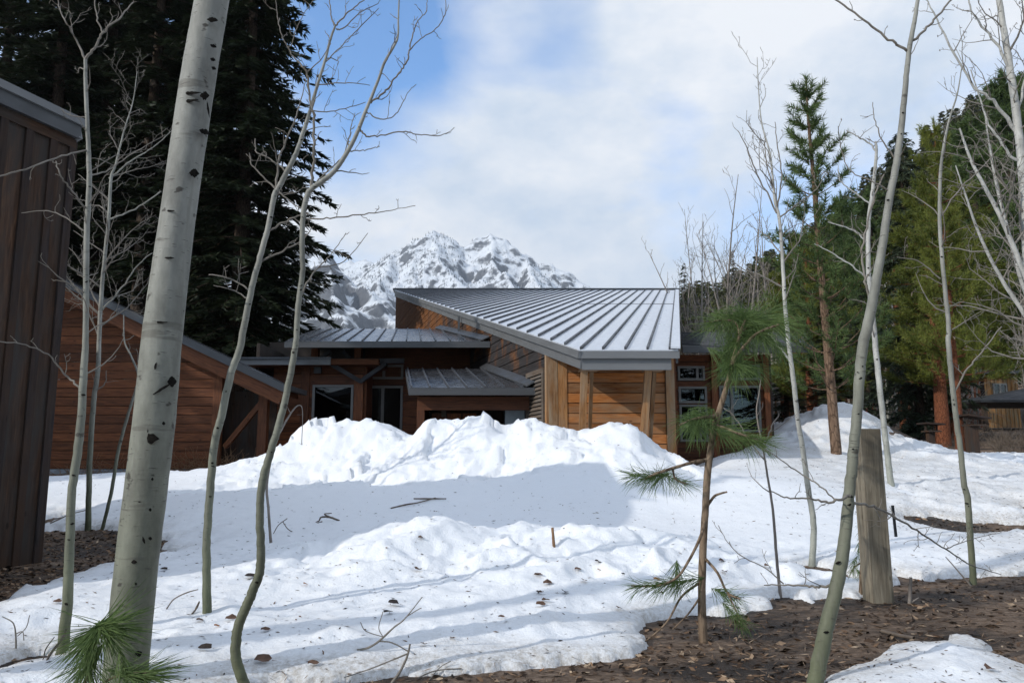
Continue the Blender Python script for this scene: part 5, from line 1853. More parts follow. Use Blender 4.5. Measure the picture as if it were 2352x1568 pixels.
def pine_proto(H, R, seed, leaf, bark, r0, **kw):
    V, T = pine_mesh(H, R, seed, **kw)
    v, f = tri_mesh(V)
    Tt = Tubes()
    rng = np.random.default_rng(seed)
    zz = np.linspace(-.5, H, 16)
    cx = np.cumsum(rng.normal(size=16)) * .012
    Tt.add(np.stack([cx, cx[::-1] * .5, zz], 1), r0 * (1 - np.clip(zz / H, 0, 1)) ** .8 + .012, 10)
    return (mesh_np('crown', v, f, M[leaf]), mesh_np('trunk', np.concatenate(Tt.v), np.concatenate(Tt.f), M[bark], True),
            mesh_np('limbs', np.concatenate(T.v), np.concatenate(T.f), M[bark], True))


def needle_tuft(acc, p, d, rng, n, ln, width, spread=0.8, back=.12, grav=.25, seg=3):
    """long curved needles about the shoot end p pointing along d"""
    d = np.array(d, dtype=float); d /= np.linalg.norm(d)
    for i in range(n):
        o = np.array(p) - d * rng.uniform(0, 1) * back
        nd_ = rng.normal(size=3); nd_ -= d * nd_.dot(d); nd_ /= np.linalg.norm(nd_) + 1e-9
        nd_ = nd_ * spread * rng.uniform(.3, 1.0) + d * rng.uniform(.5, 1.0)
        nd_ /= np.linalg.norm(nd_)
        l = ln * rng.uniform(.7, 1.1)
        w = np.cross(nd_, np.array([0, 1.0, 0]) + rng.normal(size=3) * .35); w /= np.linalg.norm(w) + 1e-9
        q = [o]
        v = nd_.copy()
        lb = rng.normal(size=3) * .10
        for k in range(seg):
            v = v + lb + np.array([0, 0, -grav * rng.uniform(.6, 1.4) / seg]); v /= np.linalg.norm(v)
            q.append(q[-1] + v * l / seg)
        base = len(acc['v'])
        for k in range(seg):
            ww = width * (1 - .25 * k / seg)
            acc['v'] += [q[k] - w * ww, q[k] + w * ww]
        acc['v'].append(q[seg])
        for k in range(seg - 1):
            acc['f'].append([base + 2 * k, base + 2 * k + 1, base + 2 * k + 3])
            acc['f'].append([base + 2 * k, base + 2 * k + 3, base + 2 * k + 2])
        acc['f'].append([base + 2 * seg - 2, base + 2 * seg - 1, base + 2 * seg])


# ------------------------------------------------------------------ left stand of tall firs
def gz(x, y): return float(surf_z(x, y)[0])


firA = conifer_proto(32, 5.0, 11, 'fir_leaf', 'fir_bark', .42, base_frac=.10, whorls=66, per=9, droop=.42, dens=.14, spray=.62, shape=.62, width=.07, hang=.55)
firB = conifer_proto(34, 4.2, 12, 'fir_leaf', 'fir_bark', .40, base_frac=.22, whorls=58, per=8, droop=.38, dens=.16, spray=.60, shape=.6, width=.066, hang=.5, sparse=.08)
firC = conifer_proto(20, 3.2, 13, 'fir_leaf', 'fir_bark', .26, base_frac=.06, whorls=44, per=6, droop=.34, dens=.16, spray=.5, shape=.75, width=.055, hang=.4)
GF = 'tall dark firs behind the log cabin'
fir_spots = [
    (firA, 548, 33.0, 1.00, 'broad dark fir with its right side against open sky'),
    (firA, 430, 38.0, 1.08, 'dark fir rising straight behind the thick aspen trunk'),
    (firB, 330, 35.0, 1.05, 'tall fir with bare lower trunk left of the thick aspen trunk'),
    (firB, 215, 39.0, 1.12, 'tall fir seen between the two slim left aspens'),
    (firB, 95, 36.0, 1.08, 'open-branched fir whose top fills the upper left corner'),
    (firB, -30, 37.0, 1.05, 'leftmost fir rising above the dark shed roof'),
    (firA, 262, 50.0, 1.15, 'rear fir filling the gap behind the slim left aspens'),
    (firA, 130, 54.0, 1.2, 'rear fir behind the dark shed roof edge'),
    (firC, 492, 46.0, 1.15, 'smaller fir low behind the raking cabin roof'),
    (firC, 640, 40.0, .82, 'shorter fir at the right foot of the fir stand'),
    (firC, 590, 54.0, 1.15, 'rear shorter fir above the flat hall roof'),
    (firC, 395, 58.0, 1.35, 'farthest fir behind the thick aspen trunk'),
]
for i, (pr, u, Yd, s_, lab) in enumerate(fir_spots):
    x = (u - CX) / FPX * Yd / .975
    plant_conifer(pr, 'fir_tree', lab, (x, Yd, float(B(x, Yd)) - .1), i * 1.7, s_ * .98, GF)
# firs outside the frame, whose shade falls on the cabin and whose shapes show in the window glass
GO = 'firs around the yard outside the view'
for i, (x, y, s_) in enumerate([(-25, 10, .84), (-22, 12.6, .80), (-29, 8.5, .9), (-18.5, 15.0, .74), (-23, 15.5, .9), (-27, 12, .9), (-22, 9.5, .85), (-20, 11, .85), (-25, 7.5, .9)]):
    plant_conifer(firC, 'fir_tree', 'fir of the row left of the yard that shades the log cabin', (x, y, float(B(x, y)) - .1), i * 2.1, s_, GO)
for i, (x, y, s_) in enumerate([(-20, -22, .85), (-13, -26, .9), (-7, -23, .8), (0, -28, .95), (7, -23, .85), (13, -26, .95), (19, -20, .9), (26, -24, 1.0), (33, -14, .95), (17, -33, 1.1), (40, -4, 1.0), (-27, -26, .9)]):
    plant_conifer(firC, 'fir_tree', 'fir behind the viewer mirrored dimly in the lodge windows', (x, y, .2), i * 1.3, (s_ * 1.25, s_), GO)

plant_conifer(firC, 'fir_tree', 'unseen small fir added near the dark shed to round off the shed shadow', (-10.5, 4.4, .4), .5, .5, GO)  # added out of view so its crown breaks the straight end of the shed's shadow

# ------------------------------------------------------------------ right side conifers
gp1 = castS(1919, 1041)
Yq = gp1.y
top = P(1877, 183, Yq)
H1 = top.z - gp1.z
pineA = pine_proto(H1, 1.45, 21, 'pine_leaf', 'pine_bark', .105, base_frac=.16, whorls=18, per=5, tuft=.19, nneed=62, upcurve=.8, width=.010, sub=3, shape=.85, even=True)
o = plant_conifer(pineA, 'pine_tree', 'young pine with straight reddish trunk standing on the snow bank', gp1, .4, 1.0)
o.rotation_euler = (0, math.radians(-1.4), .4)
bigpine = pine_proto(15, 3.1, 22, 'olive_leaf', 'red_bark', .34, base_frac=.24, whorls=20, per=5, tuft=.32, nneed=46, upcurve=.28, width=.018, sub=8, shape=.5)
def relit(proto, leaf):
    c2 = proto[0].copy(); c2.materials.clear(); c2.materials.append(M[leaf])
    return (c2,) + tuple(proto[1:])


firR = relit(firC, 'spruce_leaf')  # paler needle colour stands in for sunlight on the right-hand firs
darkpine = pine_proto(16, 3.0, 23, 'pine_leaf', 'fir_bark', .3, base_frac=.12, whorls=24, per=6, tuft=.30, nneed=40, upcurve=.2, width=.022, sub=9, shape=.6)
spruce = conifer_proto(17, 3.0, 24, 'spruce_leaf', 'fir_bark', .25, base_frac=.04, whorls=46, per=7, droop=.55, dens=.14, spray=.5, shape=.6, width=.05, hang=1.0)
for (pr, u, Yd, vt, lab, rr_, wsc) in [
    (spruce, 2085, 34, 292, 'dark drooping spruce behind the leaning right aspen', .3, 1.0),
    (bigpine, 2140, 31, 420, 'olive-green ponderosa pine with reddish trunk near the plank cabin', 1.0, 1.15),
    (bigpine, 2172, 33.5, 470, 'ponderosa pine close behind its red-trunked neighbour', 2.0, 1.1),
    (bigpine, 2290, 62, 430, 'olive pine above the plank cabin at the right edge', 2.9, 1.1),
    (bigpine, 1855, 31, 520, 'olive-brown pine behind the young pine', .2, 1.2),
    (darkpine, 2335, 66, 165, 'tall dark pine at the upper right edge', 1.4, 1.15),
    (darkpine, 2250, 58, 262, 'dark pine on the slope behind the white aspen stems', 2.2, 1.15),
    (darkpine, 1945, 46, 440, 'dark pine half hidden behind the leaning right aspen', .9, .85),
    (bigpine, 2060, 44, 520, 'olive pine seen through the leaning aspen stems', 4.0, 1.2),
    (bigpine, 2215, 52, 420, 'sunlit olive pine rising behind the cabin pines', 4.4, 1.2),
    (bigpine, 1795, 47, 610, 'low olive pine left of the young pine', 5.0, 1.2),
    (bigpine, 2350, 66, 500, 'bushy yellow-green pine cut by the right edge', 5.5, 1.1),
    (darkpine, 2010, 62, 430, 'dark pine on the rise left of the drooping spruce', 3.3, 1.1),
    (bigpine, 1925, 55, 560, 'distant olive pine between young pine and leaning aspen', .6, 1.2),
    (firR, 1800, 33, 700, 'dark fir low behind the right wing roof', .7, .9),
    (firR, 1905, 30, 640, 'dark fir right behind the young pine trunk', 1.9, .9),
    (firR, 1985, 40, 600, 'dark fir beneath the spruce by the parked car', 2.6, 1.0),
    (firR, 1574, 85, 600, 'small pointed fir just right of the lodge ridge', .1, .7),
    (firR, 1690, 75, 570, 'slender far fir behind the bare saplings', 1.1, .7),
]:
    x = (u - CX) / FPX * Yd / 1.0
    zg_ = float(B(x, Yd))
    Hh = P(u, vt, Yd).z - zg_
    base_h = {id(spruce): 17, id(bigpine): 15, id(darkpine): 16, id(firR): 20}[id(pr)]
    s_ = Hh / base_h
    x = P(u, (vt + 900) / 2, Yd).x
    plant_conifer(pr, 'pine_tree' if pr in (bigpine, darkpine) else ('spruce_tree' if pr is spruce else 'fir_tree'), lab, (x, Yd, zg_ - .1), rr_, (max(s_ * wsc, .5), s_), 'conifers right of the lodge')
# pine trunk behind the slim right aspen
gq = P(2208, 1046, 24)
plant_conifer(bigpine, 'pine_tree', 'thin-trunked pine right behind the slim dark-footed aspen', (gq.x, 24, gq.z - .1), 1.1, (.42, .72), 'conifers right of the lodge')

# forest on the hillside: one mass
rng = np.random.default_rng(9)
V0, _ = conifer_mesh(15, 2.8, 31, base_frac=.05, whorls=14, per=6, droop=.3, dens=.5, spray=1.3, shape=.8, ntri=2, width=.28, hang=.4)
hx, hy = [], []
for i in range(1500):
    y = rng.uniform(122, 330); x = rng.uniform(.16, .80) * y
    hx.append(x); hy.append(y)
hx, hy = np.array(hx), np.array(hy)
hz = hill_z(hx, hy)
allv = []
for x, y, z in zip(hx[:900], hy[:900], hz[:900]):
    a = rng.uniform(0, 6.28); s_ = rng.uniform(.7, 1.25)
    R_ = np.array([[math.cos(a), -math.sin(a), 0], [math.sin(a), math.cos(a), 0], [0, 0, 1]])
    allv.append((V0.reshape(-1, 3) @ R_.T) * s_ + np.array([x, y, z - .5]))
vv = np.concatenate(allv)
o = mk('hillside_forest', vv, np.arange(len(vv)).reshape(-1, 3), M['hill_leaf'])
tag(o, 'dense conifer forest covering the hillside on the right', None, None, 'stuff')
# ------------------------------------------------------------------ bare aspens near the viewer
def Yat(u, v): return castS(u, v).y


GA = 'bare aspens in the yard'


def scar(parent, u, v, w, h, Y, rad_px, cu, mat='scar', seed=0, tilt=0.0):
    """dark eye-shaped scar lying on the round trunk"""
    rng = np.random.default_rng(seed)
    R = rad_px / FPX * Y
    n, m = 12, 3
    vs, fs = [], []
    ct, st = math.cos(tilt), math.sin(tilt)
    for i in range(n + 1):
        t = -1 + 2 * i / n
        hh = h / 2 * (1 - abs(t) ** 1.6) + .6
        for j in range(m):
            s = (-1 + 2 * j / (m - 1)) * hh * (1 + rng.uniform(-.25, .25))
            du, dv = t * w / 2 * ct - s * st, t * w / 2 * st + s * ct
            off = (u + du - cu) / rad_px
            off = max(-.985, min(.985, off))
            depth = -R * math.sqrt(1 - off * off) - (.0065 if j == 1 else .004)
            vs.append(P(u + du, v + dv, Y + depth))
    for i in range(n):
        for j in range(m - 1):
            a = i * m + j
            fs.append([a, a + m, a + m + 1, a + 1])
    mk('bark_scar', vs, fs, M[mat], parent, None, True)


# thick aspen in front
big = bare_tree('aspen_tree', 'thick leaning aspen trunk with dark eye scars in the left foreground', 'tree',
                [(268, 1700, 94), (285, 1568, 92), (315, 1284, 91), (352, 984, 92), (375, 750, 88), (408, 500, 80), (452, 200, 82), (487, 0, 80), (520, -180, 76), (560, -420, 70)], 4.2, 'aspen_big', sides=20, auto=(0, 0, 0), wob=.012, seed=3, nobase=True, group=GA)


for k_, (u, v, w, h, cu, tl) in enumerate([(340, 1006, 52, 24, 350, .05), (337, 990, 7, 22, 350, .2), (395, 876, 22, 24, 365, 0), (372, 893, 50, 5, 365, -.55), (356, 842, 7, 20, 370, .3), (488, 46, 26, 11, 480, .1), (490, 106, 16, 7, 468, .4), (489, 137, 13, 8, 463, .4), (491, 157, 12, 7, 460, .5),
                                       (470, 220, 22, 18, 450, 0), (436, 214, 52, 6, 450, -.05), (434, 232, 44, 6, 450, -.12), (478, 250, 5, 36, 445, -.15), (470, 303, 26, 12, 436, .4), (401, 325, 14, 22, 432, 0), (446, 398, 24, 18, 422, .1), (384, 484, 34, 4, 409, 0), (389, 592, 22, 4, 397, .05), (362, 740, 46, 4, 376, 0), (331, 935, 7, 10, 358, .4),
                                       (376, 972, 8, 8, 354, 0), (308, 1290, 14, 8, 315, 0), (345, 1236, 9, 7, 320, .2), (330, 1240, 6, 16, 320, -.3), (310, 1152, 26, 4, 331, 0), (318, 1500, 18, 14, 290, -.4), (345, 1170, 7, 7, 328, 0), (350, 1100, 6, 6, 337, 0), (312, 1340, 6, 6, 308, 0)]):
    scar(big, u, v, w, h, 4.2, 44, cu, seed=k_, tilt=tl)

Y2_ = Yat(143, 1494)
bare_tree('aspen_tree', 'slim leaning aspen left of the thick trunk, forked at the top', 'tree',
          [(143, 1497, 30), (155, 1384, 26), (159, 1284, 24), (165, 1134, 21), (182, 1009, 22), (192, 859, 19), (197, 750, 15), (199, 550, 15), (205, 415, 14), (201, 300, 11), (197, 200, 11), (196, 137, 9)], Y2_, 'aspen', knots=14, seed=5, auto=(.22, .55, 2), tw_from=.45, group=GA,
          limbs=[[(196, 137, 8), (220, 107, 7), (235, 75, 6), (270, 45, 5), (305, 5, 3, .2)], [(196, 137, 7), (172, 85, 5), (150, 50, 4, -.2), (135, 15, 3), (133, -20, 2)], [(235, 75, 5), (222, 35, 4), (217, -10, 3)],
                 [(183, 890, 6), (150, 860, 5), (110, 815, 4, -.2), (50, 790, 3, -.3), (0, 785, 3, -.4)], [(197, 478, 6), (165, 440, 5, -.2), (140, 405, 4, -.3), (128, 370, 3, -.3)], [(193, 530, 5), (150, 500, 4), (105, 485, 3), (50, 488, 2)],
                 [(200, 345, 5), (130, 362, 4, -.3), (70, 385, 4, -.5), (0, 405, 4, -.6)], [(199, 270, 4), (160, 265, 3), (140, 250, 2)], [(205, 405, 5), (250, 390, 4, .3), (300, 355, 3, .5), (380, 310, 2, .7)]], limb_auto=(.11, .24, 1), minr=.0024)
Y3_ = Yat(204, 1216)
bare_tree('aspen_tree', 'slender pale aspen rising from the wood-chip patch', 'tree',
          [(202, 1217, 15), (206, 1064, 14), (215, 924, 13), (225, 849, 12), (230, 720, 11), (242, 575, 10), (250, 500, 9), (255, 410, 8), (265, 380, 6), (285, 300, 4), (305, 235, 3), (315, 165, 2)], Y3_, 'aspen', seed=6, auto=(.14, 1.5, 2), tw_from=.40, group=GA, minr=.003,
          limbs=[[(250, 410, 5), (300, 370, 4), (350, 340, 3), (395, 300, 2)], [(248, 505, 5), (310, 480, 4), (370, 440, 3)], [(232, 715, 5), (280, 660, 4), (320, 605, 3), (350, 580, 2)], [(229, 722, 4), (190, 680, 3), (150, 630, 3), (145, 600, 2)], [(217, 900, 4), (240, 880, 3), (245, 850, 2)], [(252, 460, 4), (215, 430, 3), (180, 400, 2)], [(240, 580, 4), (210, 560, 3), (170, 530, 2)]], limb_auto=(.18, .6, 1), sides=9)
bare_tree('aspen_tree', 'thin curved aspen stem bending behind the thick trunk', 'tree',
          [(235, 1214, 9), (255, 1134, 10), (272, 1034, 9), (295, 949, 8), (312, 894, 7), (318, 861, 6), (300, 815, 5), (286, 783, 4), (284, 724, 3)], Yat(237, 1214), 'aspen', seed=7, auto=(.25, .55, 1), tw_from=.6, group=GA, minr=.0028, sides=8)
Y5_ = Yat(475, 1406)
bare_tree('aspen_tree', 'slim aspen with a forked crown right of the thick trunk', 'tree',
          [(475, 1410, 25), (475, 1334, 22), (475, 1234, 21), (482, 1134, 21), (492, 1024, 21), (510, 949, 21), (530, 859, 20), (552, 794, 19), (575, 675, 17), (595, 600, 16), (615, 525, 15), (630, 450, 15), (639, 434, 15), (658, 397, 15), (680, 353, 13), (696, 306, 12), (711, 259, 11), (727, 203, 9), (746, 141, 8), (758, 94, 7), (770, 59, 6)], Y5_, 'aspen', knots=16, seed=8, auto=(.16, .6, 2), tw_from=.66, group=GA, minr=.0026,
          limbs=[[(770, 59, 5), (780, 50, 5), (805, 25, 4), (836, 0, 3), (860, -25, 2)], [(770, 59, 5), (761, 40, 4), (757, 0, 3), (752, -30, 2)], [(772, 66, 4), (786, 66, 4), (830, 28, 3), (870, 8, 2)], [(633, 432, 7), (639, 375, 6), (658, 322, 5), (677, 275, 4), (692, 225, 3), (705, 170, 2)],
                 [(637, 440, 6), (600, 400, 4), (580, 380, 4), (572, 352, 3)], [(660, 395, 6), (620, 365, 4), (590, 350, 4), (586, 318, 3)], [(640, 438, 5), (665, 462, 4), (695, 480, 3)], [(597, 602, 6), (650, 575, 5), (690, 555, 4), (720, 520, 2)], [(618, 530, 6), (660, 505, 5), (710, 490, 4)], [(577, 668, 5), (530, 640, 4), (480, 630, 3)], [(575, 690, 5), (540, 668, 3), (490, 655, 2)],
                 [(745, 145, 4), (780, 110, 3), (830, 60, 3), (870, 20, 2)], [(730, 195, 4), (790, 190, 3), (850, 195, 2)], [(712, 255, 4), (770, 255, 3), (840, 235, 2)]], limb_auto=(.11, .28, 1))
Y6_ = 4.15
bare_tree('aspen_tree', 'sinuous S-curved aspen left of centre with a sweeping right limb', 'tree',
          [(575, 1620, 30), (560, 1568, 28), (542, 1509, 27), (545, 1449, 26), (562, 1399, 26), (582, 1354, 25), (597, 1309, 24), (599, 1249, 22), (597, 1174, 21), (602, 1109, 21), (617, 1054, 21), (635, 994, 20), (650, 939, 19), (662, 884, 18), (675, 814, 17), (681, 775, 16), (685, 700, 16), (695, 625, 15), (694, 575, 15), (696, 500, 15), (705, 450, 15), (717, 433, 15), (742, 415, 15), (767, 394, 14), (792, 359, 13), (814, 319, 12), (830, 281, 11), (842, 250, 10), (855, 219, 9), (870, 181, 8), (883, 144, 8), (905, 106, 7), (914, 84, 6), (915, 47, 5), (917, -10, 4)], Y6_, 'aspen', knots=16, seed=9, auto=(.20, .35, 1), tw_from=.72, group=GA, minr=.0021, nobase=True,
          limbs=[[(852, 237, 6), (883, 212, 6), (902, 187, 5), (927, 156, 5), (938, 131, 5), (941, 112, 4), (949, 75, 4), (961, 47, 3), (980, 25, 3), (980, -10, 2)], [(941, 116, 4), (967, 89, 3), (1002, 66, 3), (1022, 34, 3), (1024, -5, 2)],
                 [(827, 298, 6), (842, 312, 5), (867, 312, 4), (924, 303, 4), (961, 309, 3), (1002, 312, 3), (1030, 304, 2), (1044, 294, 2)], [(842, 257, 4), (865, 271, 4), (889, 273, 3), (914, 258, 3), (936, 214, 2), (955, 194, 2)], [(803, 347, 4), (830, 346, 3), (852, 342, 3), (872, 336, 2)],
                 [(715, 430, 9), (721, 368, 8), (722, 312, 7), (719, 265, 7), (713, 234, 6), (708, 193, 6), (705, 168, 5), (692, 150, 5), (674, 131, 4), (663, 112, 4), (671, 100, 3), (680, 69, 3), (695, 37, 2), (720, 0, 2)], [(663, 112, 4), (649, 87, 3), (639, 47, 3), (632, -5, 2)],
                 [(703, 503, 5), (750, 501, 4), (800, 497, 4), (870, 488, 3), (915, 480, 2), (954, 472, 2)], [(684, 700, 5, .1), (705, 650, 5, .1), (730, 615, 4, .2), (758, 586, 3, .2), (795, 536, 2, .3)], [(730, 615, 4, .2), (790, 600, 3, .3), (845, 536, 2, .4)], [(718, 430, 5), (750, 395, 4), (790, 355, 3), (805, 300, 3), (815, 260, 2)], [(705, 165, 4), (735, 140, 3), (760, 100, 2)]], limb_auto=(.10, .15, 1))
bare_tree('aspen_sapling', 'thin drooping sapling behind the S-curved aspen', 'tree',
          [(622, 1247, 8), (617, 1174, 7), (613, 1109, 7), (630, 1024, 7), (650, 979, 6), (675, 939, 4), (690, 931, 3), (695, 950, 2), (693, 1020, 2)], Yat(622, 1246), 'twig_grey', tmat='twig_grey', seed=10, auto=(.3, .4, 1), tw_from=.4, group=GA, sides=7, minr=.0024)

# right side
Y8_ = 4.3
bare_tree('aspen_tree', 'leaning aspen crossing the right side in front of the wooden post', 'tree',
          [(1850, 1680, 44), (1872, 1568, 41), (1896, 1447, 38), (1924, 1337, 35), (1941, 1226, 31), (1952, 1116, 29), (1963, 1006, 27), (1971, 923, 27), (1979, 812, 28), (1997, 730, 28), (2012, 650, 25), (2029, 550, 22), (2044, 450, 20), (2059, 375, 19), (2072, 275, 17), (2082, 175, 15), (2089, 110, 14), (2102, 40, 12), (2112, -30, 10)], Y8_, 'aspen', knots=20, seed=12, auto=(.5, .3, 2), tw_from=.5, group=GA, minr=.0021, nobase=True, sides=14,
          limbs=[[(2083, 117, 8), (2039, 90, 7), (1984, 45, 6), (1915, -3, 5)], [(2090, 97, 8), (2129, 65, 7), (2164, 25, 6), (2195, -15, 5)],
                 [(1953, 1138, 9, -.05), (1925, 1148, 7, -.1), (1890, 1152, 6, -.1), (1858, 1144, 5, -.1), (1808, 1143, 4, -.1), (1770, 1127, 3, -.1)], [(1920, 1150, 4, -.1), (1890, 1120, 4, -.1), (1850, 1095, 4, 0), (1800, 1060, 3, 0), (1757, 1030, 2, 0)],
                 [(1950, 1152, 9), (2000, 1162, 7, .3), (2045, 1182, 7, .6), (2117, 1226, 6, 1.0), (2172, 1260, 5, 1.3), (2233, 1298, 4, 1.6), (2299, 1318, 3, 1.8)], [(2172, 1260, 4, 1.3), (2230, 1238, 3, 1.6), (2300, 1222, 2, 1.9)],
                 [(1918, 1342, 8), (1880, 1346, 7, .1), (1852, 1345, 6, .2), (1791, 1342, 4, .3), (1755, 1343, 3, .3)], [(1800, 1340, 4, .3), (1760, 1305, 3, .3), (1703, 1276, 3, .3), (1670, 1243, 2, .3), (1648, 1205, 2, .3)],
                 [(2000, 690, 8, .1), (1985, 640, 7, .1), (1980, 590, 6, .15), (1985, 550, 6, .15), (2006, 460, 5, .2), (2030, 400, 4, .2)], [(2060, 370, 5), (2030, 330, 4), (2010, 280, 3), (2005, 235, 2)], [(2045, 440, 5), (2000, 415, 4), (1950, 390, 3, .1), (1930, 330, 3, .1), (1925, 290, 2)]], limb_auto=(.11, .2, 2))
bare_tree('aspen_tree', 'white-barked aspen standing directly behind the wooden post', 'tree',
          [(2046, 1110, 17), (2040, 1060, 16), (2031, 984, 15), (2015, 840, 15), (2005, 730, 14), (1995, 620, 13), (1995, 510, 11), (2006, 425, 10), (2013, 350, 8), (2011, 325, 6)], Yat(2046, 1112), 'aspen_white', knots=8, seed=13, auto=(.3, 1.0, 2), tw_from=.4, group=GA,
          limbs=[[(2013, 350, 5), (1990, 325, 5), (1970, 315, 4), (1945, 300, 3)], [(2000, 470, 5), (1960, 440, 4), (1930, 415, 3), (1925, 380, 2)], [(1995, 560, 5), (1960, 530, 4), (1900, 510, 3)], [(1996, 640, 5), (1940, 600, 4), (1900, 575, 3), (1870, 560, 2)]], limb_auto=(.16, .45, 2), minr=.0034, leaves=.1)
bare_tree('aspen_tree', 'slim white aspen between the pine sapling and the wooden post', 'tree',
          [(1865, 1298, 18), (1869, 1210, 16), (1858, 1133, 15), (1844, 1033, 14), (1833, 967, 13), (1825, 895, 13), (1814, 807, 12), (1804, 715, 11), (1799, 625, 10), (1791, 510, 9), (1780, 460, 8), (1774, 400, 6), (1768, 350, 5), (1749, 280, 4), (1742, 200, 3), (1739, 132, 2)], Yat(1866, 1297), 'aspen_white', knots=10, seed=14, auto=(.15, 1.0, 2), tw_from=.50, group=GA, up=1.0,
          limbs=[[(1784, 490, 5), (1740, 400, 4), (1715, 340, 3), (1695, 300, 2)], [(1786, 480, 5), (1795, 400, 4), (1785, 330, 3), (1780, 280, 2)], [(1816, 830, 6), (1785, 790, 5), (1765, 765, 4)], [(1790, 500, 5), (1830, 470, 4), (1870, 440, 3), (1900, 395, 2)], [(1778, 440, 4), (1760, 370, 3), (1756, 310, 2)]], limb_auto=(.14, .4, 1), minr=.0032)
bare_tree('aspen_tree', 'slim aspen with a dark green foot at the far right', 'tree',
          [(2236, 1343, 17), (2228, 1226, 16), (2222, 1144, 16), (2214, 1110, 15), (2206, 1033, 14), (2195, 950, 14), (2186, 868, 13), (2178, 785, 13), (2179, 750, 12), (2169, 650, 11), (2159, 525, 10), (2159, 425, 9), (2164, 360, 8), (2179, 280, 6), (2199, 215, 4), (2211, 140, 2)], Yat(2236, 1341), 'aspen', knots=10, seed=15, auto=(.25, .7, 2), tw_from=.45, group=GA,
          limbs=[[(2192, 905, 5), (2217, 851, 5), (2255, 808, 4), (2300, 750, 3)], [(2159, 500, 4), (2200, 440, 4), (2260, 380, 3), (2310, 320, 2)], [(2160, 640, 4), (2110, 600, 3), (2060, 590, 2)]], limb_auto=(.15, .4, 2), minr=.003, leaves=.3)
bare_tree('aspen_sapling', 'thin dark sapling between pine sapling and white aspen', 'tree',
          [(1792, 1364, 9), (1783, 1271, 8), (1775, 1171, 7), (1764, 1100, 6), (1753, 1033, 5), (1738, 950, 4), (1744, 900, 3), (1748, 866, 2)], Yat(1792, 1363), 'twig_grey', tmat='twig_grey', seed=16, auto=(.25, .45, 1), tw_from=.45, group=GA, sides=7,
          limbs=[[(1753, 1033, 4), (1770, 985, 4), (1790, 950, 3)], [(1760, 1060, 4), (1720, 1010, 3), (1690, 960, 3), (1660, 935, 2)]], minr=.002)
# white aspen clump on the far right
Yc = 13.5
gC = castS(2480, 1150)
bare_tree('aspen_tree', 'thick white aspen stem at the upper right edge', 'tree',
          [(2389, 1160, 31), (2385, 1100, 30), (2372, 800, 27), (2352, 450, 24), (2339, 300, 22), (2319, 150, 19), (2294, 0, 16), (2270, -150, 12)], Yc, 'aspen_white', seed=17, auto=(.4, 2.2, 2), tw_from=.35, group='white aspen clump at the right edge', leaves=.45, minr=.005,
          limbs=[[(2340, 310, 12), (2290, 240, 9), (2230, 190, 7), (2160, 60, 5), (2120, -20, 3)], [(2320, 160, 9), (2280, 90, 7), (2235, 30, 5), (2220, -20, 4)], [(2345, 380, 9), (2300, 330, 7), (2262, 260, 5), (2230, 160, 3)], [(2335, 260, 8), (2360, 150, 6), (2352, 20, 4)]], limb_auto=(.3, 1.2, 2))
for k_, (pts_, lab) in enumerate([([(2555, 1165, 23), (2500, 1000, 20), (2420, 800, 17), (2352, 625, 14), (2299, 500, 12), (2259, 425, 10), (2229, 365, 8), (2204, 295, 5)], 'white aspen stem leaning far to the left at the right edge'),
                                  ([(2590, 1170, 18), (2520, 1020, 16), (2430, 850, 14), (2352, 720, 12), (2300, 640, 10), (2250, 540, 8), (2215, 440, 5), (2195, 380, 3)], 'lower white aspen stem leaning left over the pines'),
                                  ([(2530, 1160, 21), (2460, 950, 18), (2400, 780, 15), (2352, 660, 13), (2318, 540, 10), (2290, 430, 8), (2272, 330, 5), (2262, 260, 3)], 'steeper white aspen stem in the right clump')]):
    bare_tree('aspen_tree', lab, 'tree', pts_, Yc - .8 + k_ * .9, 'aspen_white', seed=20 + k_, auto=(.24, 1.9, 2), tw_from=.22, group='white aspen clump at the right edge', sides=8, minr=.0046, leaves=.15, up=.25, tmat='twig')

# a stout aspen outside the frame on the left whose shadow crosses the front snow
random_bare('aspen_tree', 'stout aspen left of the view whose shadow bands the front snow', 'tree', (-8.7, .55, float(B(-8.7, .55))), 9.5, .25, 90, 'aspen_big', 'twig', 1, .03, 7, .3, group=GA, minr=.004)

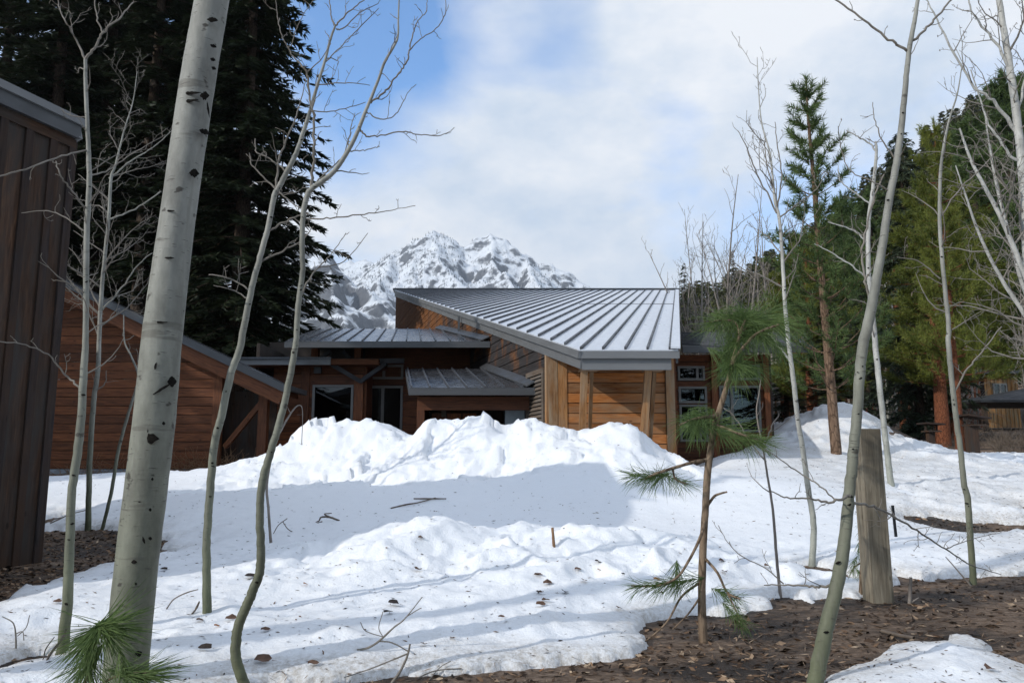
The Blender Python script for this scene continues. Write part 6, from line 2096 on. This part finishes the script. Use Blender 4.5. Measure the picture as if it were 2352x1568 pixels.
# ------------------------------------------------------------------ bare saplings and brush behind the lodge on the right
for k_, (u, vb, vt, Yd, st, lab) in enumerate([
    (1600, 800, 560, 42, 3, 'grey bare shrub rising right behind the lodge ridge corner'),
    (1648, 800, 520, 38, 2, 'bare grey sapling left of the white aspen crown'),
    (1690, 800, 420, 36, 2, 'tall bare sapling just left of the white aspen crown'),
    (1728, 800, 400, 40, 2, 'bare upright sapling behind the white aspen crown'),
    (1765, 800, 480, 37, 2, 'bare sapling between white aspen and young pine'),
    (1625, 800, 600, 50, 4, 'tangled bare shrub above the black wing roof'),
    (1705, 800, 590, 48, 4, 'dense bare thicket tree behind the pine sapling top'),
    (1582, 800, 610, 56, 4, 'low bare thicket touching the lodge ridge corner'),
    (1640, 800, 470, 46, 3, 'tall thin bare tree left of the sapling top'),
    (1672, 800, 540, 55, 4, 'misty bare thicket far behind the black wing roof'),
    (1745, 800, 520, 55, 4, 'grey bare thicket far behind the white aspen'),
    (1790, 800, 560, 44, 3, 'bare grey tree tangled with the olive pine'),
    (2040, 960, 560, 45, 2, 'pale bare birch beyond the parked car'),
    (2062, 960, 620, 50, 2, 'thin bare birch between leaning aspen and lean-to'),
    (2010, 960, 660, 55, 3, 'far bare thicket left of the parked car'),
    (2240, 980, 620, 46, 2, 'bare grey tree in front of the plank cabin'),
    (2356, 990, 600, 44, 3, 'bare grey tree at the right edge by the pavilion'),
    (2110, 980, 640, 42, 2, 'bare thin tree beside the red pine trunks')]):
    x = (u - CX) / FPX * Yd
    z0_ = float(B(x, Yd))
    H_ = P(u, vt, Yd).z - z0_
    random_bare('bare_tree', lab, 'tree', (x, Yd, z0_), H_, .05 + .004 * H_, 60 + k_, 'aspen_white' if k_ in (12, 13) else 'twig_grey', 'twig_grey' if k_ % 3 else 'twig', st, .08, 17, .26, group='bare trees behind the lodge', minr=.010)


def brush(name, label, spots, n, hgt, seed, mat, rad=.006, spread=.5):
    rng = np.random.default_rng(seed)
    T = Tubes()
    sp = np.array([(s_[0], s_[2], s_[3], s_[4]) for s_ in spots])[rng.integers(len(spots), size=n)]
    yv = sp[:, 1] + rng.uniform(-1, 1, n) * sp[:, 3]; xv = (sp[:, 0] + rng.uniform(-1, 1, n) * sp[:, 2] - CX) / FPX * yv
    zv = ground_z(xv, yv)
    for x, yy, z in zip(xv, yv, zv):
        d = np.array([rng.normal() * spread, rng.normal() * spread, 1.0]); q = [np.array([x, yy, z - .02])]
        h = hgt * rng.uniform(.4, 1.1)
        for k in range(5):
            d = d + rng.normal(size=3) * .35; d[2] -= .12; dn = d / np.linalg.norm(d)
            q.append(q[-1] + dn * h / 5)
        T.add(np.array(q), np.linspace(rad, rad * .4, 6), 3)
    o = T.build(name, M[mat], None, Vector((0, 0, 0)))
    tag(o, label, None, None, 'stuff')


brush('dry_brush', 'dry tangled stems along the log cabin foot', [(520, 0, 19.2, 60, .35), (420, 0, 19.4, 60, .25), (260, 0, 19.5, 120, .2)], 420, .75, 3, 'twig_rust', .006, .9)
brush('rust_thicket', 'rust-brown leafless thicket behind the right wing roof', [(1590, 0, 46, 40, 3), (1660, 0, 50, 70, 4), (1760, 0, 52, 60, 4)], 1500, 5.2, 4, 'twig_rust', .035, .45)
brush('brown_bank_brush', 'low brown brush on the far bank at the right', [(2260, 0, 33, 130, 3), (2120, 0, 36, 60, 3), (2350, 0, 30, 80, 2)], 1500, .7, 5, 'twig_dark', .012, .8)
brush('grey_thicket', 'grey leafless undergrowth around the far cabin', [(2050, 0, 62, 40, 6), (2160, 0, 48, 50, 5), (2400, 0, 62, 80, 4)], 900, 4.0, 6, 'twig_grey', .02, .35)

# ------------------------------------------------------------------ ponderosa sapling in front
def sapling(name, label, Y, trunk, limbs, tufts, seed, nl=.235, nn=165, wmm=.0014, mat='sap_bark', bk=1.7):
    rng = np.random.default_rng(seed)
    pts = [np.array(P(t[0], t[1], Y)) for t in trunk]
    o = thing(name, pts[0], label, 'tree')
    cc = catmull(pts, 8)
    r = np.interp(np.linspace(0, 1, len(cc)), np.linspace(0, 1, len(pts)), [.8 * t[2] / FPX * Y / 2 for t in trunk])
    cc[0][2] -= .1
    T = Tubes(); T.add(cc, r, 12, .06, rng); T.build('trunk', M[mat], o)
    for lb in limbs:
        lp = [np.array(P(t[0], t[1], Y + (t[3] if len(t) > 3 else 0))) for t in lb]
        lc = catmull(lp, 6)
        lr = np.interp(np.linspace(0, 1, len(lc)), np.linspace(0, 1, len(lp)), [t[2] / FPX * Y / 2 for t in lb])
        T = Tubes(); T.add(lc, lr, 7, .05, rng); T.build('branch', M[mat], o)
    for (u, v, dy, du, dv, ddy, n, l, sp, back, gr) in tufts:
        acc = {'v': [], 'f': []}
        p = np.array(P(u, v, Y + dy)); q = np.array(P(u + du, v + dv, Y + dy + ddy))
        needle_tuft(acc, p, q - p, rng, int(nn * n), nl * l, wmm, sp, back * bk, gr)
        mk('needle_tuft', acc['v'], np.array(acc['f']), M['long_leaf'], o)
    return o


Ysap = Yat(1615, 1474)
sapling('pine_sapling', 'young ponderosa pine sapling with long needles on the bare ground', Ysap,
        [(1615, 1478, 25), (1612, 1364, 22), (1615, 1254, 21), (1620, 1171, 20), (1624, 1100, 20), (1629, 1055, 20), (1642, 978, 18), (1662, 912, 16), (1681, 840, 14), (1692, 796, 11), (1703, 757, 8), (1712, 735, 6)],
        [[(1625, 1056, 10), (1593, 1061, 8, -.05), (1554, 1072, 7, -.1), (1510, 1086, 6, -.15), (1480, 1100, 4, -.15)], [(1545, 1075, 5, -.1), (1552, 1100, 4, -.1), (1580, 1112, 3, -.1)], [(1641, 955, 10), (1620, 958, 8, -.1), (1593, 963, 7, -.15), (1560, 975, 5, -.2)], [(1640, 975, 8), (1670, 985, 7, -.15), (1710, 1000, 5, -.2), (1745, 1012, 4, -.2)],
         [(1622, 1165, 7), (1640, 1140, 6), (1655, 1133, 5), (1670, 1129, 4)], [(1620, 1190, 7), (1609, 1232, 7, -.1), (1582, 1287, 6, -.15), (1554, 1326, 5, -.2), (1510, 1344, 4, -.2), (1450, 1345, 3, -.2)], [(1616, 1278, 7), (1648, 1315, 6, -.1), (1670, 1359, 5, -.15), (1700, 1375, 4, -.2)], [(1670, 1359, 4, -.15), (1690, 1400, 3, -.2), (1700, 1425, 3, -.2)],
         [(1610, 1335, 6), (1565, 1370, 5, -.05), (1530, 1430, 4, -.1), (1470, 1482, 3, -.1)], [(1612, 1365, 5), (1580, 1410, 4), (1545, 1445, 3)],
         [(1684, 828, 8), (1705, 800, 7, -.05), (1740, 765, 6, -.1), (1790, 745, 5, -.1)], [(1700, 770, 7), (1690, 740, 6, .05), (1660, 735, 5, .1), (1640, 738, 4, .1)], [(1705, 760, 6), (1740, 730, 5, .1), (1770, 715, 4, .1)]],
        [(1490, 1096, -.15, -60, 10, -.3, 1.0, .85, .85, .20, .45), (1452, 1092, -.15, -50, -5, 0, .5, .75, .7, .1, .4), (1570, 1108, -.1, 55, 22, -.2, .8, .8, .8, .18, .4),
         (1578, 970, -.2, -40, 20, -.1, 1.0, .95, .9, .18, .6), (1600, 985, -.1, 10, 50, -.3, .9, .95, .9, .2, .55), (1660, 995, -.2, 50, 35, -.2, 1.0, 1.0, .9, .25, .5), (1715, 1005, -.2, 60, 30, -.2, 1.0, 1.05, .8, .25, .45), (1750, 1016, -.2, 60, 10, 0, .7, .9, .7, .12, .4),
         (1520, 1342, -.2, -60, 10, -.1, .9, .9, .55, .22, .35), (1470, 1345, -.2, -60, 5, 0, .5, .75, .5, .12, .35), (1555, 1345, -.1, 0, 40, 0, .5, .7, .9, .1, .4), (1690, 1372, -.15, 50, 20, 0, .6, .7, .9, .1, .4), (1702, 1425, -.2, 30, 30, 0, .45, .7, .7, .1, .5),
         (1712, 738, 0, 30, -50, -.1, 1.7, 1.15, 1.0, .2, .35), (1790, 745, -.1, 60, 10, -.1, 1.8, 1.25, .8, .3, .6), (1745, 765, -.1, 40, 20, -.3, 1.6, 1.2, 1.0, .25, .7), (1640, 742, .1, -60, 15, 0, 1.5, 1.1, .9, .2, .55), (1775, 715, .1, 50, -20, 0, 1.4, 1.1, .9, .2, .5), (1690, 790, -.05, -50, 40, -.3, 1.0, 1.0, .9, .15, .55), (1670, 850, -.05, -50, 60, -.2, 1.0, 1.05, .7, .15, .35), (1700, 850, -.1, 50, 50, -.3, 1.2, 1.1, .8, .2, .45), (1745, 850, .1, 70, 30, -.1, 1.0, 1.0, .7, .25, .6), (1790, 800, 0, 40, 40, -.1, .9, 1.0, .8, .2, .6)], 41)
Ysm = Yat(1977, 1360)
sapling('pine_seedling', 'small drooping pine seedling beside the wooden post', Ysm,
        [(1977, 1362, 11), (1978, 1320, 9), (1980, 1280, 7), (1983, 1240, 5), (1984, 1222, 4)], [[(1979, 1290, 4), (1965, 1300, 3), (1955, 1310, 2)]],
        [(1984, 1225, 0, 0, 40, -.1, .5, .55, 1.0, .1, .8), (1982, 1255, 0, -10, 40, -.1, .5, .5, 1.0, .1, .8), (1981, 1285, 0, 10, 40, -.1, .45, .5, 1.0, .1, .8), (1958, 1308, 0, -10, 30, 0, .4, .5, 1.0, .08, .8), (1990, 1330, 0, 20, 20, -.1, .5, .5, 1.0, .08, .7)], 42)
sapling('pine_seedling', 'bright green long-needled pine seedling at the foot of the thick aspen', 3.15,
        [(165, 1780, 9), (180, 1640, 7), (205, 1530, 6), (228, 1450, 5), (232, 1437, 4)], [[(190, 1600, 5), (250, 1560, 5), (300, 1545, 4, -.05), (345, 1545, 3, -.05)]],
        [(233, 1437, 0, 80, -28, -.05, .30, 1.05, .38, .04, .12), (233, 1437, 0, 90, 2, -.08, .30, 1.05, .35, .04, .12), (233, 1438, 0, 70, 40, -.08, .30, 1.0, .35, .04, .15), (231, 1440, 0, 12, 70, -.1, .32, .95, .45, .04, .1), (229, 1442, 0, -45, 62, -.08, .36, 1.05, .35, .05, .12), (228, 1442, 0, -75, 62, -.03, .32, 1.0, .3, .05, .15), (230, 1438, 0, -60, 10, 0, .10, .9, .5, .04, .3), (330, 1546, -.05, 80, -12, 0, .30, .9, .3, .10, .1), (310, 1550, -.05, 70, 14, 0, .30, .85, .4, .12, .12), (290, 1552, -.05, 10, 40, 0, .25, .7, .7, .12, .2), (212, 1515, 0, -40, 60, 0, .40, 1.0, .35, .08, .15), (205, 1530, 0, 20, 60, 0, .3, .9, .5, .08, .15)], 43, nn=230, bk=1.0)

# ------------------------------------------------------------------ dead leaves, twigs and litter
def leaf_mesh(name, size, mat, seed):
    rng = np.random.default_rng(seed)
    n = 9
    vs = [(0, 0, size * .10)]
    for i in range(n):
        a = 2 * math.pi * i / n
        r = size / 2 * (1 + .18 * math.cos(a)) * rng.uniform(.85, 1.12)
        vs.append((r * math.cos(a), r * .78 * math.sin(a), size * rng.uniform(-.02, .16) + .12 * size * abs(math.sin(a))))
    vs.append((size * .95, rng.uniform(-.1, .1) * size, size * .02)); vs.append((size * .58, .03 * size, .02 * size)); vs.append((size * .58, -.03 * size, .02 * size))
    fs = [[0, 1 + i, 1 + (i + 1) % n] for i in range(n)] + [[n + 2, n + 3, n + 1]]
    me = bpy.data.meshes.new(name); me.from_pydata(vs, [], fs); me.materials.append(M[mat])
    return me


lm = [leaf_mesh('dead_leaf', .085, 'dead_leaf', 1), leaf_mesh('dead_leaf', .075, 'dead_leaf', 2), leaf_mesh('dead_leaf', .09, 'dead_leaf_dark', 3), leaf_mesh('dead_leaf', .07, 'dead_leaf_orange', 4), leaf_mesh('dead_leaf', .045, 'dead_leaf', 5)]


def leaf(u, v, k, label, sc_=1.0, rot=0.0, tilt=0.25):
    p = castS(u, v)
    o = bpy.data.objects.new('dead_leaf', lm[k]); COL.objects.link(o)
    o.location = (p.x, p.y, p.z + .012); o.rotation_euler = (tilt + .15, tilt * math.sin(rot), rot); o.scale = (sc_,) * 3
    tag(o, label, 'leaf', 'dead leaves on the snow')


for (u, v, k, s_, r_, lab) in [
    (600, 1521, 0, 1.15, .3, 'large flat brown leaf on snow near the S-curved trunk foot'), (960, 1311, 0, 1.1, 2.2, 'broken brown leaf on the slope of the snow mound'), (903, 1390, 2, 1.15, .8, 'curled blackish leaf, larger of two on the front snow'), (893, 1410, 2, .8, 2.8, 'smaller blackish leaf just below the curled black leaf'),
    (528, 1424, 1, 1.0, .1, 'brown leaf on snow beside the S-curved aspen bend'), (572, 1327, 2, 1.0, .5, 'dark leaf on snow touching the S-curved aspen'), (468, 1493, 2, .9, .2, 'dark oval leaf in the streak of shade at lower left'), (496, 1441, 3, .55, .9, 'tiny orange leaf near the slim aspen foot'), (456, 1428, 4, 1.2, .9, 'small crumpled leaf left of the tiny orange leaf'),
    (1240, 1392, 0, .9, .4, 'brown leaf low on the right part of the front mound'), (1255, 1382, 1, .9, 2.4, 'brown leaf just above right of another on the front mound'), (1256, 1342, 1, 1.1, .2, 'reddish-brown leaf midway down the right mound'), (1296, 1363, 2, .9, 1.4, 'dark leaf near the shade line right of the mound'), (1375, 1311, 3, .5, .7, 'small brown leaf high on the right snow mound'),
    (1238, 1324, 0, .9, 2.9, 'brown leaf beneath the mound crest right of centre'), (1340, 1336, 4, 1.4, 1.1, 'little brown leaf right of the mound middle'), (1372, 1293, 2, .8, .9, 'dark folded leaf upright on the right mound'), (1325, 1310, 4, 1.4, .4, 'tiny leaf in a hollow of the right mound'), (1240, 1364, 4, 1.6, 2.0, 'small tan leaf left of the shade line on the mound'),
    (1507, 1333, 3, .8, .3, 'orange leaf lying left of the pine sapling trunk'), (965, 1237, 1, .8, .6, 'brown leaf near the top of the white mound'), (1656, 1290, 1, .8, .3, 'brown leaf right of the pine sapling trunk'), (1760, 1302, 1, .85, .4, 'brown leaf near the thin dark sapling'), (1662, 1316, 4, 1.5, 1.2, 'flat tan leaf below the brown leaf by the sapling'),
    (700, 1344, 3, .6, 1.0, 'thin orange leaf scrap on the left snow slope'), (607, 1450, 4, 1.3, .3, 'small brown leaf close right of the S-curved trunk'), (716, 1528, 4, 1.4, .4, 'pale tan leaf on the front snow'), (972, 1484, 4, 1.2, 1.9, 'small round leaf on the low front snow edge'), (375, 1310, 2, .75, .3, 'dark leaf on shaded snow right of the thick trunk'),
    (130, 1385, 1, .8, .2, 'brown leaf on snow left of the slim leaning aspen'), (1150, 1420, 4, 1.0, .2, 'tiny leaf speck on the broad front snow'), (1040, 1470, 4, 1.0, 2.2, 'tiny leaf left on the lower front snow'), (1420, 1400, 4, 1.4, 1.0, 'little leaf just left of the hanging pine needles'), (2235, 1460, 2, .9, .2, 'dark leaf on the lower right snow patch'), (2270, 1540, 1, .9, .5, 'brown leaf near the corner of the lower right snow patch')]:
    leaf(u, v, k, lab, s_, r_)


def twig(label, lines, mat='twig_dark', name='fallen_twig', lift=.0, cat='twig', group='fallen twigs on the snow'):
    """lines: polylines of (u, v, width_px, height above the surface in m); lies on the snow"""
    p0 = castS(lines[0][0][0], lines[0][0][1])
    Y0 = p0.y
    o = thing(name, p0, label, cat, group)
    rng = np.random.default_rng(len(label))
    T = Tubes()
    for ln in lines:
        pts, rad = [], []
        for (u, v, w, h) in ln:
            if h is None:
                q = np.array(P(u, v, Y0))
            else:
                q = np.array(castS(u, v)); q[2] += h
            pts.append(q); rad.append(w / FPX * q[1] / 2)
        cc = catmull(pts, 5)
        T.add(cc, np.interp(np.linspace(0, 1, len(cc)), np.linspace(0, 1, len(pts)), rad), 5, .1, rng)
    T.build('stem', M[mat], o)
    return o


twig('upright broken stick standing on the snow mound crest', [[(1273, 1254, 7, -.02), (1271, 1235, 7, None), (1269, 1211, 6, None)]], 'twig_rust')
twig('long forked twig arching from the front snow to its edge', [[(820, 1492, 5, .0), (845, 1487, 5, None), (870, 1472, 5, None), (905, 1440, 4, None), (930, 1420, 3, None), (970, 1370, 2, None)], [(870, 1472, 3, None), (900, 1475, 3, None), (938, 1495, 3, None)], [(880, 1462, 2, None), (870, 1440, 2, None), (880, 1403, 2, None)], [(930, 1418, 2, None), (955, 1402, 2, None), (968, 1395, 2, None)], [(880, 1462, 2, None), (840, 1448, 2, None), (828, 1428, 2, None)]], 'twig')
twig('pale bent branch leaning out of the bare soil at the snow edge', [[(900, 1568, 7, .0), (920, 1540, 6, None), (936, 1505, 5, None), (942, 1478, 4, None)], [(936, 1500, 4, None), (900, 1515, 3, None), (850, 1535, 3, None), (790, 1555, 2, None)]], 'twig')
twig('dark curved twig poking from the shaded snow field', [[(780, 1195, 4, .0), (757, 1187, 5, None), (738, 1187, 4, None), (733, 1195, 3, None), (725, 1199, 3, 0)], [(760, 1187, 3, None), (745, 1180, 3, None), (762, 1178, 2, None)]])
twig('scattered dark stick lying far in the shaded snow field', [[(898, 1168, 3, .01), (930, 1162, 4, .02), (960, 1157, 3, .02), (1000, 1146, 3, .02)], [(950, 1148, 3, .02), (985, 1148, 4, .02), (1025, 1148, 3, .02)]])
twig('bare twig arched over snow left of the slim aspen foot', [[(382, 1398, 3, .0), (400, 1375, 3, None), (430, 1360, 3, None), (455, 1353, 2, None)], [(440, 1410, 4, 0), (452, 1395, 4, None), (458, 1380, 3, None), (448, 1398, 2, None)]])
twig('thin leafless shoot standing in the lower left snow', [[(37, 1488, 4, -.02), (36, 1460, 4, None), (30, 1430, 3, None), (5, 1415, 2, None)], [(36, 1455, 3, None), (52, 1450, 2, None), (55, 1470, 2, None)], [(40, 1460, 2, None), (60, 1440, 2, None), (68, 1412, 2, None)]], 'twig')
twig('dark broken branch leaning at the leaning aspen foot', [[(108, 1515, 5, 0), (120, 1495, 6, None), (140, 1470, 6, None), (152, 1445, 5, None)], [(60, 1540, 3, 0), (95, 1520, 3, None), (105, 1490, 3, None), (125, 1462, 2, None)]])
twig('fine bent shoot in the shaded snow by the drooping sapling', [[(628, 1225, 2, 0), (640, 1205, 2, None), (660, 1190, 2, None)], [(650, 1198, 2, None), (662, 1215, 2, None), (682, 1225, 2, None)]])
twig('thin twig lying across the wood-chip patch edge', [[(115, 1206, 3, .03), (135, 1200, 3, .05), (160, 1190, 2, .06), (200, 1178, 2, .05)]])
twig('upright grey stub beside the wooden post foot', [[(2088, 1388, 8, -.03), (2090, 1360, 8, None), (2092, 1325, 7, None)], [(2090, 1385, 4, None), (2110, 1372, 3, None)]], 'twig_grey', group='sticks on the bare soil')
twig('dark flat branch lying above the lower right snow patch', [[(2025, 1455, 8, .02), (2060, 1468, 9, .03), (2100, 1472, 7, .02)]], 'twig_dark', group='sticks on the bare soil')
twig('slanting thin stick behind the slim far right aspen', [[(2230, 1345, 4, 0), (2200, 1310, 3, None), (2172, 1278, 2, None)]], 'twig_grey', group='sticks on the bare soil')
twig('crossed pale straws near the bare soil edge', [[(960, 1560, 3, .01), (1000, 1548, 3, .02), (1060, 1538, 2, .01)], [(985, 1566, 2, .01), (1010, 1545, 2, .03), (1035, 1530, 2, .03)]], 'twig', group='sticks on the bare soil')


def scatter(n, ymin, ymax, half, want, seed, inv=1.6):
    rng = np.random.default_rng(seed)
    y = ymin * (ymax / ymin) ** rng.uniform(0, 1, n)
    x = rng.uniform(-1, 1, n) * half * (y + .4)
    d = snowdist(x, y)
    k = want(x, y, d, rng)
    x, y, d = x[k], y[k], d[k]
    return x, y, surf_z(x, y), rng


def flakes(name, label, x, y, z, rng, lo, hi, asp, mat, tone, lift=.004, tilt=.35):
    n = len(x)
    a = rng.uniform(0, 6.28, n)
    L = rng.uniform(lo, hi, n) * (0.6 + .06 * y)
    W = L * rng.uniform(asp[0], asp[1], n)
    tz1, tz2 = rng.normal(size=n) * tilt, rng.normal(size=n) * tilt
    dx = np.stack([np.cos(a), np.sin(a), tz1 * .5], 1) * (L / 2)[:, None]
    dy = np.stack([-np.sin(a), np.cos(a), tz2], 1) * (W / 2)[:, None]
    p = np.stack([x, y, z + lift], 1)
    V = np.stack([p - dx, p + dy, p + dx, p - dy], 1).reshape(-1, 3)
    F = np.arange(n * 4).reshape(-1, 4)
    o = mk(name, V, F, M[mat])
    at = o.data.attributes.new('tone', 'FLOAT', 'POINT')
    at.data.foreach_set('value', np.repeat(tone(n, rng), 4).astype(np.float32))
    tag(o, label, None, None, 'stuff')


x, y, z, rng = scatter(24000, 3.4, 20, .75, lambda x, y, d, r: (d > .02) & (r.uniform(size=len(x)) < .20 + .5 * np.clip(fbm(x, y, .7, 3, 77), 0, 1) + .35 * smooth(3, 6, x)), 81)
flakes('needle_litter', 'dark needles and bark crumbs peppering the snow', x, y, z, rng, .014, .055, (.12, .32), 'litter', lambda n, r: r.uniform(0, .55, n), .003, .3)
x, y, z, rng = scatter(52000, 3.2, 14, .80, lambda x, y, d, r: (d < -.01) & (r.uniform(size=len(x)) < .55 + .6 * fbm(x, y, .5, 3, 78)), 82)
flakes('leaf_litter', 'dead leaves, chips and needles strewn over the bare soil', x, y, z, rng, .02, .085, (.10, .5), 'litter', lambda n, r: np.where(r.uniform(size=n) < .004, 1.0, r.beta(1.0, 1.5, n) * .95), .006, .45)
x, y, z, rng = scatter(30000, 3.2, 12, .80, lambda x, y, d, r: (d < .04) & (r.uniform(size=len(x)) < .5 + .7 * fbm(x, y, .8, 3, 79)), 84)
flakes('needle_straw', 'rusty fallen pine needles matted over the bare soil', x, y, z, rng, .05, .12, (.03, .07), 'litter', lambda n, r: .25 + r.beta(2, 2, n) * .6, .012, .25)
x, y, z, rng = scatter(26000, 5.5, 13, .80, lambda x, y, d, r: (d < 0) & (x < -2.0), 83)
flakes('wood_chips', 'brown wood chips covering the patch by the dark shed', x, y, z, rng, .03, .08, (.2, .5), 'litter', lambda n, r: r.beta(2, 2.4, n) * .85, .008, .5)

# ------------------------------------------------------------------ air between here and the mountain
m, nt, b = nmat('haze_air')
nt.nodes.remove(b)
pv_ = nd(nt, 'ShaderNodeVolumePrincipled')
pv_.inputs['Color'].default_value = (0.80, 0.88, 1.0, 1)
pv_.inputs['Density'].default_value = 0.00009
pv_.inputs['Anisotropy'].default_value = 0.3
nt.links.new(pv_.outputs[0], nt.nodes['Material Output'].inputs['Volume'])
hz_ = mk('haze', [(x, y, z) for x in (-2600, 2600) for y in (-60, 4500) for z in (-45, 1000)], [[0, 1, 3, 2], [4, 6, 7, 5], [0, 4, 5, 1], [2, 3, 7, 6], [0, 2, 6, 4], [1, 5, 7, 3]], m)
tag(hz_, 'thin pale air in front of the mountain', None, None, 'stuff')
